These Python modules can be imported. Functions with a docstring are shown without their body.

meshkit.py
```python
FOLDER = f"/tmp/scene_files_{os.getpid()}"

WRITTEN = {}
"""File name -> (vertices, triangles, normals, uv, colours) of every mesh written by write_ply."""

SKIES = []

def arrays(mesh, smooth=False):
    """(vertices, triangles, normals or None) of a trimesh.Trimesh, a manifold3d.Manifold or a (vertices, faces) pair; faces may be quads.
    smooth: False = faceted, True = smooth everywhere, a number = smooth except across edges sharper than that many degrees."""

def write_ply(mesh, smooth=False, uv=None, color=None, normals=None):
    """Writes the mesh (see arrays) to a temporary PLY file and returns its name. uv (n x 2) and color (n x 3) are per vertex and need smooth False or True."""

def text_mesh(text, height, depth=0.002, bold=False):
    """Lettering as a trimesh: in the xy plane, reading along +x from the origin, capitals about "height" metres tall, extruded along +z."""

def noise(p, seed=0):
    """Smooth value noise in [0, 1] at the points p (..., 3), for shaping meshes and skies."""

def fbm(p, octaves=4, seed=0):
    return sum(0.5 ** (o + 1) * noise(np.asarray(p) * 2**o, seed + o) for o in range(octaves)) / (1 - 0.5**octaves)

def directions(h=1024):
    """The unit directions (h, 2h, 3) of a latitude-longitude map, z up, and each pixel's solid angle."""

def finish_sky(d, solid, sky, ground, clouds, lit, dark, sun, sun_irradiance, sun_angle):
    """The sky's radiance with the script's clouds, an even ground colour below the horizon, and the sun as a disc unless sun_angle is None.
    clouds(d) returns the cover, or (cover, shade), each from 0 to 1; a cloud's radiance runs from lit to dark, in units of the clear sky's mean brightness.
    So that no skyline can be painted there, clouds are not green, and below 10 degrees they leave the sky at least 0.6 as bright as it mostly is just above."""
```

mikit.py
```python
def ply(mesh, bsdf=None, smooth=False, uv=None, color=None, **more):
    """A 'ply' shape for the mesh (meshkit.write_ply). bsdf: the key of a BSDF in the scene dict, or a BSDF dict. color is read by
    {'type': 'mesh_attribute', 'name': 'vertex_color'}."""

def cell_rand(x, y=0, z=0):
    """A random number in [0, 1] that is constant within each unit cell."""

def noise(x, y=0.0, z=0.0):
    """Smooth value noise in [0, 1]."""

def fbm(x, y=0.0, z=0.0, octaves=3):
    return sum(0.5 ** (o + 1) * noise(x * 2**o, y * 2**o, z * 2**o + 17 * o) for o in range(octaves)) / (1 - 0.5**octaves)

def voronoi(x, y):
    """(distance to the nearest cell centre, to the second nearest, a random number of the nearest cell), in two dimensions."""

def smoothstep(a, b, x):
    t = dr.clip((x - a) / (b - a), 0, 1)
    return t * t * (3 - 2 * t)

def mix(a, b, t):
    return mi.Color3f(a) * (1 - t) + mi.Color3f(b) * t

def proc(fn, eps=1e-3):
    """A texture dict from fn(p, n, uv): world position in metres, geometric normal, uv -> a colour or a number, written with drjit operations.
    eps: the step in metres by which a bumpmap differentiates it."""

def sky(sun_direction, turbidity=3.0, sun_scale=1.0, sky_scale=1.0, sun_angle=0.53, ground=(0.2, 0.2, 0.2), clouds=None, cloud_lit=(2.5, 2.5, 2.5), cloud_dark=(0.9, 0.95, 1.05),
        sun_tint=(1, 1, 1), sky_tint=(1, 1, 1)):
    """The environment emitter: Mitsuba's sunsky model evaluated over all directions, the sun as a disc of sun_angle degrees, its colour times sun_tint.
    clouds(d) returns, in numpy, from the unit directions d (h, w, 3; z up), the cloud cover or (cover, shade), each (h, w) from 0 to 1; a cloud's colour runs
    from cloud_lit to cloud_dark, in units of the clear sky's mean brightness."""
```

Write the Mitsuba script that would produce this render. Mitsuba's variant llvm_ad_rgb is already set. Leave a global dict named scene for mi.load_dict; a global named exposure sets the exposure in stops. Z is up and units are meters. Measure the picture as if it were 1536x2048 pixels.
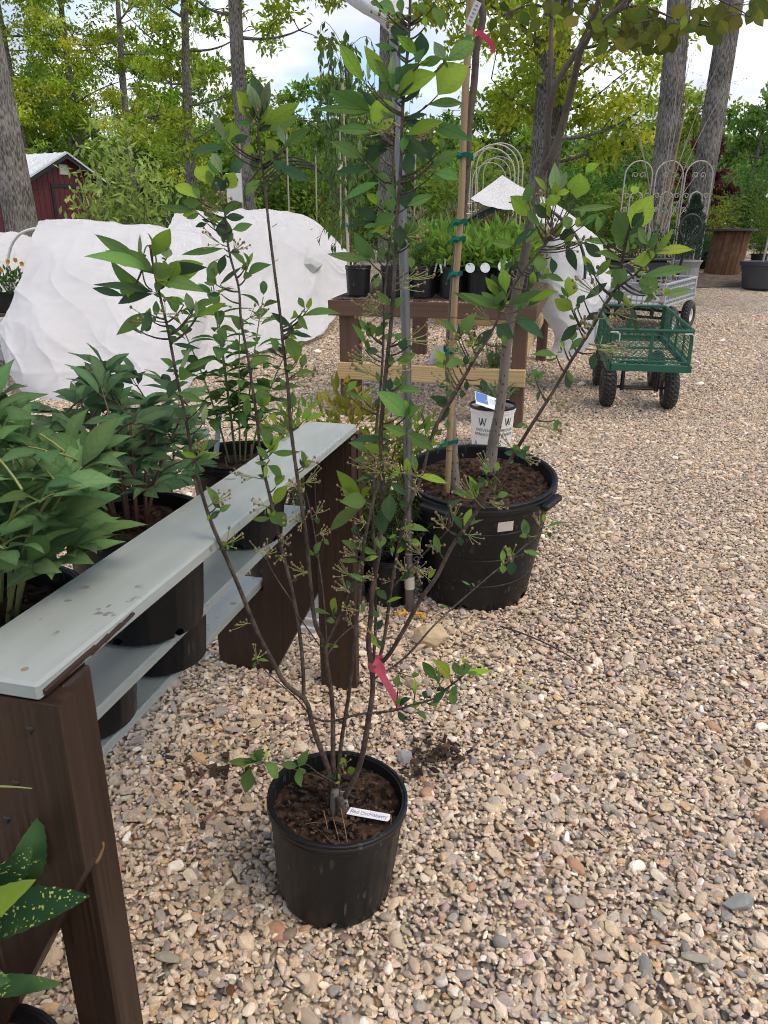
import math
import numpy as np
import drjit as dr
import mitsuba as mi
import mikit
import meshkit
import trimesh
from scipy.interpolate import RectBivariateSpline, CubicSpline
from scipy.spatial import ConvexHull

T = mi.ScalarTransform4f
scene, labels = {}, {}

# ---------------------------------------------------------------- camera, sky, exposure
TILT = math.radians(20.0)
scene['camera'] = {'type': 'perspective', 'fov': 53.0, 'fov_axis': 'x', 'near_clip': 0.05, 'far_clip': 500.0,
                   'to_world': T().look_at(origin=[0, 0, 1.3], target=[0, math.cos(TILT), 1.3 - math.sin(TILT)], up=[0, 0, 1])}


def clouds(d):
    z = np.maximum(d[..., 2], 0.0) + 0.22
    q = np.stack([d[..., 0] / z * 1.5, d[..., 1] / z * 1.5, 0 * z + 3.7], -1)
    n = meshkit.fbm(q, 5, seed=11)
    m = meshkit.fbm(q * 2.1 + 9.0, 4, seed=4)
    t = np.clip((n - 0.36) / 0.18, 0, 1)
    return t * t * (3 - 2 * t) * 0.96, np.clip((m - 0.30) / 0.35, 0, 1)


scene['sky'] = mikit.sky([0.55, -0.35, 1.05], turbidity=3, sun_scale=0.24, sun_angle=30, clouds=clouds,
                         cloud_lit=(2.15, 2.2, 2.3), cloud_dark=(1.15, 1.22, 1.36), ground=(0.25, 0.24, 0.2))
exposure = 2.6

# ---------------------------------------------------------------- helpers
RNG = np.random.default_rng(20240511)
_used = {}


def free(base):
    """The key itself, or with the next three-digit number when it is taken."""
    k = _used.get(base, -1) + 1
    _used[base] = k
    return base if k == 0 else f'{base}_{k:03d}'


def thing(name, label, category, group=None):
    key = free(name)
    labels[key] = {'label': label, 'category': category}
    if group:
        labels[key]['group'] = group
    return key


def part(parent, name, mesh, mat, smooth=False, col=None, uv=None, stuff=False, label=None):
    key = free(f'{parent}__{name}')
    put(key, mesh, mat, smooth, col, uv)
    if stuff or label:
        labels[key] = {}
        if stuff:
            labels[key]['kind'] = 'stuff'
        if label:
            labels[key]['label'] = label
    return key


def single(name, label, category, mesh, mat, smooth=False, col=None, uv=None, group=None):
    key = thing(name, label, category, group)
    put(key, mesh, mat, smooth, col, uv)
    return key


def structure(name, mesh, mat, smooth=False, col=None, uv=None, kind='structure', label=None, category=None):
    key = free(name)
    put(key, mesh, mat, smooth, col, uv)
    labels[key] = {'kind': kind}
    if label:
        labels[key].update(label=label, category=category)
    return key


def put(key, mesh, mat, smooth=False, col=None, uv=None):
    if len(mesh) == 3 and uv is None:
        uv = mesh[2]
    V, F = np.asarray(mesh[0], float), np.asarray(mesh[1], int)
    if col is not None:
        col = np.asarray(col, float)
        if col.ndim == 1:
            col = np.tile(col, (len(V), 1))
    if smooth not in (True, False):
        uv = None
        if col is not None:
            smooth = False
    scene[key] = mikit.ply((V, F), 'm_' + mat, smooth=smooth, uv=uv, color=col)


def join(parts):
    """Joins (V, F[, UV]) meshes of one part."""
    parts = list(parts)
    V, F, U, n = [], [], [], 0
    for p in parts:
        f = np.asarray(p[1], int)
        if f.shape[1] == 4:
            f = np.vstack([f[:, [0, 1, 2]], f[:, [0, 2, 3]]])
        V.append(p[0])
        F.append(f + n)
        n += len(p[0])
        if len(p) == 3:
            U.append(p[2])
    out = (np.vstack(V), np.vstack(F))
    return out + (np.vstack(U),) if len(U) == len(parts) else out


def unit(v):
    v = np.asarray(v, float)
    return v / (np.linalg.norm(v, axis=-1, keepdims=True) + 1e-12)


def terrain(y):
    """Height of the yard: level near the camera, rising gently towards the woods."""
    y = np.asarray(y, float)
    a = np.clip(y - 5, 0, 4) * 0.05 + np.clip(y - 9, 0, 6) * 0.08
    return a + np.clip(y - 15, 0, 60) * 0.015


def frame(o, x, z=(0, 0, 1)):
    """A local frame: origin o, x axis along x, z up."""
    x = unit(x)
    y = unit(np.cross(z, x))
    z = np.cross(x, y)
    return np.asarray(o, float), np.stack([x, y, z])


def tr(fr, mesh):
    o, R = fr
    return (np.asarray(mesh[0], float) @ R + o,) + tuple(mesh[1:])


def box(c, s, b=0.004, uvrot=0):
    """A box with chamfered edges: centre c, sizes s; each face with its own uv in metres, u along the longest side."""
    c, h = np.asarray(c, float), np.asarray(s, float) / 2
    b = min(b, 0.45 * 2 * h.min())
    V, F, U, off = [], [], [], RNG.uniform(0, 20, 2)
    L = int(np.argmax(h))

    def face(pts):
        pts = np.array(pts)
        n = np.cross(pts[1] - pts[0], pts[2] - pts[0])
        if n @ pts.mean(0) < 0:
            pts = pts[::-1]
        k = len(V) and sum(len(x) for x in V)
        V.append(pts)
        ax = int(np.argmax(np.abs(n)))
        oth = [i for i in range(3) if i != ax]
        u = L if L in oth else oth[0]
        w = [i for i in oth if i != u][0]
        U.append(np.stack([pts[:, u] + off[0] + (37 if ax == L else 0), pts[:, w] + off[1] + ax], 1))
        for j in range(1, len(pts) - 1):
            F.append([k, k + j, k + j + 1])

    for ax in range(3):
        i, j = [k for k in range(3) if k != ax]
        for sg in (-1, 1):
            q = []
            for (p, r) in ((-1, -1), (1, -1), (1, 1), (-1, 1)):
                v = np.zeros(3)
                v[ax], v[i], v[j] = sg * h[ax], p * (h[i] - b), r * (h[j] - b)
                q.append(v)
            face(q)
    for ax in range(3):
        i, j = [k for k in range(3) if k != ax]
        for p in (-1, 1):
            for r in (-1, 1):
                q = []
                for e, (di, dj) in ((-1, (0, 1)), (-1, (1, 0)), (1, (1, 0)), (1, (0, 1))):
                    v = np.zeros(3)
                    v[ax], v[i], v[j] = e * (h[ax] - b), p * (h[i] - b * di), r * (h[j] - b * dj)
                    q.append(v)
                face(q)
    for p in (-1, 1):
        for q in (-1, 1):
            for r in (-1, 1):
                sgn = np.array([p, q, r])
                face([sgn * (h - b * np.array(m)) for m in ((0, 1, 1), (1, 0, 1), (1, 1, 0))])
    return np.vstack(V) + c, np.array(F), np.vstack(U)


def beam(p0, p1, w, t, up=(0, 0, 1), b=0.003):
    """A board from p0 to p1, w wide sideways and t thick along up."""
    p0, p1 = np.asarray(p0, float), np.asarray(p1, float)
    d = p1 - p0
    L = np.linalg.norm(d)
    x = d / L
    y = unit(np.cross(up, x))
    z = np.cross(x, y)
    V, F, U = box((L / 2, 0, 0), (L, w, t), b)
    return V @ np.stack([x, y, z]) + p0, F, U


def prism(poly, t, b=0.0):
    """A polygon in the xz plane extruded along y from 0 to t, with flat faces and uv."""
    from shapely.geometry import Polygon
    m = trimesh.creation.extrude_polygon(Polygon(poly), t, engine='earcut')
    V, F = np.array(m.vertices), np.array(m.faces)
    V = np.stack([V[:, 0], t - V[:, 2], V[:, 1]], 1)
    V = V[F].reshape(-1, 3)
    F = np.arange(len(V)).reshape(-1, 3)
    n = np.abs(np.cross(V[F[:, 1]] - V[F[:, 0]], V[F[:, 2]] - V[F[:, 0]]))
    ax = np.repeat(np.argmax(n, 1), 3)
    U = np.where((ax == 1)[:, None], V[:, [0, 2]], np.where((ax == 0)[:, None], V[:, [1, 2]], V[:, [1, 0]]))
    return V, F, U[:, ::-1] + RNG.uniform(0, 9, 2)


def tube(P, r, sides=8, caps=True):
    P = np.asarray(P, float)
    r = np.broadcast_to(np.asarray(r, float), (len(P),))
    t = unit(np.gradient(P, axis=0))
    a = np.array([0, 0, 1.0]) if abs(t[0][2]) < 0.9 else np.array([1.0, 0, 0])
    N = []
    n = unit(np.cross(t[0], a))
    for k in range(len(P)):
        n = unit(n - (n @ t[k]) * t[k])
        N.append(n)
    N = np.array(N)
    B = np.cross(t, N)
    ang = np.linspace(0, 2 * np.pi, sides + 1)
    V = P[:, None] + r[:, None, None] * (np.cos(ang)[None, :, None] * N[:, None] + np.sin(ang)[None, :, None] * B[:, None])
    s = np.r_[0, np.cumsum(np.linalg.norm(np.diff(P, axis=0), axis=1))]
    U = np.stack([np.broadcast_to(s[:, None], V.shape[:2]), np.broadcast_to(ang[None], V.shape[:2]) * r[:, None]], -1).reshape(-1, 2)
    i, j = np.meshgrid(np.arange(len(P) - 1), np.arange(sides), indexing='ij')
    k = sides + 1
    q = np.stack([i * k + j, i * k + j + 1, (i + 1) * k + j + 1, (i + 1) * k + j], -1).reshape(-1, 4)
    V = V.reshape(-1, 3)
    F = np.vstack([q[:, [0, 1, 2]], q[:, [0, 2, 3]]])
    if caps:
        n0 = len(V)
        V = np.vstack([V, P[[0]], P[[-1]]])
        U = np.vstack([U, U[[0]], U[[-1]]])
        jj = np.arange(sides)
        F = np.vstack([F, np.stack([jj * 0 + n0, jj + 1, jj], 1), np.stack([jj * 0 + n0 + 1, (len(P) - 1) * k + jj, (len(P) - 1) * k + jj + 1], 1)])
    return V, F, U


def smooth_path(P, n):
    P = np.asarray(P, float)
    s = np.r_[0, np.cumsum(np.linalg.norm(np.diff(P, axis=0), axis=1))]
    return CubicSpline(s, P)(np.linspace(0, s[-1], n))


def lathe(prof, n=48, fn=None):
    """prof: (radius, z) pairs; fn(angle, k) scales the radius of profile row k."""
    prof = np.asarray(prof, float)
    ang = np.linspace(0, 2 * np.pi, n + 1)
    R = np.broadcast_to(prof[:, 0][:, None], (len(prof), n + 1)).copy()
    if fn is not None:
        R = fn(R, ang[None], prof[:, 1][:, None])
    V = np.stack([R * np.cos(ang), R * np.sin(ang), np.broadcast_to(prof[:, 1][:, None], R.shape)], -1).reshape(-1, 3)
    i, j = np.meshgrid(np.arange(len(prof) - 1), np.arange(n), indexing='ij')
    k = n + 1
    q = np.stack([i * k + j, i * k + j + 1, (i + 1) * k + j + 1, (i + 1) * k + j], -1).reshape(-1, 4)
    return V, np.vstack([q[:, [0, 1, 2]], q[:, [0, 2, 3]]])


def cloth(ctrl, nu, nv, amp=0.02, freq=3.0, seed=0, fine=0.006):
    """A draped sheet through a grid of control points (rows x columns x 3) with folds and creases along its normal."""
    C = np.asarray(ctrl, float)
    a, b = np.linspace(0, 1, C.shape[0]), np.linspace(0, 1, C.shape[1])
    u, v = np.linspace(0, 1, nu), np.linspace(0, 1, nv)
    kx, ky = min(3, C.shape[0] - 1), min(3, C.shape[1] - 1)
    P = np.stack([RectBivariateSpline(a, b, C[..., k], kx=kx, ky=ky)(u, v) for k in range(3)], -1)
    n = unit(np.cross(np.gradient(P, axis=0), np.gradient(P, axis=1)))
    q = P * freq
    soft = meshkit.fbm(q * 0.8, 2, seed) - 0.5
    tight = lambda f, w: np.exp(-np.abs(f - 0.5) / w)
    warp = q + 0.35 * (meshkit.noise(q * 1.3 + 4, seed + 1)[..., None] - 0.5)
    long_ = tight(meshkit.noise(warp @ np.array([[2.4, 0.2, 0.1], [0.3, 1.2, 0.4], [0.5, 0.3, 0.75]]) + 5, seed + 3), 0.13)
    diag = tight(meshkit.noise(warp @ np.array([[1.3, 1.9, 0.1], [0.3, 0.6, 0.2], [-1.2, 1.7, 0.5]]) * 1.2 + 9, seed + 4), 0.11)
    small = tight(meshkit.noise(warp * [2.2, 2.2, 3.6] + 2, seed + 8), 0.06)
    P = P + n * (amp * (1.3 * soft + 0.42 * long_ + 0.36 * diag) + fine * 0.30 * small)[..., None]
    i, j = np.meshgrid(np.arange(nu - 1), np.arange(nv - 1), indexing='ij')
    f = np.stack([i * nv + j, i * nv + j + 1, (i + 1) * nv + j + 1, (i + 1) * nv + j], -1).reshape(-1, 4)
    return P.reshape(-1, 3), np.vstack([f[:, [0, 1, 2]], f[:, [0, 2, 3]]])


def leaf(base, tip, width, normal, bend=0.12, fold=0.25, n=6, shape=(0.85, 0.9), wave=0.0, petiole=0.0):
    """One leaf blade: a grid of three points across, folded along its midrib and bent along its length."""
    base, tip = np.asarray(base, float), np.asarray(tip, float)
    d = tip - base
    L = np.linalg.norm(d) + 1e-9
    x = d / L
    nn = np.asarray(normal, float)
    nn = unit(nn - (nn @ x) * x)
    s = np.cross(nn, x)
    t = np.linspace(0, 1, n + 1)
    tt = np.clip((t - petiole) / (1 - petiole), 0, 1)
    w = np.sin(np.pi * tt ** shape[0]) ** shape[1]
    w = width / 2 * w / max(w.max(), 1e-6)
    w[-1] = 0.0
    mid = base + t[:, None] * d + (bend * L * 4 * t * (1 - t))[:, None] * nn
    edge = np.abs(fold) * w * np.sign(fold)
    wv = wave * L * np.sin(t * 15 + RNG.uniform(0, 6))
    lft = mid + w[:, None] * s + (edge + wv)[:, None] * nn
    rgt = mid - w[:, None] * s + (edge - wv)[:, None] * nn
    V = np.stack([lft, mid, rgt], 1).reshape(-1, 3)
    i = np.arange(n)[:, None] * 3
    q = np.concatenate([i + [0, 1, 4, 3], i + [1, 2, 5, 4]], 0)
    U = np.stack([np.stack([-w, 0 * w, w], 1) / max(width / 2, 1e-6), np.repeat(t[:, None], 3, 1)], -1).reshape(-1, 2)
    return V, np.vstack([q[:, [0, 1, 2]], q[:, [0, 2, 3]]]), U


def rib_col(c, n, rib=1.18):
    """Vertex colours of a leaf: the midrib a little paler than the blade."""
    c = np.asarray(c, float)
    return np.tile(np.stack([c, c * rib, c]), (n + 1, 1))


def leaf_cloud(C, D, N, L, W, col, cup=0.15):
    """Many small leaves as folded diamonds: bases C, directions D, normals N, lengths L, widths W, colours col."""
    C, D, N = np.asarray(C, float), unit(D), np.asarray(N, float)
    S = unit(np.cross(N, D))
    N = np.cross(D, S)
    L, W = np.broadcast_to(L, len(C))[:, None], np.broadcast_to(W, len(C))[:, None]
    mid = C + D * L * 0.45
    V = np.stack([C, mid + S * W / 2 + N * W * cup, C + D * L, mid - S * W / 2 + N * W * cup], 1).reshape(-1, 3)
    k = np.arange(len(C))[:, None] * 4
    F = np.concatenate([k + [0, 2, 1], k + [0, 3, 2]], 0)
    return V, F, np.repeat(col, 4, axis=0)


def ball(n):
    v = RNG.normal(size=(n, 3))
    return unit(v) * RNG.random((n, 1)) ** (1 / 3)


def tint(c, n, s=0.18, hue=0.10):
    """n colours scattered about c in brightness and a little in hue."""
    c = np.asarray(c, float)
    k = np.exp(RNG.normal(0, s, (n, 1)))
    return np.clip(c * k * (1 + RNG.normal(0, hue, (n, 3)) * [1, 0.35, 0.8]), 0.002, 0.9)


# ---------------------------------------------------------------- materials
def mat(name, color=None, rough=0.5, metallic=0.0, spec=0.5, bump=None, two=True, **more):
    base = color if isinstance(color, dict) else {'type': 'rgb', 'value': list(color)}
    b = {'type': 'principled', 'base_color': base, 'roughness': rough, 'metallic': metallic, 'specular': spec, **more}
    if bump:
        b = {'type': 'bumpmap', 'bump': mikit.proc(bump[0], eps=bump[2] if len(bump) > 2 else 1e-3), 'scale': bump[1], 'bsdf': b}
    scene['m_' + name] = {'type': 'twosided', 'bsdf': b} if two else b
    return name


VC = {'type': 'mesh_attribute', 'name': 'vertex_color'}
fbm, noise, sstep, mix, voronoi = mikit.fbm, mikit.noise, mikit.smoothstep, mikit.mix, mikit.voronoi
mat('matte', VC, 0.85, spec=0.25)
mat('satin', VC, 0.45)
mat('gloss', VC, 0.25)
mat('stone', VC, 0.8, spec=0.3)
scene['m_leaf'] = {'type': 'principledthin', 'base_color': VC, 'roughness': 0.42, 'spec_trans': 0.0, 'diff_trans': 0.95, 'eta': 1.4}
scene['m_leaf_shiny'] = {'type': 'principledthin', 'base_color': VC, 'roughness': 0.3, 'spec_trans': 0.0, 'diff_trans': 0.5, 'eta': 1.5}


def _veins(p, n, uv):
    x = dr.abs(uv.x)
    s = uv.y * 7.0 - x * 1.5
    v = dr.abs(s - dr.floor(s) - 0.5) * 2.0
    return -(0.6 * sstep(0.7, 1.0, v) * sstep(1.0, 0.6, x) + dr.exp(-dr.square(x / 0.09)))


scene['m_leaf_veined'] = {'type': 'bumpmap', 'bump': mikit.proc(_veins, eps=6e-4), 'scale': 0.0009, 'bsdf': {**scene['m_leaf'], 'roughness': 0.36}}
scene['m_leaf_glossy'] = {'type': 'bumpmap', 'bump': mikit.proc(_veins, eps=6e-4), 'scale': 0.0012, 'bsdf': {**scene['m_leaf_shiny'], 'roughness': 0.26}}


def _bark(p, n, uv):
    x = fbm(p.x * 75, p.y * 75, p.z * 17, 4)
    y = noise(p.x * 5, p.y * 5, p.z * 3)
    return mix((0.060, 0.053, 0.048), (0.29, 0.265, 0.245), sstep(0.25, 0.8, x * 0.85 + y * 0.2))


mat('bark', mikit.proc(_bark), 0.9, spec=0.2, bump=(lambda p, n, uv: fbm(p.x * 75, p.y * 75, p.z * 17, 4), 0.03, 2e-3))


def _twig(p, n, uv):
    x = noise(p.x * 300, p.y * 300, p.z * 120)
    y = fbm(p.x * 40, p.y * 40, p.z * 25, 2)
    return mix((0.030, 0.020, 0.016), (0.115, 0.082, 0.064), sstep(0.25, 0.8, 0.6 * y + 0.4 * x))


mat('twig', mikit.proc(_twig), 0.6)


def _speckle(p, n, uv):
    x = noise(p.x * 160, p.y * 160, p.z * 70)
    y = fbm(p.x * 18, p.y * 18, p.z * 12, 3)
    c = mix((0.115, 0.09, 0.072), (0.235, 0.20, 0.17), y)
    c = mix(c, (0.05, 0.04, 0.035), sstep(0.72, 0.8, x))
    old = sstep(1.0, 1.5, p.z + 0.5 * y) * 0.75
    return mix(c, mix((0.035, 0.026, 0.020), (0.10, 0.075, 0.055), y), old)


mat('speckled_bark', mikit.proc(_speckle), 0.75)


def _wood(p, n, uv):
    u, v = uv.x, uv.y
    w = noise(u * 1.3, v * 9.0, 2.0) * 3.0
    g = noise(u * 3.0, v * 170.0 + w * 6.0, 1.0)
    h = fbm(u * 2.0, v * 38.0 + w * 2.0, 5.0, 3)
    k = fbm(u * 7.0, v * 7.0, 8.0, 3)
    y = fbm(u * 0.9 + 3.0, v * 14.0, 2.0, 3)
    c = mix((0.012, 0.0062, 0.0042), (0.052, 0.027, 0.0170), 0.35 * h + 0.35 * g + 0.35 * y)
    return mix(c, (0.15, 0.08, 0.032), sstep(0.78, 0.90, k) * sstep(0.5, 0.7, g) * 0.5)


mat('dark_wood', mikit.proc(_wood), 0.42, spec=0.45, bump=(lambda p, n, uv: noise(uv.x * 4, uv.y * 200, 1.0), 0.0012, 1e-3))


def _stain(p, n, uv):
    g = noise(uv.x * 3.0, uv.y * 130.0, 1.0)
    h = fbm(uv.x * 1.5, uv.y * 22.0, 5.0, 3)
    return mix((0.062, 0.036, 0.024), (0.15, 0.088, 0.06), 0.6 * h + 0.4 * g)


mat('brown_wood', mikit.proc(_stain), 0.7, spec=0.3)


def _pale(p, n, uv):
    w = noise(uv.x * 1.7, uv.y * 11.0, 4.0)
    r = dr.sin((uv.y * 90.0 + w * 9.0) * 3.0) * 0.5 + 0.5
    h = fbm(uv.x * 2.0, uv.y * 45.0, 5.0, 3)
    kd = dr.sqrt(dr.square((uv.x - dr.floor(uv.x / 0.55) * 0.55 - 0.27) * 1.0) + dr.square((uv.y - dr.floor(uv.y / 0.2) * 0.2 - 0.1) * 1.4))
    c = mix((0.34, 0.23, 0.10), (0.56, 0.42, 0.22), 0.45 * r + 0.5 * h)
    return mix((0.12, 0.06, 0.025), c, sstep(0.006, 0.013, kd))


mat('pale_wood', mikit.proc(_pale), 0.65, spec=0.3)


def _grey(p, n, uv):
    a = fbm(uv.x * 6, uv.y * 30, 3.0, 3)
    b = fbm(uv.x * 45, uv.y * 45, 1.0, 3)
    c = mix((0.285, 0.315, 0.308), (0.36, 0.39, 0.383), a)
    s = sstep(0.73, 0.80, b) * sstep(0.55, 0.66, fbm(uv.x * 4, uv.y * 12, 7.0, 2))
    return mix(c, (0.16, 0.15, 0.14), s * 0.8)


mat('grey_paint', mikit.proc(_grey), 0.38, spec=0.5, bump=(lambda p, n, uv: noise(uv.x * 9, uv.y * 260, 1.0), 0.0006, 1e-3))


def _pot(p, n, uv):
    a = fbm(p.x * 9, p.y * 9, p.z * 5, 3)
    b = noise(p.x * 90, p.y * 90, p.z * 160)
    s = sstep(0.74, 0.80, noise(p.x * 160, p.y * 160, p.z * 22)) * sstep(0.5, 0.7, fbm(p.x * 14, p.y * 14, p.z * 14, 2))
    c = mix((0.0055, 0.0062, 0.0075), (0.019, 0.0192, 0.0195), sstep(0.42, 0.85, a) * 0.8 + 0.2 * b)
    return mix(c, (0.075, 0.07, 0.062), s * 0.7)


mat('black_plastic', mikit.proc(_pot), 0.42, spec=0.38)


def _soil(p, n, uv):
    a = fbm(p.x * 70, p.y * 70, p.z * 70, 3)
    return mix((0.012, 0.008, 0.006), (0.075, 0.046, 0.032), sstep(0.3, 0.75, a))


mat('soil', mikit.proc(_soil), 0.95, spec=0.1)


def _film(p, n, uv):
    a = fbm(p.x * 1.6, p.y * 1.6, p.z * 1.6, 3)
    b = fbm(p.x * 14, p.y * 14, p.z * 14, 3)
    return mix((0.62, 0.62, 0.65), (0.80, 0.80, 0.83), 0.6 * a + 0.4 * b)


scene['m_white_film'] = {'type': 'bumpmap', 'bump': mikit.proc(lambda p, n, uv: dr.abs(fbm(p.x * 11, p.y * 11, p.z * 11, 4) - 0.5) + 0.4 * dr.abs(noise(p.x * 31, p.y * 31, p.z * 31) - 0.5), eps=4e-3), 'scale': 0.008,
                       'bsdf': {'type': 'principledthin', 'base_color': mikit.proc(_film), 'roughness': 0.4, 'spec_trans': 0.0, 'diff_trans': 0.45, 'eta': 1.45}}


def _gravel(p, n, uv):
    d1, d2, r = voronoi(p.x * 42, p.y * 42)
    q = mikit.cell_rand(r * 977.0, 3.0, 1.0)
    c = mix((0.26, 0.205, 0.155), (0.62, 0.53, 0.42), r)
    c = mix(c, (0.20, 0.195, 0.19), sstep(0.72, 0.76, q))
    c = mix(c, (0.50, 0.33, 0.19), sstep(0.90, 0.92, q))
    e = sstep(0.02, 0.22, d2 - d1)
    w = fbm(p.x * 0.7, p.y * 0.7, 2.0, 3)
    return c * (0.45 + 0.55 * e) * (0.8 + 0.4 * w)


mat('gravel_bed', mikit.proc(_gravel), 0.9, spec=0.2, bump=(lambda p, n, uv: sstep(0.0, 0.3, voronoi(p.x * 42, p.y * 42)[1] - voronoi(p.x * 42, p.y * 42)[0]), 0.008, 2e-3))


def _forest(p, n, uv):
    a = fbm(p.x * 1.3, p.y * 1.3, 1.0, 4)
    b = noise(p.x * 25, p.y * 25, 1.0)
    return mix((0.045, 0.035, 0.025), (0.07, 0.10, 0.025), sstep(0.35, 0.6, a)) * (0.7 + 0.6 * b)


mat('leaf_litter', mikit.proc(_forest), 0.95, spec=0.1)


def _siding(p, n, uv):
    return mix((0.085, 0.014, 0.018), (0.125, 0.022, 0.026), fbm(uv.x * 5, uv.y * 30, 1.0, 3))


mat('red_siding', mikit.proc(_siding), 0.6)
mat('galvanised', mikit.proc(lambda p, n, uv: mix((0.15, 0.15, 0.155), (0.27, 0.27, 0.275), fbm(p.x * 60, p.y * 60, p.z * 14, 3))), 0.42, metallic=0.85)


def _rough_timber(p, n, uv):
    h = fbm(uv.x * 1.5, uv.y * 40.0, 5.0, 3)
    k = noise(uv.x * 14, uv.y * 14, 3.0)
    return mix((0.075, 0.036, 0.020), (0.20, 0.105, 0.06), h) * (0.75 + 0.4 * k)


mat('spool_timber', mikit.proc(_rough_timber), 0.8, spec=0.2)


def _bamboo(p, n, uv):
    a = noise(p.x * 200, p.y * 200, p.z * 6)
    b = fbm(p.x * 20, p.y * 20, p.z * 5, 2)
    return mix((0.20, 0.125, 0.06), (0.40, 0.28, 0.15), 0.5 * a + 0.5 * b)


mat('bamboo', mikit.proc(_bamboo), 0.45)

# ---------------------------------------------------------------- ground: the yard, its gravel, the strip of mulch, the woodland floor
def ground_sheet(x0, x1, y0, y1, nx, ny, dz, edge=None):
    x, y = np.meshgrid(np.linspace(x0, x1, nx), np.linspace(y0, y1, ny), indexing='ij')
    z = terrain(y) + dz + 0.02 * (meshkit.fbm(np.stack([x * 0.4, y * 0.4, 0 * x], -1), 3, 2) - 0.5) * np.clip(y / 6, 0, 1) * (dz > -0.5)
    V = np.stack([x, y, z], -1).reshape(-1, 3)
    i, j = np.meshgrid(np.arange(nx - 1), np.arange(ny - 1), indexing='ij')
    q = np.stack([i * ny + j, (i + 1) * ny + j, (i + 1) * ny + j + 1, i * ny + j + 1], -1).reshape(-1, 4)
    return V, np.vstack([q[:, [0, 1, 2]], q[:, [0, 2, 3]]])


structure('ground', ground_sheet(-150, 150, -20, 260, 61, 113, -0.03), 'leaf_litter', smooth=True)
structure('gravel_yard', ground_sheet(-14, 22, -4, 30, 73, 69, -0.008), 'gravel_bed', smooth=True)


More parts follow.
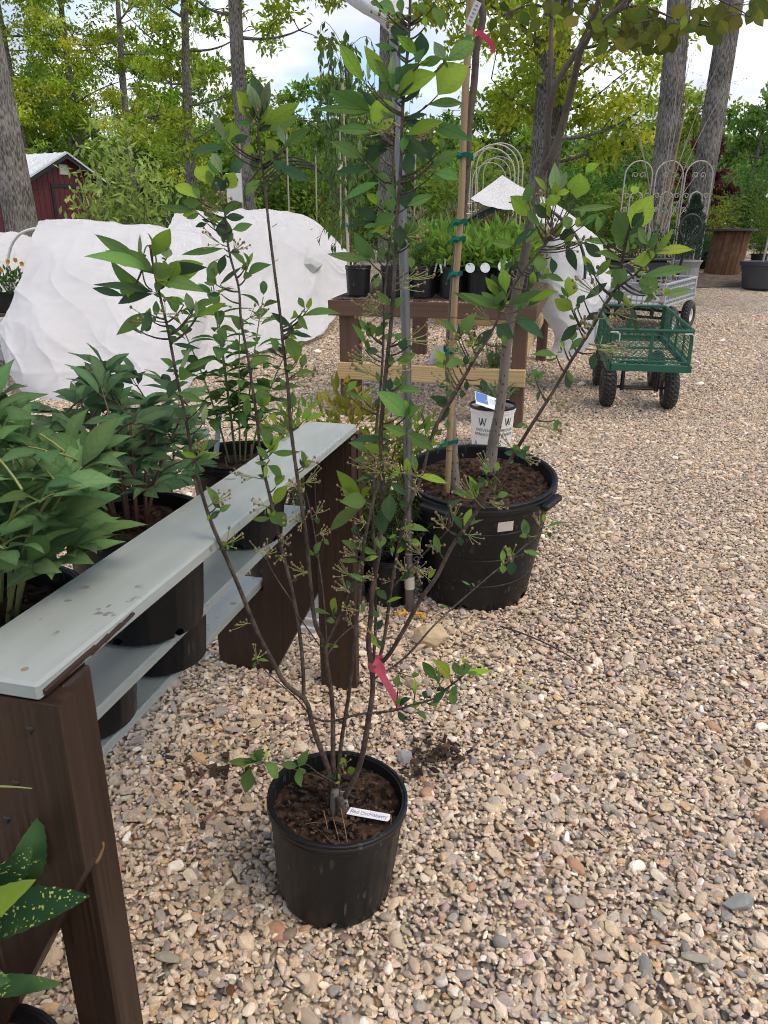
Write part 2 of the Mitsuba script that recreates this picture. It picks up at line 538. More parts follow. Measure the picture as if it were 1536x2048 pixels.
def mulch_sheet():
    t = np.linspace(0, 1, 40)
    a = np.stack([3.9 + 9.5 * t, 12.35 + 0.25 * np.sin(9 * t) - 0.2 * t], 1)
    b = np.stack([3.6 + 10 * t, 13.9 + 0.3 * np.sin(7 * t + 1)], 1)
    P = np.stack([a, 0.66 * a + 0.34 * b, 0.33 * a + 0.67 * b, b], 1)
    h = np.array([0, 0.07, 0.08, 0.0])[None] * np.clip(8 * t * (1 - t) + 0.3, 0, 1)[:, None]
    z = terrain(P[..., 1]) + h + 0.004
    V = np.concatenate([P, z[..., None]], -1).reshape(-1, 3)
    i, j = np.meshgrid(np.arange(39), np.arange(3), indexing='ij')
    q = np.stack([i * 4 + j, (i + 1) * 4 + j, (i + 1) * 4 + j + 1, i * 4 + j + 1], -1).reshape(-1, 4)
    return V, np.vstack([q[:, [0, 1, 2]], q[:, [0, 2, 3]]])


mat('mulch', mikit.proc(lambda p, n, uv: mix((0.04, 0.03, 0.026), (0.19, 0.15, 0.125), fbm(p.x * 16, p.y * 40, 1.0, 3))), 0.95, spec=0.1)
structure('mulch_bed', mulch_sheet(), 'mulch', smooth=True)

# pebbles: a few square patches of loose stones, laid next to one another at random turns
STONES = np.array([(0.48, 0.385, 0.29), (0.56, 0.465, 0.365), (0.63, 0.54, 0.44), (0.50, 0.395, 0.28), (0.42, 0.335, 0.265), (0.35, 0.305, 0.265), (0.25, 0.235, 0.225),
                   (0.34, 0.31, 0.27), (0.27, 0.20, 0.175), (0.55, 0.38, 0.21), (0.42, 0.25, 0.16), (0.69, 0.65, 0.58), (0.17, 0.16, 0.17), (0.45, 0.34, 0.31), (0.31, 0.30, 0.235)])
STONE_P = np.array([18, 19, 11, 13, 13, 9, 2.5, 6, 2.5, 3, 1.2, 3, 0.6, 4.5, 2])
STONE_P /= STONE_P.sum()


def stone_shapes(sub, k, cut):
    out = []
    for _ in range(k):
        m = trimesh.creation.icosphere(subdivisions=sub)
        v = np.array(m.vertices)
        v = v * (1 + 0.22 * (meshkit.noise(v * 1.3 + RNG.uniform(0, 50, 3), 1)[:, None] - 0.5) * 2)
        for _ in range(cut):
            d, lim = unit(RNG.normal(size=3)), RNG.uniform(0.5, 0.8)
            over = np.maximum(v @ d - lim, 0)
            v = v - over[:, None] * d
        out.append(v)
    return np.array(out), np.array(m.faces)


def pebble_patch(size, per_m2, rmean, sub, cut, layers=0.012, big=0.05):
    n = int(per_m2 * size * size)
    S, F = stone_shapes(sub, 24, cut)
    r = rmean * np.exp(RNG.normal(0, 0.30, n))
    b = RNG.random(n) < big
    r[b] *= RNG.uniform(1.5, 2.5, b.sum())
    sc = r[:, None] * np.stack([RNG.uniform(0.95, 1.8, n), RNG.uniform(0.7, 1.1, n), RNG.uniform(0.35, 0.75, n)], 1)
    V = S[RNG.integers(0, 24, n)] * sc[:, None]
    q = np.stack([RNG.normal(0, 0.28, n), RNG.normal(0, 0.28, n), RNG.uniform(-np.pi, np.pi, n)], 1)
    cx, sx, cy, sy, cz, sz = np.cos(q[:, 0]), np.sin(q[:, 0]), np.cos(q[:, 1]), np.sin(q[:, 1]), np.cos(q[:, 2]), np.sin(q[:, 2])
    z0 = np.zeros(n)
    Rx = np.stack([z0 + 1, z0, z0, z0, cx, -sx, z0, sx, cx], 1).reshape(n, 3, 3)
    Ry = np.stack([cy, z0, sy, z0, z0 + 1, z0, -sy, z0, cy], 1).reshape(n, 3, 3)
    Rz = np.stack([cz, -sz, z0, sz, cz, z0, z0, z0, z0 + 1], 1).reshape(n, 3, 3)
    R = Rz @ Ry @ Rx
    V = np.einsum('nij,nkj->nki', R, V)
    pos = np.stack([RNG.uniform(-size / 2, size / 2, n), RNG.uniform(-size / 2, size / 2, n), RNG.uniform(-0.35, 0.65, n) * layers + np.where(b, 0.003, 0)], 1)
    V = V + pos[:, None]
    c = STONES[RNG.choice(len(STONES), n, p=STONE_P)]
    c = c * np.array([1.13, 1.10, 1.07]) * np.exp(RNG.normal(0, 0.13, (n, 1))) * (1 + RNG.normal(0, 0.016, (n, 3)))
    col = np.repeat(c[:, None], S.shape[1], 1) * np.exp(RNG.normal(0, 0.05, (n, S.shape[1], 1)))
    FF = (F[None] + (np.arange(n) * S.shape[1])[:, None, None]).reshape(-1, 3)
    return V.reshape(-1, 3), FF, np.clip(col.reshape(-1, 3), 0.02, 0.9)


NEAR, MID, FAR = 0.5, 0.7, 1.0
kinds = []
for k in range(4):
    kinds.append(('near', NEAR, pebble_patch(NEAR, 13500, 0.0051, 1, 5 + k % 3, layers=0.009, big=0.05), k % 2 == 0))
for k in range(3):
    kinds.append(('mid', MID, pebble_patch(MID, 11500, 0.0056, 0, 2, layers=0.009, big=0.04), k == 1))
for k in range(2):
    kinds.append(('far', FAR, pebble_patch(FAR, 6500, 0.0074, 0, 1, big=0.03), True))
for k, (zone, size, (V, F, C), sm) in enumerate(kinds):
    scene[f'pebble_patch_{k}'] = {'type': 'shapegroup', 'pebbles': mikit.ply((V, F), 'm_stone', smooth=bool(sm), color=C)}
labels['gravel'] = {'kind': 'stuff', 'label': 'tan, cream and grey river gravel covering the yard', 'category': 'gravel'}
count = 0
for zone, size, y0, y1 in (('near', NEAR, 0.5, 2.0), ('mid', MID, 2.0, 6.2), ('far', FAR, 6.2, 10.2)):
    which = [k for k, q in enumerate(kinds) if q[0] == zone]
    for iy in range(int(round((y1 - y0) / size))):
        y = y0 + (iy + 0.5) * size
        half = 0.62 * (y + size) + 0.25
        nx = int(math.ceil(half / size))
        for ix in range(-nx, nx + 1):
            slope = math.degrees(math.atan((terrain(y + size / 2) - terrain(y - size / 2)) / size))
            count += 1
            scene[f'gravel__{count:03d}'] = {'type': 'instance', 'group': {'type': 'ref', 'id': f'pebble_patch_{RNG.choice(which)}'},
                                             'to_world': T().translate([ix * size, y, float(terrain(y))]).rotate([1, 0, 0], slope).rotate([0, 0, 1], float(RNG.integers(0, 4) * 90))}


def rock(c, s, col, seed, cuts=7, sub=2):
    r = np.random.default_rng(seed)
    v = unit(r.normal(size=(26, 3)))
    v = v * np.array(s) * r.uniform(0.85, 1.05, (26, 1))
    h = ConvexHull(v)
    m = trimesh.Trimesh(v, h.simplices, process=True)
    m.fix_normals()
    m = m.subdivide().subdivide()
    V = np.array(m.vertices)
    V = V + 0.05 * np.array(s) * (meshkit.fbm(V / max(s) * 6, 3, seed)[:, None] - 0.5)
    cc = np.clip(np.array(col) * (0.75 + 0.5 * meshkit.fbm(V / max(s) * 4 + 3, 4, seed + 1)[:, None]), 0, 1)
    return V + np.array(c), np.array(m.faces), cc


V, F, C = rock((0.155, 2.27, 0.035), (0.062, 0.04, 0.048), (0.52, 0.40, 0.25), 3)
single('stone', 'large tan sandstone lump lying on the gravel in front of the big pot', 'stone', (V, F), 'stone', col=C)
V, F, C = rock((0.055, 1.66, 0.022), (0.021, 0.012, 0.026), (0.42, 0.42, 0.43), 9)
single('stone', 'pale grey pointed stone standing on the gravel behind the chokeberry pot', 'stone', (V, F), 'stone', col=C)
V, F, C = rock((0.72, 1.20, 0.02), (0.035, 0.016, 0.02), (0.25, 0.26, 0.25), 12)
single('stone', 'dark slate coloured flat stone on the gravel at the lower right', 'stone', (V, F), 'stone', col=C)
V, F, C = rock((0.09, 2.02, 0.02), (0.026, 0.02, 0.03), (0.52, 0.42, 0.30), 15)
single('stone', 'upright tan stone on the gravel just right of the pink ribbon', 'stone', (V, F), 'stone', col=C)


def litter(c, r, n, seed, size=0.0085):
    """Shreds of bark mulch in a loose heap."""
    g = np.random.default_rng(seed)
    V, F, C, k = [], [], [], 0
    for i in range(n):
        p = np.array(c) + [*(g.normal(0, r / 2, 2)), 0]
        p[2] += g.uniform(0.004, 0.02)
        s = size * np.exp(g.normal(0, 0.4)) * np.array([1, 0.45, 0.18])
        b = np.array([[x, y, z] for x in (-1, 1) for y in (-1, 1) for z in (-1, 1)]) * s * g.uniform(0.6, 1.1, (8, 3))
        a = g.uniform(0, 6.3)
        t = g.normal(0, 0.4)
        R = np.array([[math.cos(a), -math.sin(a), 0], [math.sin(a), math.cos(a), 0], [0, 0, 1]]) @ np.array([[math.cos(t), 0, math.sin(t)], [0, 1, 0], [-math.sin(t), 0, math.cos(t)]])
        V.append(b @ R.T + p)
        F.append(np.array([[0, 1, 3], [0, 3, 2], [4, 6, 7], [4, 7, 5], [0, 4, 5], [0, 5, 1], [2, 3, 7], [2, 7, 6], [0, 2, 6], [0, 6, 4], [1, 5, 7], [1, 7, 3]]) + k)
        C.append(np.tile(np.array(g.choice([0, 1, 2]) and (0.045, 0.030, 0.023) or (0.085, 0.05, 0.033)) * g.uniform(0.4, 1.5), (8, 1)))
        k += 8
    return np.vstack(V), np.vstack(F), np.vstack(C)


for c, r, n, sd in (((0.135, 1.68, 0.006), 0.07, 90, 1), ((0.05, 1.60, 0.006), 0.05, 20, 2), ((0.07, 0.80, 0.006), 0.07, 60, 3), ((-0.42, 1.60, 0.006), 0.12, 40, 4)):
    V, F, C = litter(c, r, n, sd)
    k = structure('bark_mulch', (V, F), 'matte', col=C, kind='stuff', label='spilled dark bark mulch on the gravel', category='mulch')
for i, (p0, p1, lab) in enumerate((((0.40, 2.36, 0.022), (0.62, 2.12, 0.02), 'thin dark fallen twig on the gravel right of the big pot'), ((-0.42, 1.43, 0.02), (-0.36, 1.52, 0.02), 'short reddish wood splinter on the gravel beside the bench post'))):
    P = smooth_path([p0, (np.array(p0) * 0.55 + np.array(p1) * 0.45 + [0.012, 0.01, 0.004]), p1], 9)
    single('fallen_twig', lab, 'twig', tube(P, np.linspace(0.0035, 0.0018, 9), 6), 'satin', smooth=True, col=(0.05, 0.032, 0.026) if i == 0 else (0.2, 0.08, 0.04))
for i, (c, a, lab) in enumerate((((0.065, 2.46, 0.018), 0.5, 'small orange-yellow plastic clip on the gravel left of the metal pole foot'), ((0.135, 2.44, 0.02), 2.1, 'small orange-yellow plastic clip on the gravel right of the metal pole foot'))):
    f = frame(c, (math.cos(a), math.sin(a), 0.2))
    m = join([tr(f, box((0, 0, 0), (0.034, 0.008, 0.012), 0.002)), tr(f, box((0.014, 0.011, 0.003), (0.010, 0.018, 0.010), 0.002)), tr(f, box((-0.012, 0.006, 0.004), (0.008, 0.012, 0.016), 0.002))])
    single('plastic_clip', lab, 'clip', m, 'satin', col=(0.62, 0.33, 0.03))

g = np.random.default_rng(77)
for i, (x, y) in enumerate(((1.05, 2.05), (0.93, 1.62), (0.33, 1.35), (-0.28, 1.02))):
    a = g.uniform(0, 6.28)
    d = np.array([math.cos(a), math.sin(a), 0.15])
    l = g.uniform(0.03, 0.05)
    m = leaf(np.array([x, y, 0.018]), np.array([x, y, 0.018]) + d * l, l * 0.5, (0.2 * math.sin(a), 0.1, 1), bend=0.18, fold=-0.35, n=8, wave=0.02)
    single('fallen_leaf', 'curled dry brown leaf lying on the open gravel', 'leaf', m, 'leaf', smooth=True, col=tint((0.16, 0.085, 0.05), 1, 0.2, 0.1)[0], group='dry leaves scattered on the gravel')
# the chokeberry, in millimetres: stems (first and last radius in tenths, points), leaves (stem, twig start or None, base, tip, width, tone, tilt), bud clusters (stem, twig start, centre)
CB_STEMS=[(75,18,[(-113,1255,215),(-109,1248,306),(-118,1245,344),(-139,1238,435),(-148,1236,475),(-157,1235,486),(-179,1234,507),(-200,1232,551),(-222,1228,607),(-242,1223,675),(-259,1218,736),(-277,1212,797),(-291,1205,850),(-301,1197,911),(-307,1189,964),(-309,1178,1026),(-313,1168,1081),(-315,1161,1120),(-317,1152,1167),(-321,1142,1215),(-324,1135,1253),(-324,1129,1283)]),
(50,18,[(-151,1240,481),(-150,1242,525),(-155,1257,596),(-162,1262,658),(-170,1265,707),(-181,1268,760),(-192,1270,827),(-204,1271,894),(-211,1271,939),(-213,1271,994),(-217,1271,1045),(-221,1272,1086),(-225,1272,1123),(-231,1274,1169),(-232,1276,1219),(-240,1279,1251),(-245,1281,1279),(-247,1285,1312),(-249,1289,1350),(-252,1292,1368)]),
(70,18,[(-100,1260,186),(-99,1257,275),(-100,1255,337),(-99,1263,429),(-102,1261,492),(-108,1258,551),(-110,1257,580),(-122,1255,613),(-129,1252,663),(-132,1248,722),(-135,1242,801),(-141,1236,867),(-144,1233,900),(-149,1227,962),(-152,1221,1022),(-153,1215,1084),(-156,1211,1127),(-158,1207,1175),(-160,1205,1203),(-166,1199,1282),(-169,1197,1328),(-172,1195,1376),(-175,1194,1407),(-176,1194,1430),(-173,1193,1455)]),
(22,12,[(-108,1255,571),(-107,1258,588),(-108,1259,646),(-112,1274,685),(-117,1286,719),(-124,1298,771),(-131,1300,821),(-139,1299,864)]),
(35,20,[(-109,1250,584),(-83,1231,646),(-62,1215,704),(-50,1212,738),(-39,1213,778),(-36,1211,818)]),
(20,15,[(-111,1260,539),(-87,1272,582),(-64,1295,594),(-32,1331,603)]),
(18,10,[(-163,1255,660),(-171,1233,695),(-189,1229,730),(-203,1220,775)]),
(13,13,[(-156,1255,641),(-139,1266,605),(-117,1246,583)]),
(15,10,[(-145,1245,441),(-175,1230,496),(-205,1202,550),(-219,1171,598)]),
(10,10,[(-327,1140,1263),(-333,1149,1282),(-338,1129,1250),(-330,1138,1222)]),
(60,30,[(-93,1265,201),(-90,1257,287),(-87,1263,330),(-69,1249,461),(-61,1239,527),(-52,1224,614),(-44,1208,697),(-38,1198,750),(-32,1185,819),(-19,1176,884),(-6,1171,936)]),
(80,22,[(-78,1250,238),(-65,1248,271),(-51,1245,309),(-42,1243,346),(-29,1237,433),(-21,1239,500),(-24,1234,557),(-28,1230,596),(-23,1222,665),(-20,1217,717),(-16,1214,742),(-8,1208,792),(-5,1200,863),(-2,1194,911),(-5,1183,999),(-2,1178,1042),(3,1171,1101),(9,1165,1158),(14,1158,1221),(16,1153,1272),(19,1149,1325),(23,1143,1388),(25,1138,1456),(30,1134,1513),(33,1130,1566),(33,1126,1605)]),
(40,16,[(-22,1245,540),(-17,1244,588),(-15,1243,680),(-17,1235,780),(-19,1227,875),(-15,1221,947),(-13,1218,994),(-5,1215,1074),(-1,1214,1142),(3,1215,1235),(7,1216,1271),(10,1218,1336),(13,1220,1391),(15,1220,1449)]),
(55,20,[(-25,1230,543),(-16,1228,552),(-5,1225,562),(20,1216,604),(43,1204,658),(62,1192,705),(90,1176,760),(108,1162,811),(130,1150,855),(147,1141,887),(164,1130,925),(185,1119,967),(200,1110,1000),(223,1098,1049),(243,1088,1091),(262,1078,1135),(275,1072,1161),(288,1065,1190),(297,1058,1213),(305,1054,1228),(308,1044,1266),(308,1036,1296),(310,1032,1308)]),
(18,13,[(302,1050,1226),(308,1026,1239),(321,1012,1255),(330,1011,1270)]),
(28,12,[(-24,1250,507),(-8,1255,517),(7,1259,525),(53,1263,566),(88,1278,603),(119,1294,628),(163,1316,659),(197,1332,683),(221,1342,699),(245,1351,716),(269,1360,736),(296,1367,758),(301,1369,770)]),
(45,18,[(-25,1260,520),(-9,1262,547),(-4,1264,566),(6,1268,629),(13,1269,692),(20,1269,735),(34,1272,813),(46,1274,854),(60,1276,886),(71,1279,924),(85,1285,982),(95,1288,1003),(124,1296,1053),(145,1302,1088),(165,1308,1120),(181,1313,1145),(209,1324,1208),(229,1329,1237),(248,1334,1263),(268,1338,1287),(276,1342,1314)]),
(22,16,[(87,1310,970),(102,1320,998),(118,1316,1027),(138,1300,1071),(157,1290,1110),(179,1293,1142)]),
(22,12,[(12,1280,682),(17,1277,691),(35,1263,718),(73,1258,766),(103,1234,809),(114,1215,839)]),
(30,15,[(-142,1240,441),(-120,1228,436),(-86,1210,449),(-51,1199,468),(-16,1186,482),(13,1173,494),(50,1151,522),(81,1128,548),(106,1103,588),(127,1079,625),(133,1071,639)]),
(16,10,[(-99,1250,263),(-105,1231,297),(-124,1224,316),(-148,1182,372),(-156,1164,381)]),
(16,10,[(-107,1250,269),(-123,1221,310),(-157,1189,351),(-195,1169,383),(-226,1141,408)]),
(12,10,[(-103,1250,278),(-88,1214,342),(-79,1196,384)])]
CB_LEAVES=[(9,[-335,1138,1265],[-341,1132,1261],[-391,1106,1297],19,1,-11),
(0,[-323,1136,1247],[-326,1136,1246],[-400,1081,1269],19,1,44),
(9,[-335,1141,1269],[-342,1134,1264],[-334,1121,1297],5,3,38),
(0,None,[-320,1122,1267],[-287,1102,1304],27,2,-11),
(0,[-324,1135,1250],[-301,1122,1265],[-298,1117,1282],16,3,25),
(0,None,[-324,1140,1249],[-248,1133,1253],20,0,-13),
(0,[-321,1141,1223],[-299,1119,1239],[-282,1111,1263],22,2,-2),
(0,[-322,1139,1230],[-317,1137,1234],[-241,1086,1222],21,1,26),
(0,[-321,1142,1216],[-330,1150,1218],[-386,1060,1234],13,0,32),
(9,[-338,1130,1252],[-363,1131,1217],[-351,1107,1242],20,2,40),
(9,[-337,1132,1255],[-374,1153,1212],[-425,1165,1223],13,0,8),
(0,[-321,1142,1213],[-328,1136,1217],[-384,1147,1202],17,0,25),
(0,[-318,1149,1181],[-343,1148,1190],[-388,1136,1159],20,1,-8),
(0,[-318,1149,1180],[-330,1146,1185],[-328,1146,1207],12,1,-3),
(0,[-317,1151,1170],[-338,1152,1177],[-350,1153,1162],12,0,21),
(0,[-316,1155,1151],[-375,1162,1171],[-354,1151,1158],6,1,-5),
(0,[-317,1154,1156],[-279,1154,1189],[-287,1158,1217],15,3,13),
(0,[-316,1156,1147],[-271,1141,1184],[-267,1131,1209],6,3,10),
(0,[-317,1153,1158],[-283,1162,1189],[-238,1143,1206],13,1,44),
(0,[-316,1156,1145],[-274,1160,1182],[-229,1153,1203],13,2,-10),
(1,[-232,1276,1210],[-270,1281,1222],[-282,1282,1247],12,1,0),
(0,[-318,1150,1175],[-291,1156,1200],[-313,1139,1212],11,1,1),
(1,[-231,1275,1192],[-256,1255,1208],[-276,1250,1207],9,0,5),
(1,[-232,1276,1210],[-262,1279,1220],[-225,1285,1248],8,0,25),
(1,[-245,1282,1286],[-252,1292,1286],[-249,1286,1321],29,0,20),
(1,[-246,1283,1297],[-236,1277,1303],[-205,1282,1311],15,1,-14),
(1,[-242,1280,1262],[-251,1281,1266],[-263,1283,1235],16,0,-12),
(1,[-243,1281,1271],[-254,1292,1275],[-319,1277,1266],13,1,6),
(1,None,[-242,1278,1269],[-227,1282,1270],12,0,7),
(1,[-235,1277,1231],[-216,1264,1249],[-238,1268,1269],11,1,37),
(1,[-235,1277,1230],[-221,1280,1245],[-204,1268,1270],8,2,14),
(1,[-232,1276,1219],[-214,1262,1236],[-173,1247,1252],16,1,34),
(1,[-250,1290,1358],[-267,1292,1366],[-290,1302,1395],35,2,28),
(1,[-250,1290,1357],[-245,1291,1362],[-228,1284,1385],28,2,0),
(1,[-250,1290,1358],[-250,1298,1383],[-266,1312,1415],17,3,29),
(1,None,[-250,1286,1352],[-257,1285,1380],26,0,-12),
(1,[-248,1287,1330],[-286,1276,1348],[-325,1298,1368],21,2,26),
(1,[-247,1286,1320],[-286,1290,1341],[-312,1284,1343],19,1,17),
(1,[-246,1284,1306],[-291,1279,1330],[-341,1261,1336],14,1,-2),
(1,[-247,1284,1309],[-270,1290,1321],[-278,1276,1333],14,1,-9),
(1,None,[-247,1282,1321],[-214,1267,1321],14,0,-11),
(1,[-248,1288,1339],[-244,1281,1339],[-222,1288,1342],9,0,38),
(1,[-246,1283,1295],[-267,1295,1304],[-275,1297,1334],12,1,36),
(1,[-246,1283,1296],[-277,1289,1312],[-295,1283,1307],9,0,15),
(1,[-249,1290,1353],[-241,1312,1387],[-217,1319,1407],17,0,8),
(2,[-174,1195,1396],[-214,1191,1418],[-209,1184,1443],28,2,7),
(2,[-174,1194,1397],[-209,1164,1416],[-183,1154,1422],13,0,-11),
(2,[-173,1195,1385],[-218,1183,1410],[-272,1178,1402],13,0,40),
(2,[-173,1195,1393],[-219,1182,1418],[-230,1154,1450],13,3,9),
(2,[-174,1194,1444],[-178,1195,1445],[-199,1169,1479],28,2,26),
(2,[-173,1193,1455],[-175,1194,1457],[-183,1168,1487],13,3,41),
(2,[-174,1193,1448],[-170,1191,1447],[-155,1182,1493],13,3,29),
(2,[-175,1194,1434],[-172,1198,1434],[-156,1199,1466],20,2,8),
(2,[-174,1195,1396],[-183,1199,1401],[-198,1198,1415],17,2,-10),
(2,[-171,1195,1366],[-176,1187,1369],[-198,1187,1348],15,1,21),
(2,[-174,1194,1399],[-179,1206,1400],[-186,1198,1379],15,0,38),
(2,[-173,1195,1385],[-169,1195,1386],[-155,1176,1407],17,1,37),
(2,[-175,1194,1436],[-168,1193,1440],[-111,1139,1460],22,2,8),
(2,None,[-173,1191,1446],[-178,1158,1484],17,3,24),
(2,[-173,1193,1452],[-167,1187,1458],[-156,1178,1491],15,3,-5),
(2,[-172,1195,1383],[-147,1192,1404],[-165,1181,1421],20,2,-14),
(2,[-173,1195,1386],[-136,1169,1409],[-102,1177,1434],18,1,-14),
(2,[-171,1195,1372],[-151,1192,1389],[-103,1187,1367],17,0,-2),
(2,[-173,1195,1389],[-137,1177,1413],[-145,1168,1437],11,3,1),
(2,[-154,1214,1093],[-136,1204,1107],[-153,1225,1147],27,1,33),
(2,[-153,1215,1081],[-130,1214,1099],[-123,1213,1121],14,1,3),
(2,[-154,1214,1097],[-136,1203,1111],[-136,1197,1123],11,2,0),
(2,[-157,1209,1155],[-124,1205,1179],[-64,1176,1185],13,1,44),
(2,[-158,1208,1161],[-119,1196,1191],[-129,1204,1207],11,1,-9),
(2,[-157,1209,1157],[-115,1195,1189],[-109,1192,1208],9,2,-10),
(2,[-157,1209,1149],[-141,1207,1161],[-171,1200,1185],13,0,-10),
(2,[-157,1209,1146],[-140,1202,1159],[-118,1192,1173],11,1,0),
(2,[-157,1210,1143],[-143,1209,1153],[-111,1215,1146],8,0,11),
(2,None,[-155,1210,1100],[-139,1205,1100],11,1,28),
(2,[-153,1215,1081],[-143,1201,1090],[-107,1197,1095],9,1,39),
(2,None,[-151,1221,1032],[-144,1207,1063],17,1,34),
(2,[-153,1217,1066],[-159,1216,1070],[-164,1214,1082],9,1,18),
(2,[-156,1212,1123],[-165,1208,1128],[-175,1200,1148],14,1,24),
(2,[-155,1212,1116],[-168,1222,1120],[-183,1222,1128],8,0,6),
(1,[-214,1271,1014],[-204,1275,1022],[-211,1279,1058],28,1,34),
(1,[-215,1271,1016],[-204,1275,1025],[-188,1271,1042],14,2,14),
(1,[-213,1271,1001],[-230,1263,1010],[-229,1282,1038],16,1,-1),
(1,[-214,1271,1004],[-224,1274,1008],[-239,1272,1021],14,0,36),
(1,None,[-212,1276,1003],[-205,1269,1022],12,1,12),
(1,[-221,1272,1090],[-228,1278,1091],[-185,1261,1106],14,1,42),
(1,[-213,1271,997],[-196,1275,1010],[-161,1262,1017],7,1,-14),
(2,[-151,1223,997],[-129,1209,1015],[-92,1204,1029],11,2,29),
(2,[-151,1223,1001],[-173,1216,1013],[-186,1207,1023],15,2,44),
(1,[-211,1271,941],[-189,1272,956],[-207,1268,990],21,1,17),
(1,[-211,1271,941],[-184,1261,961],[-174,1267,977],9,2,28),
(1,[-208,1271,921],[-195,1265,934],[-217,1268,958],14,1,-3),
(1,[-210,1271,932],[-190,1266,947],[-139,1247,954],13,1,-12),
(1,[-207,1271,917],[-200,1268,924],[-177,1280,898],18,1,41),
(1,[-200,1271,873],[-187,1270,885],[-173,1284,901],18,2,38),
(1,[-196,1270,849],[-192,1273,850],[-168,1283,883],23,2,30),
(1,None,[-194,1261,840],[-173,1269,810],25,1,32),
(1,[-192,1270,825],[-199,1276,825],[-234,1280,820],12,1,-10),
(1,[-192,1270,830],[-199,1263,835],[-203,1262,849],7,2,0),
(1,None,[-195,1273,854],[-199,1276,867],9,2,27),
(2,[-146,1230,926],[-134,1231,935],[-138,1242,958],11,1,35),
(2,[-146,1230,926],[-132,1221,938],[-120,1220,947],11,2,-3),
(1,None,[-208,1270,901],[-216,1256,910],7,0,26),
(0,[-292,1204,859],[-275,1208,875],[-293,1205,907],15,1,11),
(0,[-290,1206,848],[-275,1206,862],[-253,1202,876],13,1,6),
(0,None,[-289,1195,851],[-276,1210,863],12,0,-5),
(0,[-306,1190,954],[-297,1184,962],[-318,1165,975],12,2,-13),
(0,[-306,1191,952],[-291,1176,966],[-272,1161,998],7,2,-14),
(0,[-305,1191,950],[-299,1196,956],[-261,1200,965],13,1,6),
(0,[-305,1191,950],[-301,1188,952],[-302,1185,930],11,0,5),
(0,None,[-305,1168,1024],[-325,1172,1045],17,0,26),
(0,[-308,1181,1008],[-302,1172,1011],[-296,1179,1028],14,0,0),
(0,[-309,1179,1023],[-299,1181,1031],[-298,1183,1043],15,1,-11),
(0,None,[-313,1168,1092],[-328,1161,1061],17,0,17),
(0,None,[-317,1167,1107],[-333,1154,1123],11,1,35),
(0,[-314,1166,1096],[-311,1167,1096],[-289,1163,1138],8,3,0),
(0,[-314,1166,1094],[-305,1159,1101],[-249,1144,1124],11,1,20),
(0,None,[-311,1155,1104],[-325,1148,1105],6,0,20),
(0,[-309,1178,1026],[-276,1166,1054],[-311,1143,1075],13,1,14),
(0,[-308,1183,999],[-282,1173,1019],[-276,1181,1049],11,3,12),
(0,None,[-321,1156,1171],[-303,1152,1163],8,0,18),
(0,None,[-312,1148,1147],[-306,1152,1156],13,0,14),
(0,[-316,1156,1143],[-312,1152,1145],[-266,1133,1140],8,0,5),
(4,[-83,1231,647],[-92,1225,662],[-85,1211,701],17,2,44),
(3,[-108,1259,637],[-97,1252,646],[-138,1254,656],10,1,36),
(3,[-108,1259,632],[-97,1262,637],[-97,1260,623],21,1,29),
(5,[-97,1267,564],[-101,1262,575],[-118,1263,576],9,1,3),
(5,[-96,1268,566],[-100,1272,570],[-85,1271,568],9,2,20),
(0,[-274,1213,785],[-265,1205,797],[-273,1197,814],8,1,-8),
(8,[-219,1171,598],[-223,1182,594],[-201,1178,593],6,1,30),
(8,[-219,1171,598],[-220,1158,605],[-228,1166,585],8,1,14),
(1,[-170,1265,705],[-161,1270,711],[-161,1269,704],7,1,5),
(1,[-169,1265,704],[-153,1261,720],[-133,1269,728],5,1,-7),
(3,[-121,1293,749],[-126,1291,749],[-113,1293,773],14,1,38),
(3,None,[-123,1304,746],[-122,1298,736],9,0,6),
(3,[-123,1296,765],[-109,1296,777],[-100,1293,766],9,1,-12),
(3,[-130,1300,812],[-122,1302,818],[-118,1300,804],12,0,-12),
(12,[-19,1227,865],[-37,1237,871],[-78,1209,933],25,2,-1),
(10,[-20,1177,877],[-31,1169,889],[-89,1173,840],23,1,19),
(12,[-19,1227,869],[-36,1228,879],[-21,1210,903],13,2,43),
(11,None,[-6,1188,873],[-2,1188,827],26,0,-5),
(11,[-3,1196,892],[11,1184,903],[10,1163,859],28,0,20),
(11,[-2,1194,912],[9,1186,921],[36,1192,896],15,0,2),
(11,None,[-7,1212,820],[-7,1198,798],22,1,-14),
(16,[41,1273,836],[26,1272,852],[45,1263,853],14,0,14),
(12,None,[-20,1232,887],[-5,1222,908],13,0,-13),
(12,[-18,1225,895],[-42,1220,912],[-11,1229,914],11,0,35),
(4,[-39,1213,789],[-42,1222,786],[-74,1232,800],13,1,8),
(11,None,[-11,1202,787],[-47,1213,796],13,1,-2),
(4,None,[-43,1211,769],[-78,1206,772],10,1,27),
(10,None,[-34,1194,779],[-9,1190,788],10,2,6),
(12,None,[-16,1242,700],[5,1233,685],16,0,32),
(10,[-40,1201,734],[-30,1196,739],[-61,1192,756],11,1,4),
(4,[-61,1214,708],[-53,1212,710],[-65,1204,738],12,0,2),
(11,[-23,1222,664],[-29,1225,666],[-7,1222,656],12,0,24),
(12,None,[-16,1244,611],[-3,1237,645],14,0,-14),
(12,None,[-17,1251,596],[0,1250,576],10,0,32),
(16,[9,1268,658],[4,1261,666],[33,1245,684],8,2,44),
(18,None,[33,1259,714],[47,1258,728],13,0,-7),
(18,[43,1262,728],[47,1271,721],[64,1269,733],9,1,13),
(16,[33,1271,805],[28,1262,810],[79,1269,802],14,1,44),
(16,[28,1271,777],[44,1275,780],[66,1266,777],14,2,42),
(16,[29,1271,784],[24,1274,788],[48,1261,762],16,0,20),
(16,None,[22,1264,761],[42,1267,772],11,2,39),
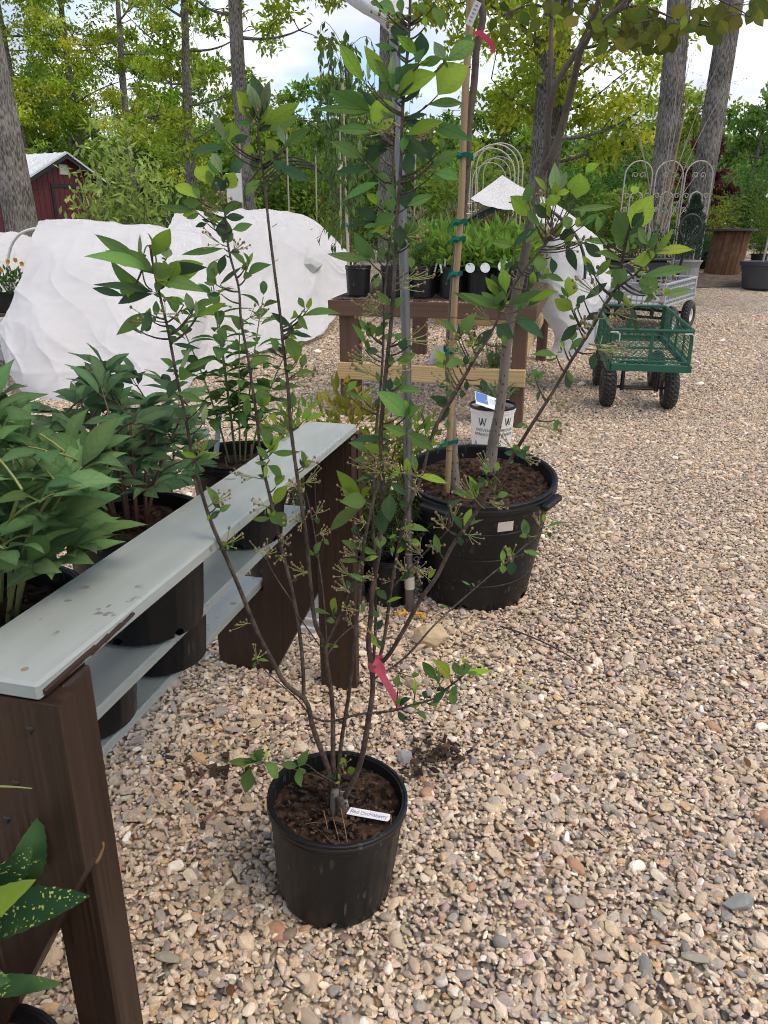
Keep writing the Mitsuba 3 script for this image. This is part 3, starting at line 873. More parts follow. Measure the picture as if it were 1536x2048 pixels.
(13,[79,1182,739],[74,1192,745],[88,1187,766],10,2,23),
(13,[101,1168,791],[93,1167,802],[84,1186,830],14,1,-11),
(13,None,[127,1147,858],[138,1143,890],14,2,0),
(13,None,[124,1148,852],[109,1163,872],13,0,41),
(13,None,[123,1151,839],[125,1148,824],12,0,-11),
(13,None,[134,1150,857],[157,1133,875],5,1,29),
(18,[110,1222,827],[109,1216,866],[128,1205,885],11,0,8),
(18,[112,1217,835],[112,1223,845],[84,1199,845],6,0,32),
(16,[62,1277,894],[54,1275,904],[112,1286,885],15,2,24),
(16,[59,1276,882],[38,1260,909],[39,1244,944],14,2,40),
(11,[-3,1193,914],[24,1180,934],[16,1191,949],11,2,22),
(16,[64,1277,899],[56,1284,906],[49,1272,945],14,1,0),
(4,[-37,1212,806],[-49,1221,832],[-52,1219,817],10,0,22),
(19,[112,1096,599],[108,1091,612],[76,1076,659],20,2,32),
(19,[97,1112,574],[92,1115,590],[62,1094,643],18,1,-3),
(19,None,[127,1077,631],[176,1083,632],12,2,31),
(19,[122,1084,617],[121,1089,621],[113,1088,647],16,1,-9),
(19,[131,1074,635],[126,1058,659],[121,1061,672],6,2,36),
(19,None,[104,1106,581],[82,1107,554],14,0,19),
(19,[103,1105,585],[111,1114,573],[119,1106,552],18,1,6),
(19,[114,1094,603],[118,1089,602],[115,1089,580],12,1,39),
(19,[22,1168,501],[24,1154,555],[25,1163,577],15,1,27),
(15,[14,1260,532],[57,1241,521],[57,1246,530],16,1,19),
(19,[52,1150,524],[53,1141,551],[53,1151,578],9,2,2),
(19,None,[27,1147,521],[47,1142,542],12,0,43),
(19,[23,1167,502],[25,1174,493],[38,1180,464],13,0,0),
(19,[51,1150,523],[57,1145,516],[73,1134,503],11,1,33),
(19,[49,1152,522],[50,1152,517],[71,1158,520],7,1,44),
(19,[70,1136,539],[69,1134,545],[71,1131,564],12,0,36),
(19,[73,1134,541],[74,1129,539],[95,1135,538],10,1,-14),
(12,[4,1215,1240],[-23,1213,1260],[-83,1173,1270],15,1,1),
(12,[4,1216,1249],[-8,1215,1258],[0,1209,1282],13,1,32),
(11,[16,1153,1272],[23,1159,1276],[26,1155,1294],21,0,36),
(11,[14,1157,1236],[39,1149,1250],[37,1152,1267],13,1,17),
(12,[3,1215,1235],[-6,1225,1242],[-21,1225,1227],7,0,-5),
(12,[2,1215,1209],[-14,1217,1220],[-6,1195,1238],11,1,16),
(11,None,[13,1161,1198],[-11,1150,1218],13,1,0),
(11,None,[14,1169,1192],[31,1162,1210],13,1,43),
(11,None,[13,1162,1187],[-2,1160,1178],12,0,24),
(12,[-2,1214,1115],[-27,1205,1134],[-49,1196,1169],11,1,39),
(12,[-1,1214,1135],[-18,1216,1146],[-21,1195,1169],20,1,26),
(12,[-1,1214,1138],[-23,1203,1155],[-38,1196,1176],11,1,-3),
(12,[-1,1214,1137],[-14,1218,1146],[-2,1209,1165],15,1,17),
(12,[0,1214,1159],[-4,1216,1159],[7,1218,1168],11,0,41),
(12,[-1,1214,1137],[-8,1218,1142],[19,1221,1149],10,1,26),
(11,[7,1167,1141],[18,1164,1147],[26,1165,1159],13,1,21),
(11,[7,1167,1138],[32,1155,1152],[28,1151,1134],17,0,37),
(11,[6,1168,1125],[38,1150,1143],[45,1147,1135],8,0,-7),
(11,[4,1170,1110],[16,1160,1118],[49,1178,1127],15,1,-9),
(11,[4,1170,1107],[11,1157,1113],[11,1155,1128],11,1,0),
(12,[-3,1215,1108],[-29,1200,1129],[-8,1198,1127],13,0,-9),
(12,[-5,1215,1076],[-8,1220,1075],[-12,1218,1093],8,1,-11),
(11,[0,1175,1065],[9,1167,1071],[10,1168,1092],14,0,22),
(11,[0,1175,1065],[22,1167,1077],[19,1168,1094],13,1,-12),
(11,[0,1175,1068],[28,1173,1082],[34,1173,1097],11,1,32),
(11,[-1,1176,1062],[19,1185,1070],[61,1171,1071],12,1,23),
(12,[-9,1217,1033],[-14,1214,1038],[-6,1218,1049],11,0,7),
(12,[-9,1217,1030],[-32,1207,1049],[-61,1204,1064],9,1,8),
(12,[-10,1217,1023],[-62,1217,1062],[-42,1207,1080],13,2,0),
(11,[-4,1182,1008],[34,1158,1033],[-12,1144,1076],32,1,24),
(11,[-4,1181,1017],[28,1164,1037],[34,1169,1058],18,2,0),
(11,[-4,1182,1009],[32,1156,1033],[56,1146,1052],17,1,31),
(11,[-4,1185,982],[35,1169,1006],[80,1189,973],25,1,-7),
(11,[-4,1185,981],[9,1182,991],[-52,1195,985],13,0,32),
(12,[-15,1221,951],[-25,1219,958],[-58,1207,980],16,1,44),
(11,[-4,1188,959],[9,1181,969],[-33,1207,976],17,2,6),
(16,[147,1302,1091],[121,1318,1141],[90,1324,1163],14,1,17),
(16,[149,1303,1095],[126,1296,1138],[148,1288,1175],24,1,12),
(16,[155,1305,1105],[148,1304,1118],[178,1302,1149],17,0,-14),
(16,[156,1305,1106],[143,1305,1130],[152,1312,1144],14,0,15),
(16,[125,1296,1054],[105,1301,1089],[86,1310,1113],17,2,10),
(16,[129,1297,1060],[114,1286,1086],[113,1279,1107],26,1,39),
(16,[135,1299,1071],[125,1295,1088],[129,1299,1100],14,2,42),
(16,[135,1299,1071],[128,1296,1084],[161,1299,1104],9,1,40),
(16,[141,1301,1081],[136,1292,1089],[136,1283,1109],12,0,9),
(17,[148,1295,1092],[176,1299,1092],[180,1290,1116],12,0,-2),
(16,[122,1295,1048],[112,1301,1066],[93,1290,1052],14,0,-10),
(17,[136,1302,1066],[140,1304,1064],[140,1304,1045],11,0,6),
(17,None,[117,1323,1019],[76,1301,1036],16,0,9),
(16,[110,1292,1028],[106,1298,1035],[115,1291,1051],14,1,-9),
(17,[129,1308,1050],[132,1306,1048],[132,1302,1032],12,0,27),
(17,[136,1302,1066],[166,1310,1065],[171,1296,1044],14,0,21),
(17,[111,1318,1013],[115,1325,1010],[98,1320,986],14,0,32),
(17,[90,1312,976],[110,1307,978],[110,1306,994],12,1,7),
(16,[81,1283,962],[70,1273,976],[77,1269,998],9,1,3),
(16,[193,1317,1172],[187,1319,1182],[114,1334,1205],17,1,-4),
(16,[200,1320,1187],[192,1320,1198],[166,1318,1230],17,2,-10),
(16,[210,1324,1210],[201,1319,1227],[193,1335,1260],14,1,33),
(16,[270,1339,1293],[245,1349,1326],[203,1340,1354],32,2,11),
(16,[264,1337,1283],[232,1335,1346],[225,1313,1370],23,1,35),
(16,[274,1341,1307],[266,1339,1320],[239,1321,1340],19,0,20),
(16,[265,1338,1284],[258,1324,1360],[238,1328,1383],10,2,23),
(16,[268,1338,1287],[277,1350,1356],[273,1347,1404],18,3,35),
(16,[265,1337,1283],[285,1360,1362],[294,1354,1392],15,3,19),
(16,[264,1337,1283],[310,1339,1350],[311,1332,1388],41,2,31),
(16,[248,1334,1262],[325,1356,1388],[347,1360,1403],15,2,43),
(16,[271,1340,1298],[276,1334,1339],[262,1314,1355],29,2,-4),
(16,[270,1339,1294],[303,1349,1333],[378,1357,1339],12,1,6),
(16,[263,1337,1281],[298,1335,1361],[277,1338,1356],12,2,21),
(16,[268,1338,1287],[316,1321,1321],[323,1329,1337],10,1,14),
(13,[308,1044,1268],[268,1033,1298],[268,1036,1320],10,1,34),
(13,[308,1042,1274],[273,1042,1302],[279,1038,1320],10,1,29),
(16,[267,1338,1286],[319,1321,1308],[339,1295,1327],11,1,33),
(16,[270,1339,1294],[303,1337,1303],[291,1337,1325],19,1,27),
(16,[261,1337,1278],[299,1340,1285],[293,1328,1305],24,0,31),
(16,[269,1338,1289],[277,1344,1291],[295,1341,1318],15,2,15),
(16,[267,1338,1287],[248,1325,1306],[211,1339,1276],14,0,43),
(16,[227,1329,1235],[208,1325,1278],[172,1323,1285],17,1,10),
(16,[257,1336,1273],[298,1334,1280],[321,1344,1238],18,0,-14),
(16,[257,1336,1274],[323,1322,1287],[377,1333,1283],12,1,14),
(16,[254,1335,1270],[324,1314,1284],[330,1313,1274],10,0,15),
(16,[230,1330,1239],[257,1329,1237],[257,1337,1264],27,1,13),
(16,[248,1334,1262],[277,1344,1260],[280,1339,1234],15,0,39),
(16,[227,1329,1235],[265,1333,1233],[272,1335,1244],12,2,6),
(16,[227,1329,1235],[258,1329,1233],[300,1339,1222],12,1,21),
(13,[278,1070,1166],[248,1078,1216],[250,1089,1243],21,2,44),
(13,[278,1070,1166],[256,1069,1201],[223,1046,1217],21,2,-10),
(13,[281,1069,1173],[252,1041,1210],[263,1044,1222],11,0,9),
(13,[286,1066,1185],[270,1075,1213],[290,1041,1238],12,0,-3),
(13,[302,1056,1222],[271,1045,1250],[255,1048,1272],10,2,16),
(13,[301,1057,1220],[279,1061,1243],[298,1064,1267],12,1,2),
(13,None,[305,1040,1263],[270,1041,1275],11,1,42),
(13,[305,1053,1235],[299,1043,1236],[310,1034,1255],27,1,9),
(13,[281,1069,1174],[273,1073,1187],[290,1069,1198],10,0,2),
(13,[276,1071,1162],[259,1055,1184],[240,1066,1158],15,0,4),
(13,[267,1076,1144],[262,1087,1157],[263,1090,1174],17,1,17),
(13,[262,1078,1134],[257,1083,1144],[283,1084,1162],12,1,33),
(13,[254,1082,1116],[234,1057,1142],[201,1053,1143],11,1,42),
(13,[260,1079,1130],[246,1066,1151],[241,1066,1161],6,2,20),
(13,None,[254,1074,1118],[264,1088,1090],15,0,34),
(13,[267,1076,1144],[290,1070,1144],[289,1077,1119],14,0,32),
(13,[234,1093,1072],[213,1086,1107],[211,1088,1119],10,1,16),
(13,[234,1093,1072],[212,1082,1107],[226,1075,1117],7,1,4),
(13,[233,1093,1070],[225,1103,1086],[222,1103,1069],6,0,33),
(16,[200,1320,1187],[204,1323,1185],[253,1267,1213],17,1,11),
(16,[199,1320,1185],[241,1338,1190],[282,1289,1210],17,2,23),
(16,[193,1318,1173],[189,1323,1179],[124,1300,1207],17,1,11),
(16,[195,1318,1176],[189,1309,1183],[192,1294,1211],26,1,-4),
(16,None,[202,1320,1202],[187,1271,1245],22,2,-4),
(16,[194,1318,1173],[224,1319,1178],[229,1314,1196],19,1,2),
(16,[194,1318,1175],[240,1329,1181],[271,1344,1200],14,0,23),
(16,[213,1325,1214],[244,1326,1213],[241,1298,1240],14,2,18),
(16,[211,1325,1212],[195,1314,1241],[210,1300,1254],10,0,37),
(16,None,[187,1310,1154],[213,1286,1135],29,0,-5),
(16,[186,1314,1155],[217,1306,1161],[265,1297,1133],21,0,38),
(17,[168,1291,1126],[197,1273,1126],[196,1285,1141],12,1,-3),
(13,None,[307,1020,1304],[327,1013,1342],35,2,-8),
(13,None,[311,1047,1285],[290,1030,1325],31,1,19),
(13,[309,1033,1303],[314,1023,1305],[312,1032,1285],11,1,43),
(13,[308,1039,1285],[307,1017,1343],[304,1021,1353],11,2,35),
(14,[327,1011,1264],[333,998,1276],[351,997,1303],10,2,-10),
(14,None,[322,1001,1258],[329,1012,1279],26,2,43),
(14,[327,1011,1265],[336,1006,1274],[384,1009,1279],13,2,30),
(14,[317,1017,1250],[322,1009,1247],[372,968,1259],14,1,22),
(14,[308,1027,1238],[354,1017,1224],[392,1016,1231],13,1,2),
(14,[306,1034,1235],[330,1009,1224],[341,1007,1248],28,1,25),
(14,[325,1011,1262],[328,1008,1284],[305,984,1305],12,1,37),
(14,[326,1011,1263],[335,1018,1281],[337,1023,1294],4,3,18),
(14,[325,1011,1261],[327,1015,1284],[325,1001,1306],5,3,-7),
(13,[308,1042,1273],[321,1041,1279],[316,1035,1285],7,2,11),
(14,[302,1050,1226],[328,1054,1209],[339,1048,1169],9,0,9),
(13,[303,1055,1225],[299,1050,1227],[308,1036,1212],16,0,44),
(13,[167,1129,931],[156,1127,950],[156,1119,974],13,1,-1),
(13,[177,1123,950],[171,1113,960],[172,1115,975],10,2,18),
(13,[163,1131,924],[172,1130,923],[163,1130,941],9,1,29),
(13,[150,1139,894],[139,1128,913],[103,1121,928],12,1,2),
(13,[156,1135,906],[139,1135,931],[130,1134,947],7,2,37),
(13,[154,1136,903],[140,1125,927],[157,1127,938],9,1,29),
(13,[159,1134,913],[177,1139,910],[195,1141,916],12,1,27),
(13,[165,1130,927],[155,1116,945],[142,1120,946],10,0,-13),
(13,None,[121,1159,836],[102,1149,851],5,0,-12),
(15,[277,1362,742],[272,1358,759],[259,1341,798],19,1,11),
(15,[279,1362,744],[278,1372,751],[258,1367,753],11,1,32),
(15,[301,1369,770],[308,1372,769],[356,1388,772],6,1,39),
(15,[299,1368,765],[302,1359,784],[300,1359,802],10,2,-10),
(15,[297,1367,760],[309,1364,762],[320,1369,752],10,0,17),
(15,None,[244,1355,714],[245,1353,677],22,0,7),
(15,[229,1345,704],[226,1349,707],[226,1355,732],13,2,21),
(15,[245,1351,715],[244,1358,721],[233,1358,734],10,2,15),
(15,[265,1358,733],[271,1364,726],[298,1345,724],12,1,-8),
(15,None,[225,1343,706],[225,1333,690],15,1,21),
(13,None,[195,1107,995],[212,1104,981],14,0,38),
(13,[196,1112,992],[207,1121,989],[220,1117,999],10,1,-2),
(13,None,[193,1106,992],[178,1103,992],10,0,-14),
(13,[189,1116,977],[195,1117,977],[188,1115,973],8,1,5),
(15,[165,1317,661],[162,1312,676],[145,1314,685],5,1,3),
(15,[125,1297,633],[122,1303,634],[104,1302,640],5,1,27),
(13,[221,1100,1044],[244,1076,1048],[245,1068,1033],8,1,0),
(13,[213,1104,1027],[207,1097,1036],[194,1103,1032],8,1,28),
(11,[25,1139,1444],[-25,1132,1482],[-57,1109,1522],21,2,32),
(11,[25,1139,1447],[-22,1165,1489],[-19,1183,1522],8,3,-2),
(11,[26,1137,1467],[4,1120,1482],[-25,1100,1518],20,2,0),
(11,[26,1138,1465],[8,1117,1476],[11,1120,1511],9,3,29),
(11,[26,1138,1466],[8,1130,1479],[46,1128,1503],23,1,-14),
(11,[25,1138,1455],[14,1129,1462],[69,1129,1492],29,2,33),
(11,[25,1139,1442],[71,1149,1470],[111,1144,1503],44,2,43),
(11,[25,1139,1444],[-5,1117,1464],[4,1110,1482],12,1,31),
(12,[14,1220,1422],[-18,1243,1473],[-81,1237,1484],18,1,24),
(12,[14,1220,1424],[-20,1240,1463],[-97,1170,1456],14,1,12),
(12,[14,1220,1416],[-15,1212,1436],[-6,1241,1479],24,2,-3),
(12,[15,1220,1445],[14,1220,1456],[-2,1219,1476],18,2,2),
(12,[15,1220,1444],[7,1222,1450],[-2,1216,1460],9,3,12),
(12,[14,1220,1413],[-16,1212,1434],[-69,1203,1435],17,1,13),
(12,[14,1220,1424],[1,1211,1432],[-32,1218,1441],9,1,39),
(12,[14,1220,1417],[0,1212,1426],[-29,1210,1427],11,0,-11),
(12,[12,1219,1366],[-35,1214,1399],[-76,1199,1420],21,1,15),
(12,[12,1219,1373],[-34,1211,1405],[-35,1218,1425],7,3,26),
(12,[14,1220,1407],[7,1221,1412],[-31,1235,1397],22,0,36),
(12,[13,1220,1389],[-6,1210,1402],[-24,1218,1369],13,1,6),
(12,[12,1219,1363],[-20,1205,1385],[-69,1182,1378],13,0,21),
(12,None,[10,1211,1370],[-13,1213,1377],15,1,-12),
(12,[11,1219,1355],[-6,1209,1367],[-59,1173,1340],13,1,25),
(11,[20,1147,1341],[17,1154,1341],[1,1147,1362],13,1,35),
(11,[21,1146,1362],[32,1144,1368],[31,1167,1330],30,0,-14),
(11,[21,1146,1361],[36,1145,1370],[14,1148,1360],12,0,0),
(11,[23,1143,1398],[32,1150,1404],[35,1182,1375],22,0,24),
(11,[24,1142,1412],[43,1144,1425],[52,1135,1385],22,0,32),
(11,[23,1142,1402],[55,1148,1422],[68,1159,1388],20,0,0),
(11,[24,1140,1436],[29,1135,1439],[57,1128,1445],8,0,22),
(11,[24,1141,1417],[31,1137,1421],[78,1098,1433],18,2,28),
(11,[24,1142,1411],[62,1148,1436],[117,1126,1413],20,1,8),
(11,[25,1140,1439],[56,1137,1457],[105,1141,1459],14,1,19),
(11,[27,1137,1477],[79,1135,1507],[64,1137,1530],17,3,8),
(11,[27,1137,1475],[81,1144,1509],[111,1080,1517],24,1,-9),
(11,[28,1135,1494],[46,1113,1500],[73,1100,1504],14,1,4),
(11,[28,1135,1497],[48,1137,1509],[48,1133,1539],24,0,21),
(11,[29,1135,1506],[43,1134,1514],[16,1128,1535],16,2,20),
(11,[32,1131,1546],[61,1118,1563],[71,1110,1536],18,1,36),
(11,[32,1131,1549],[48,1116,1556],[48,1111,1567],12,1,42),
(11,[32,1131,1546],[15,1125,1558],[-11,1116,1565],18,1,27),
(11,[31,1132,1541],[-5,1114,1565],[-17,1120,1569],8,1,17),
(11,[32,1131,1547],[23,1128,1553],[17,1144,1531],27,0,-10),
(11,[29,1134,1509],[14,1137,1522],[-12,1135,1526],10,1,2),
(11,[29,1135,1506],[17,1134,1515],[30,1131,1526],12,1,-4),
(11,[32,1131,1551],[23,1121,1556],[20,1143,1578],12,1,-7),
(11,[31,1132,1541],[41,1142,1549],[38,1137,1558],10,3,3),
(11,[31,1133,1531],[51,1111,1540],[51,1115,1554],8,2,0),
(11,[21,1145,1363],[65,1110,1387],[93,1068,1393],17,1,-2),
(11,[20,1147,1348],[66,1120,1373],[100,1117,1365],17,1,42),
(11,[21,1146,1360],[68,1157,1389],[69,1154,1403],6,3,30),
(11,[22,1145,1370],[77,1145,1404],[78,1141,1419],10,1,33),
(11,[19,1149,1326],[32,1132,1333],[67,1123,1346],15,1,12),
(12,[10,1218,1322],[-9,1212,1335],[-26,1219,1352],13,2,30),
(12,[10,1218,1328],[-8,1224,1341],[-9,1220,1357],10,3,-12),
(12,[9,1218,1320],[-4,1224,1330],[18,1190,1344],20,1,-14),
(12,[8,1217,1288],[-15,1197,1304],[18,1202,1323],25,1,23),
(12,[8,1217,1298],[-15,1214,1315],[-55,1189,1306],8,0,11),
(11,[18,1150,1306],[22,1154,1309],[22,1132,1278],21,0,3),
(12,None,[9,1214,1295],[11,1208,1276],13,0,37),
(11,[16,1153,1271],[39,1157,1284],[29,1140,1312],15,1,15),
(12,[6,1216,1266],[-23,1221,1287],[-17,1218,1304],9,1,-9),
(20,None,[-158,1169,378],[-189,1159,391],17,1,6),
(20,None,[-156,1160,385],[-136,1157,425],19,1,-1),
(20,None,[-158,1176,369],[-155,1180,321],19,1,28),
(10,None,[-92,1246,287],[-115,1240,299],10,0,29),
(10,[-90,1257,287],[-73,1258,294],[-56,1259,301],18,2,-1),
(10,[-89,1259,304],[-79,1258,309],[-85,1262,327],18,2,4),
(10,None,[-93,1259,282],[-87,1252,304],6,2,17),
(2,[-100,1260,186],[-80,1267,111],[-95,1270,126],11,1,-5),
(21,None,[-227,1142,407],[-279,1139,411],17,1,3),
(21,None,[-226,1140,412],[-213,1141,438],22,1,28),
(21,[-221,1146,404],[-237,1126,409],[-251,1135,345],28,1,5),
(21,None,[-215,1150,396],[-193,1157,362],25,1,41),
(21,[-223,1144,405],[-221,1140,414],[-241,1142,425],13,1,6)]
CB_BUDS=[(12,[-15,1222,939],[-23,1218,943]),
(12,[-15,1221,953],[-15,1210,956]),
(11,[-4,1188,953],[2,1177,959]),
(12,[-15,1222,928],[-41,1209,944]),
(12,[-19,1226,866],[-63,1227,886]),
(4,[-39,1213,775],[-60,1208,787]),
(4,[-48,1212,734],[-78,1215,754]),
(4,[-58,1214,710],[-74,1213,724]),
(4,[-71,1221,677],[-59,1191,691]),
(16,[34,1271,804],[43,1260,810]),
(16,[30,1271,783],[40,1271,784]),
(18,[43,1262,723],[33,1243,746]),
(13,[128,1151,844],[141,1124,850]),
(18,[84,1249,782],[83,1216,795]),
(18,[54,1261,735],[70,1271,723]),
(11,[-3,1191,935],[-6,1171,943]),
(11,[-3,1190,939],[10,1181,948]),
(10,[-25,1180,850],[-35,1159,864]),
(4,[-37,1212,807],[-41,1206,811]),
(10,[-37,1197,747],[-28,1204,747]),
(11,[-26,1227,625],[-25,1202,639]),
(12,[-16,1243,653],[-5,1233,663]),
(16,[64,1277,894],[47,1259,911]),
(16,[58,1275,878],[51,1246,893]),
(18,[114,1215,832],[117,1195,864]),
(18,[69,1259,755],[57,1249,777]),
(11,[-16,1214,739],[-18,1217,739]),
(16,[15,1269,702],[6,1272,706]),
(0,[-235,1225,643],[-253,1215,647]),
(0,[-278,1211,792],[-249,1184,822]),
(6,[-203,1220,769],[-212,1217,790]),
(6,[-203,1220,771],[-196,1210,791]),
(1,[-185,1269,776],[-168,1258,789]),
(1,[-181,1268,756],[-183,1246,766]),
(2,[-133,1246,732],[-150,1235,742]),
(8,[-219,1171,592],[-226,1181,609]),
(3,[-132,1300,817],[-111,1305,829]),
(3,[-126,1299,780],[-105,1302,791]),
(2,[-138,1239,830],[-144,1236,833]),
(4,[-59,1214,709],[-69,1200,725]),
(10,[-46,1212,673],[-57,1202,683]),
(5,[-58,1302,591],[-66,1293,613]),
(2,[-139,1238,832],[-161,1232,839]),
(2,[-144,1233,895],[-152,1219,902]),
(2,[-147,1230,921],[-115,1211,943]),
(2,[-145,1232,897],[-116,1233,913]),
(1,[-197,1271,847],[-219,1257,855]),
(1,[-207,1271,898],[-246,1270,906]),
(0,[-296,1201,870],[-263,1189,894]),
(0,[-308,1186,973],[-292,1183,982]),
(2,[-154,1214,1078],[-120,1210,1096]),
(2,[-153,1215,1068],[-121,1213,1084]),
(1,[-231,1274,1163],[-199,1271,1178]),
(12,[1,1215,1176],[-34,1195,1195]),
(12,[-2,1214,1101],[-41,1191,1123]),
(12,[-3,1215,1081],[-43,1204,1101]),
(12,[1,1215,1179],[-16,1222,1187]),
(12,[2,1215,1194],[-15,1196,1204]),
(11,[9,1164,1141],[58,1145,1160]),
(11,[15,1156,1229],[52,1169,1243]),
(11,[14,1157,1219],[40,1132,1231]),
(16,[126,1296,1043],[95,1280,1076]),
(16,[154,1304,1082],[109,1290,1130]),
(16,[168,1309,1113],[142,1292,1142]),
(11,[4,1170,1100],[31,1153,1112]),
(11,[-4,1181,1008],[17,1182,1015]),
(12,[-15,1222,941],[-17,1214,945]),
(11,[-3,1189,944],[14,1181,954]),
(12,[15,1220,1428],[-13,1193,1438]),
(12,[14,1220,1433],[16,1218,1433]),
(12,[15,1220,1446],[16,1212,1445]),
(11,[24,1141,1410],[59,1132,1424]),
(11,[32,1131,1539],[4,1129,1553]),
(11,[17,1151,1288],[50,1144,1301]),
(12,[8,1217,1293],[13,1207,1295]),
(2,[-174,1193,1441],[-189,1188,1449]),
(1,[-249,1290,1351],[-247,1272,1351]),
(1,[-248,1288,1329],[-263,1269,1335]),
(1,[-245,1282,1278],[-266,1258,1286]),
(0,[-319,1147,1176],[-354,1147,1183]),
(0,[-319,1147,1187],[-309,1131,1192]),
(1,[-244,1281,1268],[-225,1273,1279]),
(13,[301,1056,1203],[265,1058,1243]),
(13,[280,1069,1156],[317,1078,1151]),
(13,[277,1071,1149],[310,1057,1148]),
(13,[238,1091,1071],[254,1083,1070]),
(13,[296,1059,1199],[320,1050,1198]),
(13,[284,1067,1178],[271,1044,1187]),
(16,[271,1339,1296],[264,1325,1299]),
(16,[190,1316,1150],[160,1335,1176]),
(16,[271,1339,1275],[319,1329,1282]),
(16,[276,1342,1296],[254,1350,1348]),
(16,[168,1309,1111],[139,1306,1142]),
(16,[221,1327,1225],[224,1335,1225]),
(13,[308,1044,1260],[322,1048,1263]),
(14,[321,1012,1239],[348,1004,1231]),
(13,[291,1062,1191],[302,1040,1192]),
(13,[223,1098,1035],[255,1103,1028]),
(15,[301,1369,764],[291,1366,787]),
(15,[246,1352,712],[237,1347,728]),
(13,[198,1112,986],[218,1111,983]),
(13,[157,1135,893],[120,1117,935]),
(13,[158,1134,904],[176,1125,904]),
(13,[178,1122,940],[146,1112,978]),
(18,[53,1261,734],[65,1236,739]),
(18,[110,1222,822],[95,1200,845]),
(13,[199,1111,988],[174,1100,1016]),
(10,[-88,1260,306],[-76,1227,334])]
RIBBON=[(-15,1235,551),(-14,1215,558),(-3,1212,542),(11,1205,519),(29,1200,483),(-18,1222,567),(-5,1216,560),(2,1214,547)]
CR_TRUNKS=[(135,100,[(255,2600,428),(252,2596,457),(236,2592,666),(215,2588,923),(223,2585,1084),(228,2581,1200),(236,2577,1283),(255,2573,1499),(255,2569,1601),(267,2565,1733),(273,2562,1828),(284,2558,1874),(274,2554,1919),(262,2550,1990)]),(190,140,[(387,2720,465),(391,2713,524),(400,2707,620),(410,2700,695),(423,2693,924),(443,2687,1092),(463,2680,1212),(476,2673,1348),(495,2667,1433),(508,2660,1498)]),(115,80,[(506,2660,1487),(508,2651,1569),(518,2643,1706),(552,2634,1771),(587,2626,1822),(608,2617,1878),(624,2609,1932),(632,2600,2004)]),(128,75,[(506,2660,1487),(522,2630,1524),(556,2600,1672),(564,2570,1747),(575,2540,1811),(622,2510,1858),(676,2480,1901),(720,2450,1940)]),(85,60,[(510,2660,1567),(510,2670,1682),(506,2680,1819),(505,2690,1907),(501,2700,2005)]),(45,15,[(625,2520,1860),(722,2478,1883),(787,2435,1849),(849,2392,1824),(889,2350,1801)]),(45,15,[(676,2480,1901),(757,2435,1925),(838,2390,1896),(905,2345,1857),(943,2300,1819)]),(35,15,[(566,2500,1803),(601,2500,1833),(649,2500,1840),(698,2500,1809),(727,2500,1772)]),(35,15,[(503,2680,1904),(454,2653,1930),(399,2627,1918),(345,2600,1893)]),(30,12,[(714,2450,1876),(739,2433,1843),(766,2417,1804),(791,2400,1777)])]
BAMBOO=[(220,2555,443),(224,2549,771),(228,2543,1164),(236,2538,1363),(237,2532,1663),(243,2526,1876),(243,2520,1982)]
TIES=[(240,2540,1512),(235,2545,1327),(226,2550,1179),(228,2560,935),(232,2570,628),(231,2545,1279)]
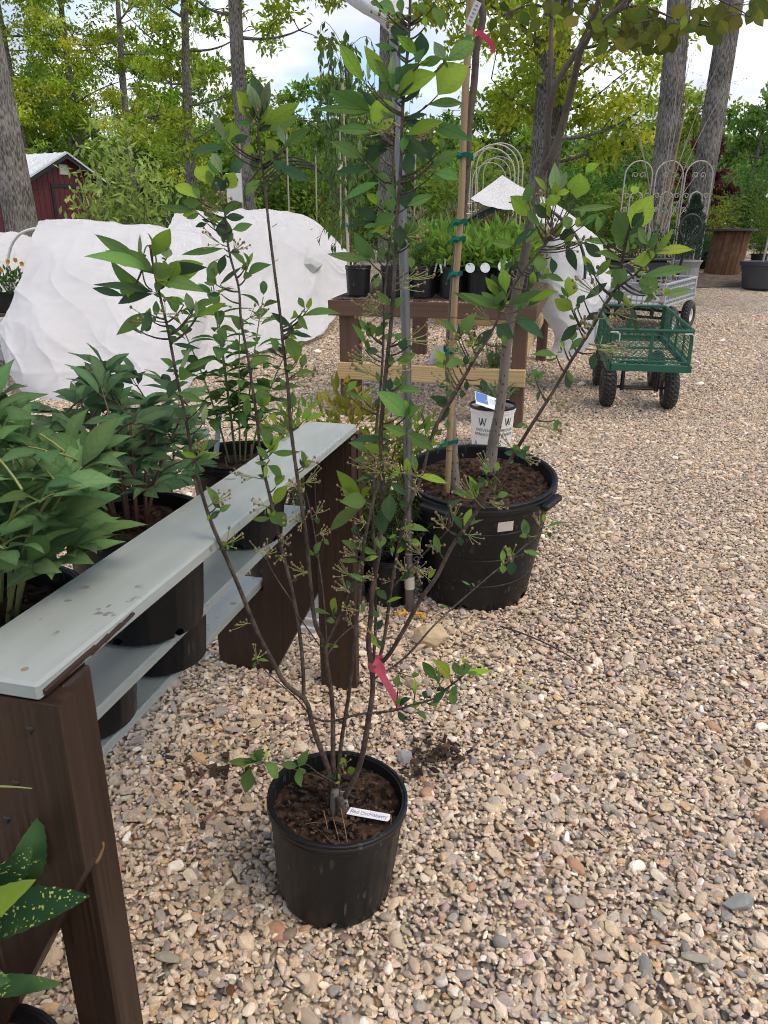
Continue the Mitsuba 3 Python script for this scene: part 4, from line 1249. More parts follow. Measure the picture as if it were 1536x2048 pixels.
CR_LEAVES=[([331,2589,1921],[359,2548,1889],23),([455,2530,1916],[461,2509,1874],32),([382,2643,1900],[434,2654,1880],31),([528,2727,1924],[574,2709,1928],31),([491,2503,1902],[466,2484,1863],33),([429,2454,1854],[410,2482,1824],35),([382,2497,1880],[406,2493,1840],32),([401,2604,1894],[374,2585,1853],34),([363,2617,1877],[339,2574,1832],31),([496,2691,1960],[527,2719,1941],20),([396,2729,1932],[372,2736,1909],24),([340,2705,1911],[324,2709,1872],29),([348,2532,1887],[345,2525,1843],26),([395,2419,1882],[412,2424,1842],31),([488,2233,1808],[445,2188,1775],36),([585,2340,1807],[634,2381,1792],28),([621,2680,1928],[661,2676,1899],31),([494,2452,1889],[478,2434,1850],32),([509,2416,1882],[543,2433,1853],27),([556,2492,1848],[606,2494,1839],27),([563,2428,1883],[566,2444,1857],22),([635,2560,1908],[672,2582,1872],32),([593,2427,1851],[638,2470,1831],30),([612,2407,1895],[588,2414,1864],35),([620,2590,1882],[639,2566,1834],36),([573,2548,1927],[550,2542,1886],31),([609,2541,1920],[566,2525,1920],28),([548,2481,1886],[582,2477,1855],32),([522,2626,1862],[519,2624,1822],25),([518,2258,1843],[478,2233,1831],24),([577,2384,1817],[565,2388,1783],29),([658,2739,1920],[624,2738,1897],28),([635,2471,1887],[628,2469,1847],34),([576,2541,1844],[587,2565,1803],29),([584,2543,1832],[572,2548,1796],25),([603,2434,1806],[598,2398,1751],31),([661,2637,1832],[624,2606,1784],35),([666,2679,1916],[634,2634,1855],33),([593,2290,1813],[560,2276,1792],22),([756,2614,1885],[768,2614,1835],39),([591,2407,1832],[556,2381,1797],28),([632,2327,1848],[669,2345,1813],41),([650,2358,1832],[686,2374,1798],32),([596,2312,1773],[651,2341,1750],36),([697,2543,1824],[658,2590,1839],29),([644,2397,1849],[646,2383,1797],42),([643,2646,1906],[680,2658,1883],22),([604,2495,1795],[649,2504,1755],41),([681,2549,1851],[723,2576,1835],27),([678,2479,1813],[704,2473,1776],33),([641,2624,1901],[669,2621,1846],37),([647,2632,1872],[646,2655,1826],33),([688,2535,1896],[748,2576,1871],37),([629,2408,1852],[597,2397,1822],28),([685,2450,1811],[696,2429,1763],34),([685,2362,1768],[722,2350,1745],32),([671,2510,1888],[698,2502,1840],34),([679,2430,1873],[658,2421,1831],32),([716,2594,1879],[752,2586,1829],40),([701,2422,1806],[740,2420,1776],36),([744,2418,1836],[697,2414,1842],27),([682,2574,1874],[729,2573,1841],40),([677,2419,1866],[664,2447,1845],22),([688,2527,1862],[746,2560,1871],31),([736,2640,1883],[736,2631,1843],27),([731,2673,1888],[725,2686,1851],33),([671,2510,1909],[653,2520,1884],29),([718,2485,1836],[770,2491,1813],30),([799,2623,1921],[775,2638,1884],34),([790,2571,1864],[810,2589,1819],34),([652,2221,1826],[629,2244,1795],41),([703,2420,1893],[671,2353,1846],30),([715,2398,1850],[720,2403,1817],24),([634,2373,1853],[676,2424,1815],40),([673,2511,1910],[639,2495,1874],35),([778,2550,1902],[779,2566,1872],22),([691,2435,1887],[700,2421,1841],29),([659,2338,1825],[633,2311,1795],23),([749,2572,1894],[787,2620,1871],28),([670,2421,1827],[686,2408,1779],35),([720,2388,1825],[746,2381,1797],28),([894,2574,1902],[925,2583,1876],24),([743,2443,1871],[792,2415,1873],42),([758,2324,1783],[773,2357,1747],31),([705,2365,1827],[727,2353,1775],38),([699,2321,1791],[660,2318,1769],28),([855,2693,1862],[917,2728,1844],33),([824,2368,1814],[818,2340,1775],26),([748,2451,1854],[775,2448,1821],30),([799,2383,1861],[781,2346,1817],27),([749,2248,1791],[712,2248,1767],32),([795,2355,1838],[778,2331,1796],26),([768,2430,1820],[782,2416,1785],29),([850,2508,1876],[815,2501,1858],28),([749,2406,1814],[809,2406,1815],37),([739,2209,1830],[714,2198,1789],42),([745,2503,1888],[725,2467,1845],29),([817,2325,1827],[797,2301,1774],39),([746,2392,1815],[757,2357,1776],26),([755,2494,1854],[737,2516,1832],27),([812,2471,1830],[782,2474,1794],35),([810,2293,1824],[805,2298,1795],21),([734,2326,1823],[739,2355,1799],26),([742,2319,1792],[725,2321,1744],36),([823,2424,1863],[873,2426,1853],32),([785,2268,1822],[786,2247,1779],35),([823,2192,1790],[849,2191,1758],34),([928,2551,1887],[944,2536,1836],30),([828,2228,1782],[769,2199,1767],36),([836,2278,1810],[859,2289,1779],24),([885,2531,1900],[897,2504,1857],28),([820,2210,1815],[782,2198,1795],33),([826,2398,1825],[862,2427,1790],37),([901,2527,1865],[862,2547,1838],40),([940,2565,1868],[958,2536,1832],28),([816,2259,1785],[865,2263,1752],46),([1076,2596,1936],[1063,2609,1907],27),([879,2292,1859],[889,2274,1824],24),([904,2264,1819],[883,2267,1780],40),([900,2153,1805],[912,2140,1763],32),([1019,2456,1882],[1006,2473,1839],38),([964,2337,1868],[1004,2330,1821],48),([1015,2579,1922],[1025,2615,1892],31),([909,2425,1861],[951,2416,1818],42),([1039,2609,1923],[1005,2624,1898],33),([615,2274,1753],[652,2285,1762],27),([683,2491,1816],[718,2434,1782],37),([647,2319,1780],[664,2302,1750],25),([653,2417,1782],[618,2418,1764],24),([537,2322,1815],[581,2336,1798],34),([629,2611,1870],[584,2567,1819],34),([582,2503,1856],[629,2526,1827],38),([591,2450,1810],[560,2429,1784],25),([651,2620,1870],[648,2636,1825],31),([606,2485,1833],[622,2491,1794],34),([724,2400,1765],[779,2380,1763],35),([663,2400,1805],[624,2380,1787],35),([668,2400,1805],[694,2380,1782],35),([658,2400,1793],[650,2380,1765],35),([772,2400,1818],[814,2380,1799],35),([844,2400,1835],[876,2380,1790],35),([878,2400,1876],[883,2380,1814],53),([938,2400,1876],[966,2380,1814],59),([921,2400,1859],[875,2380,1842],53)]
CR_TAGS=[(247,2500,1891),(239,2500,1846),(266,2520,1830),(308,2500,1778),(259,2520,1825)]
SHEET1=[[(-3577,8500,1244),(-3210,8500,1268),(-2827,8600,1268),(-2465,8800,1242),(-2030,9000,1188)],[(-3120,7400,1332),(-2829,7400,1349),(-2458,7500,1336),(-2123,7600,1306),(-1756,7800,1248)],[(-3038,6900,1074),(-2718,6900,1074),(-2369,7000,1070),(-2038,7200,1043),(-1632,7400,992)],[(-3080,6600,768),(-2686,6500,776),(-2313,6600,768),(-1958,6800,731),(-1581,7100,641)],[(-3104,6350,474),(-2675,6200,435),(-2310,6350,434),(-1920,6400,407),(-1656,6900,272)],[(-2835,6100,82),(-2558,6020,11),(-2246,6000,-17),(-1850,6000,-17),(-1598,6150,24)]]
SHEET2=[[(-2610,10250,1350),(-2143,10750,1414),(-1559,11250,1419),(-1059,11750,1357),(-540,11250,1030)],[(-2272,8850,1434),(-1895,9250,1471),(-1406,9750,1480),(-971,10250,1426),(-449,10250,1012)],[(-2168,8050,1130),(-1752,8450,1171),(-1322,9050,1162),(-831,9450,1112),(-402,9850,919)],[(-2068,7550,783),(-1681,7950,756),(-1273,8550,715),(-838,9050,680),(-419,9450,681)],[(-2021,7250,448),(-1624,7550,413),(-1268,8050,404),(-855,8650,391),(-549,9050,405)],[(-1888,6650,160),(-1545,6850,125),(-1351,7550,165),(-964,8000,199),(-698,8550,253)]]
SHEET3=[[(-4837,9500,1100),(-4472,9500,1182),(-4185,9500,1155),(-3939,9500,1044)],[(-4413,8600,1218),(-4036,8600,1268),(-3801,8600,1258),(-3532,8600,1119)],[(-4250,8100,987),(-3841,8100,1034),(-3591,8100,1034),(-3348,8100,987)],[(-4203,7800,672),(-3762,7800,672),(-3518,7800,672),(-3273,7800,672)],[(-4130,7500,230),(-3689,7500,278),(-3449,7500,278),(-3209,7500,278)]]
SHEET4=[[(939,6700,1719),(1141,6750,1625),(1318,6800,1552),(1600,6900,1392),(1870,7100,1224)],[(773,6450,1611),(986,6500,1541),(1237,6550,1443),(1566,6700,1244),(1873,6900,1094)],[(642,6200,1530),(903,6300,1456),(1173,6350,1367),(1493,6500,1087),(1883,6750,919)]]
SHEET5=[[(1152,6500,1387),(1345,6450,1313),(1560,6500,1238),(1812,6700,1080)],[(1263,6450,1088),(1383,6350,1054),(1576,6400,1015),(1866,6600,927)],[(1234,6400,784),(1353,6300,792),(1531,6300,792),(1809,6500,816)],[(1340,6350,574),(1418,6250,585),(1556,6250,605),(1765,6450,622)],[(1328,6300,381),(1406,6200,352),(1562,6200,396),(1726,6400,468)]]
FLAP=[[(-173,2450,1963),(-65,2450,1963),(58,2500,1976)],[(-106,2450,1894),(-31,2420,1884),(49,2500,1912)],[(-45,2460,1861),(-4,2430,1848),(45,2490,1868)],[(20,2480,1822),(31,2470,1820),(41,2490,1829)]]
POLE=[(95,2516,-4),(79,2516,659),(64,2516,1158),(48,2516,1487),(31,2516,1787),(25,2516,1898)]
AUCUBA=[]

# ---------------------------------------------------------------- the stepped plant bench at the left
FR = np.array([-0.073, 2.074, 0.0])
BB = unit([0.246, 0.969, 0.0])
BA = np.array([-BB[1], BB[0], 0.0])
SL = -1.354


def BL(s, a, z):
    return FR + s * BB + a * BA + np.array([0, 0, z])


def bench_cross(poly, s, t):
    """A profile given in (a, z), standing across the bench from s to s - t."""
    return tr((BL(s, 0, 0), np.stack([BA, -BB, np.array([0, 0, 1.0])])), prism(poly, t))


bench = thing('plant_bench', 'stepped plant bench with grey painted shelves and dark stained ends, left of the chokeberry', 'bench')
for i, (a0, z, s0, s1) in enumerate(((-0.007, 0.81, SL + 0.005, -0.03), (0.152, 0.55, SL + 0.036, -0.002), (0.298, 0.306, SL + 0.036, -0.002))):
    part(bench, 'shelf', beam(BL(s0, a0 + 0.071, z - 0.012), BL(s1, a0 + 0.071, z - 0.012), 0.14, 0.024, b=0.004), 'grey_paint')
STRINGER = [(-0.03, 0.545), (-0.03, 0.785), (0.146, 0.785), (0.146, 0.5235), (0.292, 0.5235), (0.292, 0.2795), (0.455, 0.2795), (0.455, 0.02), (0.425, 0.0), (0.268, 0.0)]
for s in (SL + 0.042, -0.002):
    part(bench, 'stringer', bench_cross([(max(a, -0.012) if s > -1 else a, z) for a, z in STRINGER], s, 0.038), 'dark_wood')
part(bench, 'post', beam(BL(SL + 0.0705, 0.027, -0.02), BL(SL + 0.0705, 0.027, 0.784), 0.056, 0.074, up=BA, b=0.004), 'dark_wood')
part(bench, 'post', beam(BL(-0.0605, 0.047, -0.02), BL(-0.0605, 0.047, 0.782), 0.04, 0.112, up=BA, b=0.004), 'dark_wood')
part(bench, 'cleat', beam(BL(SL + 0.063, 0.16, 0.50), BL(SL + 0.063, 0.29, 0.50), 0.038, 0.04), 'dark_wood')
for s, a in ((SL + 0.03, 0.03), (SL + 0.03, 0.115), (-0.03, 0.028), (-0.03, 0.112)):
    part(bench, 'screw', tr((BL(s, a, 0.81), np.eye(3)), lathe([(0, 0.0006), (0.0035, 0.0008), (0.0045, 0.0004), (0.0045, -0.001)], 12)), 'satin', smooth=True, col=(0.25, 0.19, 0.14))
part(bench, 'bare_edge', join([beam(BL(SL + 0.012 + 0.03 * k, -0.0075, 0.795 + 0.0014 * (k % 3)), BL(SL + 0.055 + 0.03 * k, -0.0075, 0.7965 + 0.001 * k), 0.006, 0.008 - 0.0008 * k, b=0.001) for k in range(6)]), 'dark_wood', label='unpainted brown patch on the shelf edge')
V, F, U = bench_cross([(0, 0), (0.02, 0), (0.02, 0.03), (0, 0.03)], 0, 0.01)
for a_, z_ in ((0.015, 0.745), (0.05, 0.66), (0.075, 0.60), (0.035, 0.60), (0.10, 0.72)):
    part(bench, 'nail_head', tr((BL(SL + 0.0032, a_, z_), np.stack([BA, np.array([0, 0, 1.0]), -BB])), lathe([(0, 0.0012), (0.0035, 0.0012), (0.006, -0.001), (0.0065, -0.003)], 12, fn=lambda R, a, z: R * (1 + 0.2 * np.sin(3 * a)))), 'satin', smooth=True, col=(0.016, 0.012, 0.012))
kn = lathe([(0, 0.003), (0.008, 0.0035), (0.013, 0.0015), (0.0135, -0.002)], 18, fn=lambda R, a, z: R * (1 + 0.12 * np.sin(3 * a + 1)))
part(bench, 'knot', tr((BL(SL + 0.055, -0.0102, 0.520), np.stack([BB, np.array([0, 0, 1.0]), -BA])), kn), 'satin', smooth=True, col=(0.20, 0.11, 0.045))

# the white moulded panel leaning behind the far end of the bench
pf = frame((-0.34, 2.34, 0.0), (0.92, -0.30, 0.0))
pan = thing('moulded_panel', 'white moulded panel board leaning under the far end of the bench', 'panel')
part(pan, 'board', tr(pf, box((0.085, 0.05, 0.17), (0.21, 0.012, 0.34), 0.002)), 'satin', col=(0.50, 0.52, 0.53))
for c, s in (((0.085, 0.038, 0.012), (0.22, 0.016, 0.024)), ((0.085, 0.040, 0.30), (0.17, 0.012, 0.014)), ((0.005, 0.040, 0.17), (0.014, 0.012, 0.27)), ((0.165, 0.040, 0.17), (0.014, 0.012, 0.27)), ((0.085, 0.042, 0.05), (0.174, 0.010, 0.012))):
    part(pan, 'moulding', tr(pf, box(c, s, 0.003)), 'satin', col=(0.52, 0.54, 0.55))


# ---------------------------------------------------------------- nursery pots
def bool_holes(V, F, H):
    """Cuts drain holes H (trimesh bodies) out of a closed lathe body."""
    m = trimesh.Trimesh(V, F, process=False)
    m.merge_vertices(merge_tex=True, merge_norm=True, digits_vertex=6)
    m.update_faces(m.nondegenerate_faces())
    import manifold3d as mf
    A = mf.Manifold(mf.Mesh(np.asarray(m.vertices, np.float32), np.asarray(m.faces, np.uint32)))
    if A.is_empty() or A.status() != mf.Error.NoError:
        return V, F
    for h in H:
        A = A - mf.Manifold(mf.Mesh(np.asarray(h.vertices, np.float32), np.asarray(h.faces, np.uint32)))
    o = A.to_mesh()
    return np.asarray(o.vert_properties[:, :3], float), np.asarray(o.tri_verts, int)


def nursery_pot(key, to, rt, rb, h, ribs=14, depth=0.035, holes=0, soil_col=None, lite=False, rings=(), tabs=0, matname='black_plastic', col=None, crumbs=0, seed=1):
    """A black grower's pot: body with ribs, rolled rim, soil. to: 4x4 matrix."""
    M = np.asarray(to, float)
    ap = lambda V: V @ M[:3, :3].T + M[:3, 3]
    n = 28 if lite else 112
    w = 0.004 if not lite else 0.003
    z = lambda t: t * h
    r = lambda t: rb + (rt * 0.955 - rb) * t
    outer = [(0, 0.001), (rb * 0.93, 0.001), (rb * 0.985, 0.006), (r(0.03), z(0.03))]
    for t in (0.1, 0.2, 0.35, 0.5, 0.65, 0.78, 0.84, 0.865):
        outer.append((r(t), z(t)))
    for t, g in rings:
        outer += [(r(t - 0.012), z(t - 0.012)), (r(t - 0.006) - g, z(t - 0.006)), (r(t + 0.006) - g, z(t + 0.006)), (r(t + 0.012) + 0.0015, z(t + 0.012))]
    outer = sorted(outer[:3], key=lambda q: q[0]) + sorted(outer[3:], key=lambda q: q[1])
    top = [(r(0.875) + 0.004, z(0.875)), (r(0.89) + 0.0055, z(0.89)), (r(0.915) + 0.0045, z(0.91))]
    inner = [(rt * 0.945 - w, z(0.96)), (r(0.9) - w, z(0.88)), (r(0.6) - w, z(0.6)), (r(0.12) - w, z(0.12)), (0, z(0.12))]
    prof = outer + top + [(rt * 0.955, z(0.945))] + [(rt * 0.952, z(0.985)), (rt * 0.948 - w, z(0.985))] + inner

    def fn(R, a, zz):
        wob = np.clip((zz / h - 0.06) / 0.1, 0, 1) * np.clip((0.86 - zz / h) / 0.05, 0, 1)
        g = np.maximum(np.cos(a * ribs), 0) ** 8 - 0.6 * np.maximum(np.cos(a * ribs + 0.55), 0) ** 10
        k = np.broadcast_to(R > 0.8 * rb, R.shape) & (np.arange(len(R))[:, None] < len(prof) - 5)
        return R + 0.0022 * (rt / 0.14) * g * wob * k
    V, F = lathe(prof, n, fn if ribs else None)
    if holes:
        H = []
        for k in range(holes):
            a = k * 2 * np.pi / holes + 0.35
            m = trimesh.creation.cylinder(radius=rb * 0.10, height=rb * 0.4, sections=18)
            m.apply_transform(trimesh.transformations.rotation_matrix(np.pi / 2, [0, 1, 0]))
            m.apply_translation([rb, 0, rb * 0.10])
            m.apply_transform(trimesh.transformations.rotation_matrix(a, [0, 0, 1]))
            H.append(m)
        V, F = bool_holes(V, F, H)
    part(key, 'body', (ap(V), F), matname, smooth=38, col=col)
    lip = [(rt * 0.945, z(0.93)), (rt * 0.985, z(0.925)), (rt, z(0.94)), (rt * 1.002, z(0.955)), (rt * 0.99, z(0.962)), (rt * 0.99, z(0.972)), (rt * 1.0, z(0.98)), (rt * 0.998, z(0.993)), (rt * 0.98, z(1.0)), (rt * 0.955, z(0.997)), (rt * 0.945, z(0.985)), (rt * 0.945, z(0.93))]
    V, F = lathe(lip, n)
    part(key, 'rim', (ap(V), F), matname, smooth=50, col=col)
    for k in range(tabs):
        a = k * 2 * np.pi / tabs + 0.62
        d = np.array([math.cos(a), math.sin(a), 0])
        V, F, _ = tr((d * rt * 0.99 + [0, 0, z(0.925)], np.stack([np.cross([0, 0, 1], d), d, [0, 0, 1]])), box((0, 0.012, 0), (rt * 0.42, 0.03, h * 0.05), 0.006))
        part(key, 'handle', (ap(V), F), matname, col=col)
    rs, zs = r(0.88) - w, h - depth
    q, nr = (24, 7) if lite else (90, 26)
    rr, aa = np.meshgrid(np.linspace(0, 1, nr) ** 0.8 * rs, np.linspace(0, 2 * np.pi, q + 1), indexing='ij')
    x, y = rr * np.cos(aa), rr * np.sin(aa)
    bump = (meshkit.fbm(np.stack([x * 60, y * 60, 0 * x + seed], -1), 3, seed) - 0.5) * 0.02 + (meshkit.noise(np.stack([x * 14, y * 14, 0 * x + seed], -1), seed + 2) - 0.5) * 0.018
    V = np.stack([x, y, zs + bump * (0.6 if lite else 1)], -1).reshape(-1, 3)
    i, j = np.meshgrid(np.arange(nr - 1), np.arange(q), indexing='ij')
    k = q + 1
    f = np.stack([i * k + j, (i + 1) * k + j, (i + 1) * k + j + 1, i * k + j + 1], -1).reshape(-1, 4)
    part(key, 'soil', (ap(V), np.vstack([f[:, [0, 1, 2]], f[:, [0, 2, 3]]])), 'soil', smooth=False)
    if crumbs:
        V, F, C = litter((0, 0, zs - 0.002), rs * 0.95, crumbs, seed, 0.0042)
        ok = np.linalg.norm(V[:, :2], axis=1) < rs * 0.98
        keep = ok[F].all(1)
        part(key, 'bark_chips', (ap(V), F[keep]), 'matte', col=C, stuff=True)


def at(p, tilt=0.0, axis=(0, 1, 0), turn=0.0):
    M = trimesh.transformations.rotation_matrix(math.radians(tilt), axis) @ trimesh.transformations.rotation_matrix(turn, [0, 0, 1])
    M[:3, 3] = p
    return M


cpot = thing('nursery_pot', 'ribbed black nursery pot standing on the gravel in front, holding the tall chokeberry', 'plant pot')
POTM = at((-0.1045, 1.262, 0.002), 2.8, (0, 1, 0), 0.2)
nursery_pot(cpot, POTM, 0.1415, 0.115, 0.2345, ribs=16, depth=0.036, holes=6, crumbs=520, seed=3)

for s, a, z, lab, rt, rb, hh in ((-1.13, 0.245, 0.55, 'black pot of the leafy peony at the near end of the bench', 0.132, 0.108, 0.235), (-0.75, 0.235, 0.55, 'large ribbed black pot on the middle shelf, seen below the top shelf', 0.135, 0.113, 0.235),
                                 (-0.27, 0.232, 0.55, 'black pot on the middle shelf at the far end, with white plant tags', 0.128, 0.098, 0.225), (-0.50, 0.365, 0.306, 'black pot on the lowest shelf, below and behind the large ribbed pot', 0.125, 0.105, 0.235),
                                 (-0.775, 0.395, 0.306, 'black pot on the lowest shelf nearest the brown bench post', 0.128, 0.105, 0.235)):
    k = thing('nursery_pot', lab, 'plant pot', 'black nursery pots on the plant bench')
    nursery_pot(k, at(BL(s, a, z + 0.002), 0, (0, 1, 0), s * 7), rt, rb, hh, ribs=14, holes=6 if s in (-0.75, -0.27) else 0, crumbs=60, seed=int(-s * 20), depth=0.03)

# big pot behind
bigpot = thing('tree_pot', 'very large black tree pot with handles, holding the multi-stemmed tree behind the chokeberry', 'plant pot')
BIGM = at((0.345, 2.712, 0.014), 7.0, (1, 0, 0), 0.3)
nursery_pot(bigpot, BIGM, 0.277, 0.205, 0.475, ribs=0, depth=0.05, holes=5, rings=((0.28, 0.003), (0.52, 0.003), (0.75, 0.003)), tabs=4, crumbs=700, seed=8)
sf = BIGM[:3, :3]
a = -1.32 - 0.3
d = np.array([math.cos(a), math.sin(a), 0])
rr = 0.205 + (0.277 * 0.955 - 0.205) * 0.80 + 0.004
V, F, _ = tr((d * rr + [0, 0, 0.475 * 0.815], np.stack([np.cross([0, 0, 1], d), d, [0, 0, 1]])), box((0, 0, 0), (0.056, 0.002, 0.036), 0.0008))
part(bigpot, 'sticker', (V @ sf.T + BIGM[:3, 3], F), 'satin', col=(0.62, 0.56, 0.47))

# gravel heaped against the tilted pot
V, F, C = pebble_patch(0.45, 5200, 0.009, 1, 3)
hx, hy = V[:, 0], V[:, 1]
hh = 0.045 * np.exp(-((hx / 0.2) ** 2 + (hy / 0.13) ** 2))
structure('gravel_heap', (np.stack([hx + 0.35, hy + 2.92, V[:, 2] + hh], 1), F), 'stone', col=C, kind='stuff', label='gravel heaped behind the big tree pot', category='gravel')


# ---------------------------------------------------------------- the red chokeberry
CAM = np.array([0, 0, 1.3])
TONES = [(0.066, 0.120, 0.062), (0.150, 0.260, 0.075), (0.27, 0.40, 0.055), (0.27, 0.36, 0.18)]
cb = thing('chokeberry_shrub', 'tall chokeberry with dark stems, pointed green leaves and brown buds, in the front black pot', 'shrub')


def curve(a, b, sag, n=6):
    a, b = np.asarray(a, float), np.asarray(b, float)
    t = np.linspace(0, 1, n)[:, None]
    return a + (b - a) * t + np.array([0, 0, -1.0]) * sag * np.linalg.norm(b - a) * (4 * t * (1 - t))


twigs = [[] for _ in CB_STEMS]
leaves = []
for k, st, b, t, w, tone, tilt in CB_LEAVES:
    b, t = np.array(b) / 1000, np.array(t) / 1000
    if st:
        s0 = np.array(st) / 1000
        c = curve(s0, b, 0.10, 6)
        twigs[k].append(tube(c, np.linspace(0.0016, 0.0008, 6), 5, caps=False))
    x = unit(t - b)
    v = unit(CAM - (b + t) / 2)
    n0 = unit(v - (v @ x) * x)
    side = np.cross(x, n0)
    up = side if side[2] > 0 else -side
    an = math.radians(tilt)
    nrm = n0 * math.cos(an) + up * math.sin(an)
    if tone == 3:
        nrm = n0
    width = w / 1000 * 0.88 / max(0.72, math.cos(an))
    droop = RNG.uniform(0.03, 0.13) * (1 if nrm[2] > 0 else -1)
    m = leaf(b, t, width, nrm, bend=droop, fold=RNG.uniform(0.15, 0.5), n=8, shape=(RNG.uniform(0.80, 1.0), 1.0), petiole=0.05)
    leaves.append((width * np.linalg.norm(t - b), m, tint(TONES[tone], 1, 0.16, 0.08)[0]))
    for _ in range(RNG.integers(0, 3)):                              # smaller leaves of the same shoot
        d = unit(x + RNG.normal(0, 0.7, 3) + [0, 0, 0.3])
        b2 = b - x * 0.004 + RNG.normal(0, 0.003, 3)
        l2 = np.linalg.norm(t - b) * RNG.uniform(0.4, 0.8)
        m = leaf(b2, b2 + d * l2, l2 * RNG.uniform(0.32, 0.48), unit(v + RNG.normal(0, 0.6, 3)), bend=RNG.uniform(0.03, 0.12), fold=RNG.uniform(0.15, 0.5), n=8, shape=(0.9, 0.85), petiole=0.05)
        leaves.append((0.0, m, tint(TONES[(0, 1, 1, 2)[RNG.integers(0, 4)]], 1, 0.16, 0.08)[0]))
for (r0, r1, P), tw in zip(CB_STEMS, twigs):
    P = smooth_path(np.array(P) / 1000, 4 * len(P))
    r = np.linspace(r0, r1, len(P)) * 0.68 / 10000 + 0.0003
    r = r * (1 + 0.10 * np.sin(np.arange(len(P)) * 1.7) ** 8)
    part(cb, 'stem', join([tube(P, r, 10)] + tw), 'twig', smooth=True)
part(cb, 'stub', tube(smooth_path([(-0.097, 1.245, 0.19), (-0.098, 1.244, 0.245), (-0.0965, 1.243, 0.262)], 8), np.linspace(0.011, 0.008, 8), 12), 'speckled_bark', smooth=True)
part(cb, 'stub', tube(smooth_path([(-0.088, 1.235, 0.19), (-0.087, 1.237, 0.235), (-0.089, 1.236, 0.252)], 8), np.linspace(0.012, 0.0085, 8), 12), 'twig', smooth=True)
order = sorted(range(len(leaves)), key=lambda i: -leaves[i][0])
for i in order[:298]:
    part(cb, 'leaf', leaves[i][1], 'leaf_veined', smooth=True, col=rib_col(leaves[i][2], 8))
rest = [leaves[i] for i in order[298:]]
part(cb, 'small_leaves', join([m for _, m, _ in rest]), 'leaf_veined', smooth=True, col=np.vstack([rib_col(c, 8) for _, _, c in rest]), stuff=True)
BUD = trimesh.creation.icosphere(subdivisions=1)
for k, st, q in CB_BUDS:
    st, q = np.array(st) / 1000, np.array(q) / 1000
    hub = st + (q - st) * 0.45
    pieces, cols = [tube(curve(st, hub, 0.05, 4), np.linspace(0.0011, 0.0009, 4), 5)], []
    cols.append(np.tile((0.14, 0.15, 0.06), (len(pieces[0][0]), 1)))
    for e in range(RNG.integers(7, 14)):
        end = q + RNG.normal(0, 0.0080, 3) + unit(q - st) * RNG.uniform(-0.004, 0.008)
        tb = tube(curve(hub + (end - hub) * RNG.uniform(0, 0.15), end, 0.04, 4), 0.0005, 4, caps=False)
        pieces.append(tb)
        cols.append(np.tile((0.30, 0.33, 0.12), (len(tb[0]), 1)))
        rb = RNG.uniform(0.0014, 0.0024)
        bv = np.array(BUD.vertices) * rb * [1, 1, 1.25] + end
        pieces.append((bv, np.array(BUD.faces), bv[:, :2]))
        cols.append(np.tile(tint((0.23, 0.145, 0.08), 1, 0.25, 0.15), (len(bv), 1)))
    m = join([p[:2] for p in pieces])
    part(cb, 'bud_cluster', m, 'satin', smooth=True, col=np.vstack(cols))

# pine straws lying on the soil, the name tag, the ribbon
for i, (p0, p1) in enumerate((((-0.135, 1.205, 0.205), (-0.105, 1.17, 0.207)), ((-0.10, 1.21, 0.225), (-0.083, 1.155, 0.205)), ((-0.085, 1.22, 0.24), (-0.07, 1.165, 0.206)), ((-0.16, 1.21, 0.206), (-0.115, 1.216, 0.208)), ((-0.118, 1.22, 0.23), (-0.108, 1.19, 0.206)), ((0.015, 1.22, 0.22), (0.012, 1.19, 0.206)))):
    single('dry_straw', 'dry reddish straw lying on the soil of the front chokeberry pot', 'straw', tube(curve(p0, p1, -0.06, 6), 0.0008, 5), 'satin', smooth=True, col=(0.24, 0.12, 0.06), group='dry straws in the front pot')
TAG0, TAG1 = np.array([-0.073, 1.237, 0.2175]), np.array([0.0125, 1.2165, 0.2165])
tg = thing('name_tag', 'white plastic plant tag with handwriting, lying on the soil of the front pot', 'plant tag')
tx = unit(TAG1 - TAG0)
tz = unit(np.array([-0.05, -0.32, 0.95]))
ty = unit(np.cross(tz, tx))
tz = np.cross(tx, ty)
TF = (TAG0, np.stack([tx, ty, tz]))
L = np.linalg.norm(TAG1 - TAG0)
V, F = (lambda q: (q[0], q[1]))(tr(TF, (lambda m: (np.array(m.vertices), np.array(m.faces)))(trimesh.creation.extrude_polygon(__import__('shapely').geometry.Polygon([(0, -0.008), (L - 0.004, -0.008), (L, -0.002), (L - 0.002, 0.008), (0.005, 0.008)]), 0.0012, engine='earcut'))))
part(tg, 'plate', (V, F), 'satin', col=(0.80, 0.81, 0.86))


def script(text, height, slant=0.1):
    m = meshkit.text_mesh(text, height, depth=0.0004)
    V = np.array(m.vertices)
    V[:, 0] += slant * V[:, 1]
    V[:, 1] += 0.0006 * np.sin(V[:, 0] * 190)
    return V, np.array(m.faces)


V, F = script('Red Chokeberry', 0.0068)
V[:, 0] *= (L * 0.86) / np.ptp(V[:, 0])
part(tg, 'lettering', tr(TF, (V + [0.006, -0.0035, 0.00125], F)), 'matte', col=(0.16, 0.16, 0.26))
tw = thing('name_tag', 'small white tag standing behind the chokeberry stub in the front pot', 'plant tag')
part(tw, 'plate', tr(frame((-0.078, 1.262, 0.2), (0.9, -0.3, 0.15)), box((0, 0, 0.018), (0.016, 0.001, 0.05), 0.0003)), 'satin', col=(0.78, 0.8, 0.86))


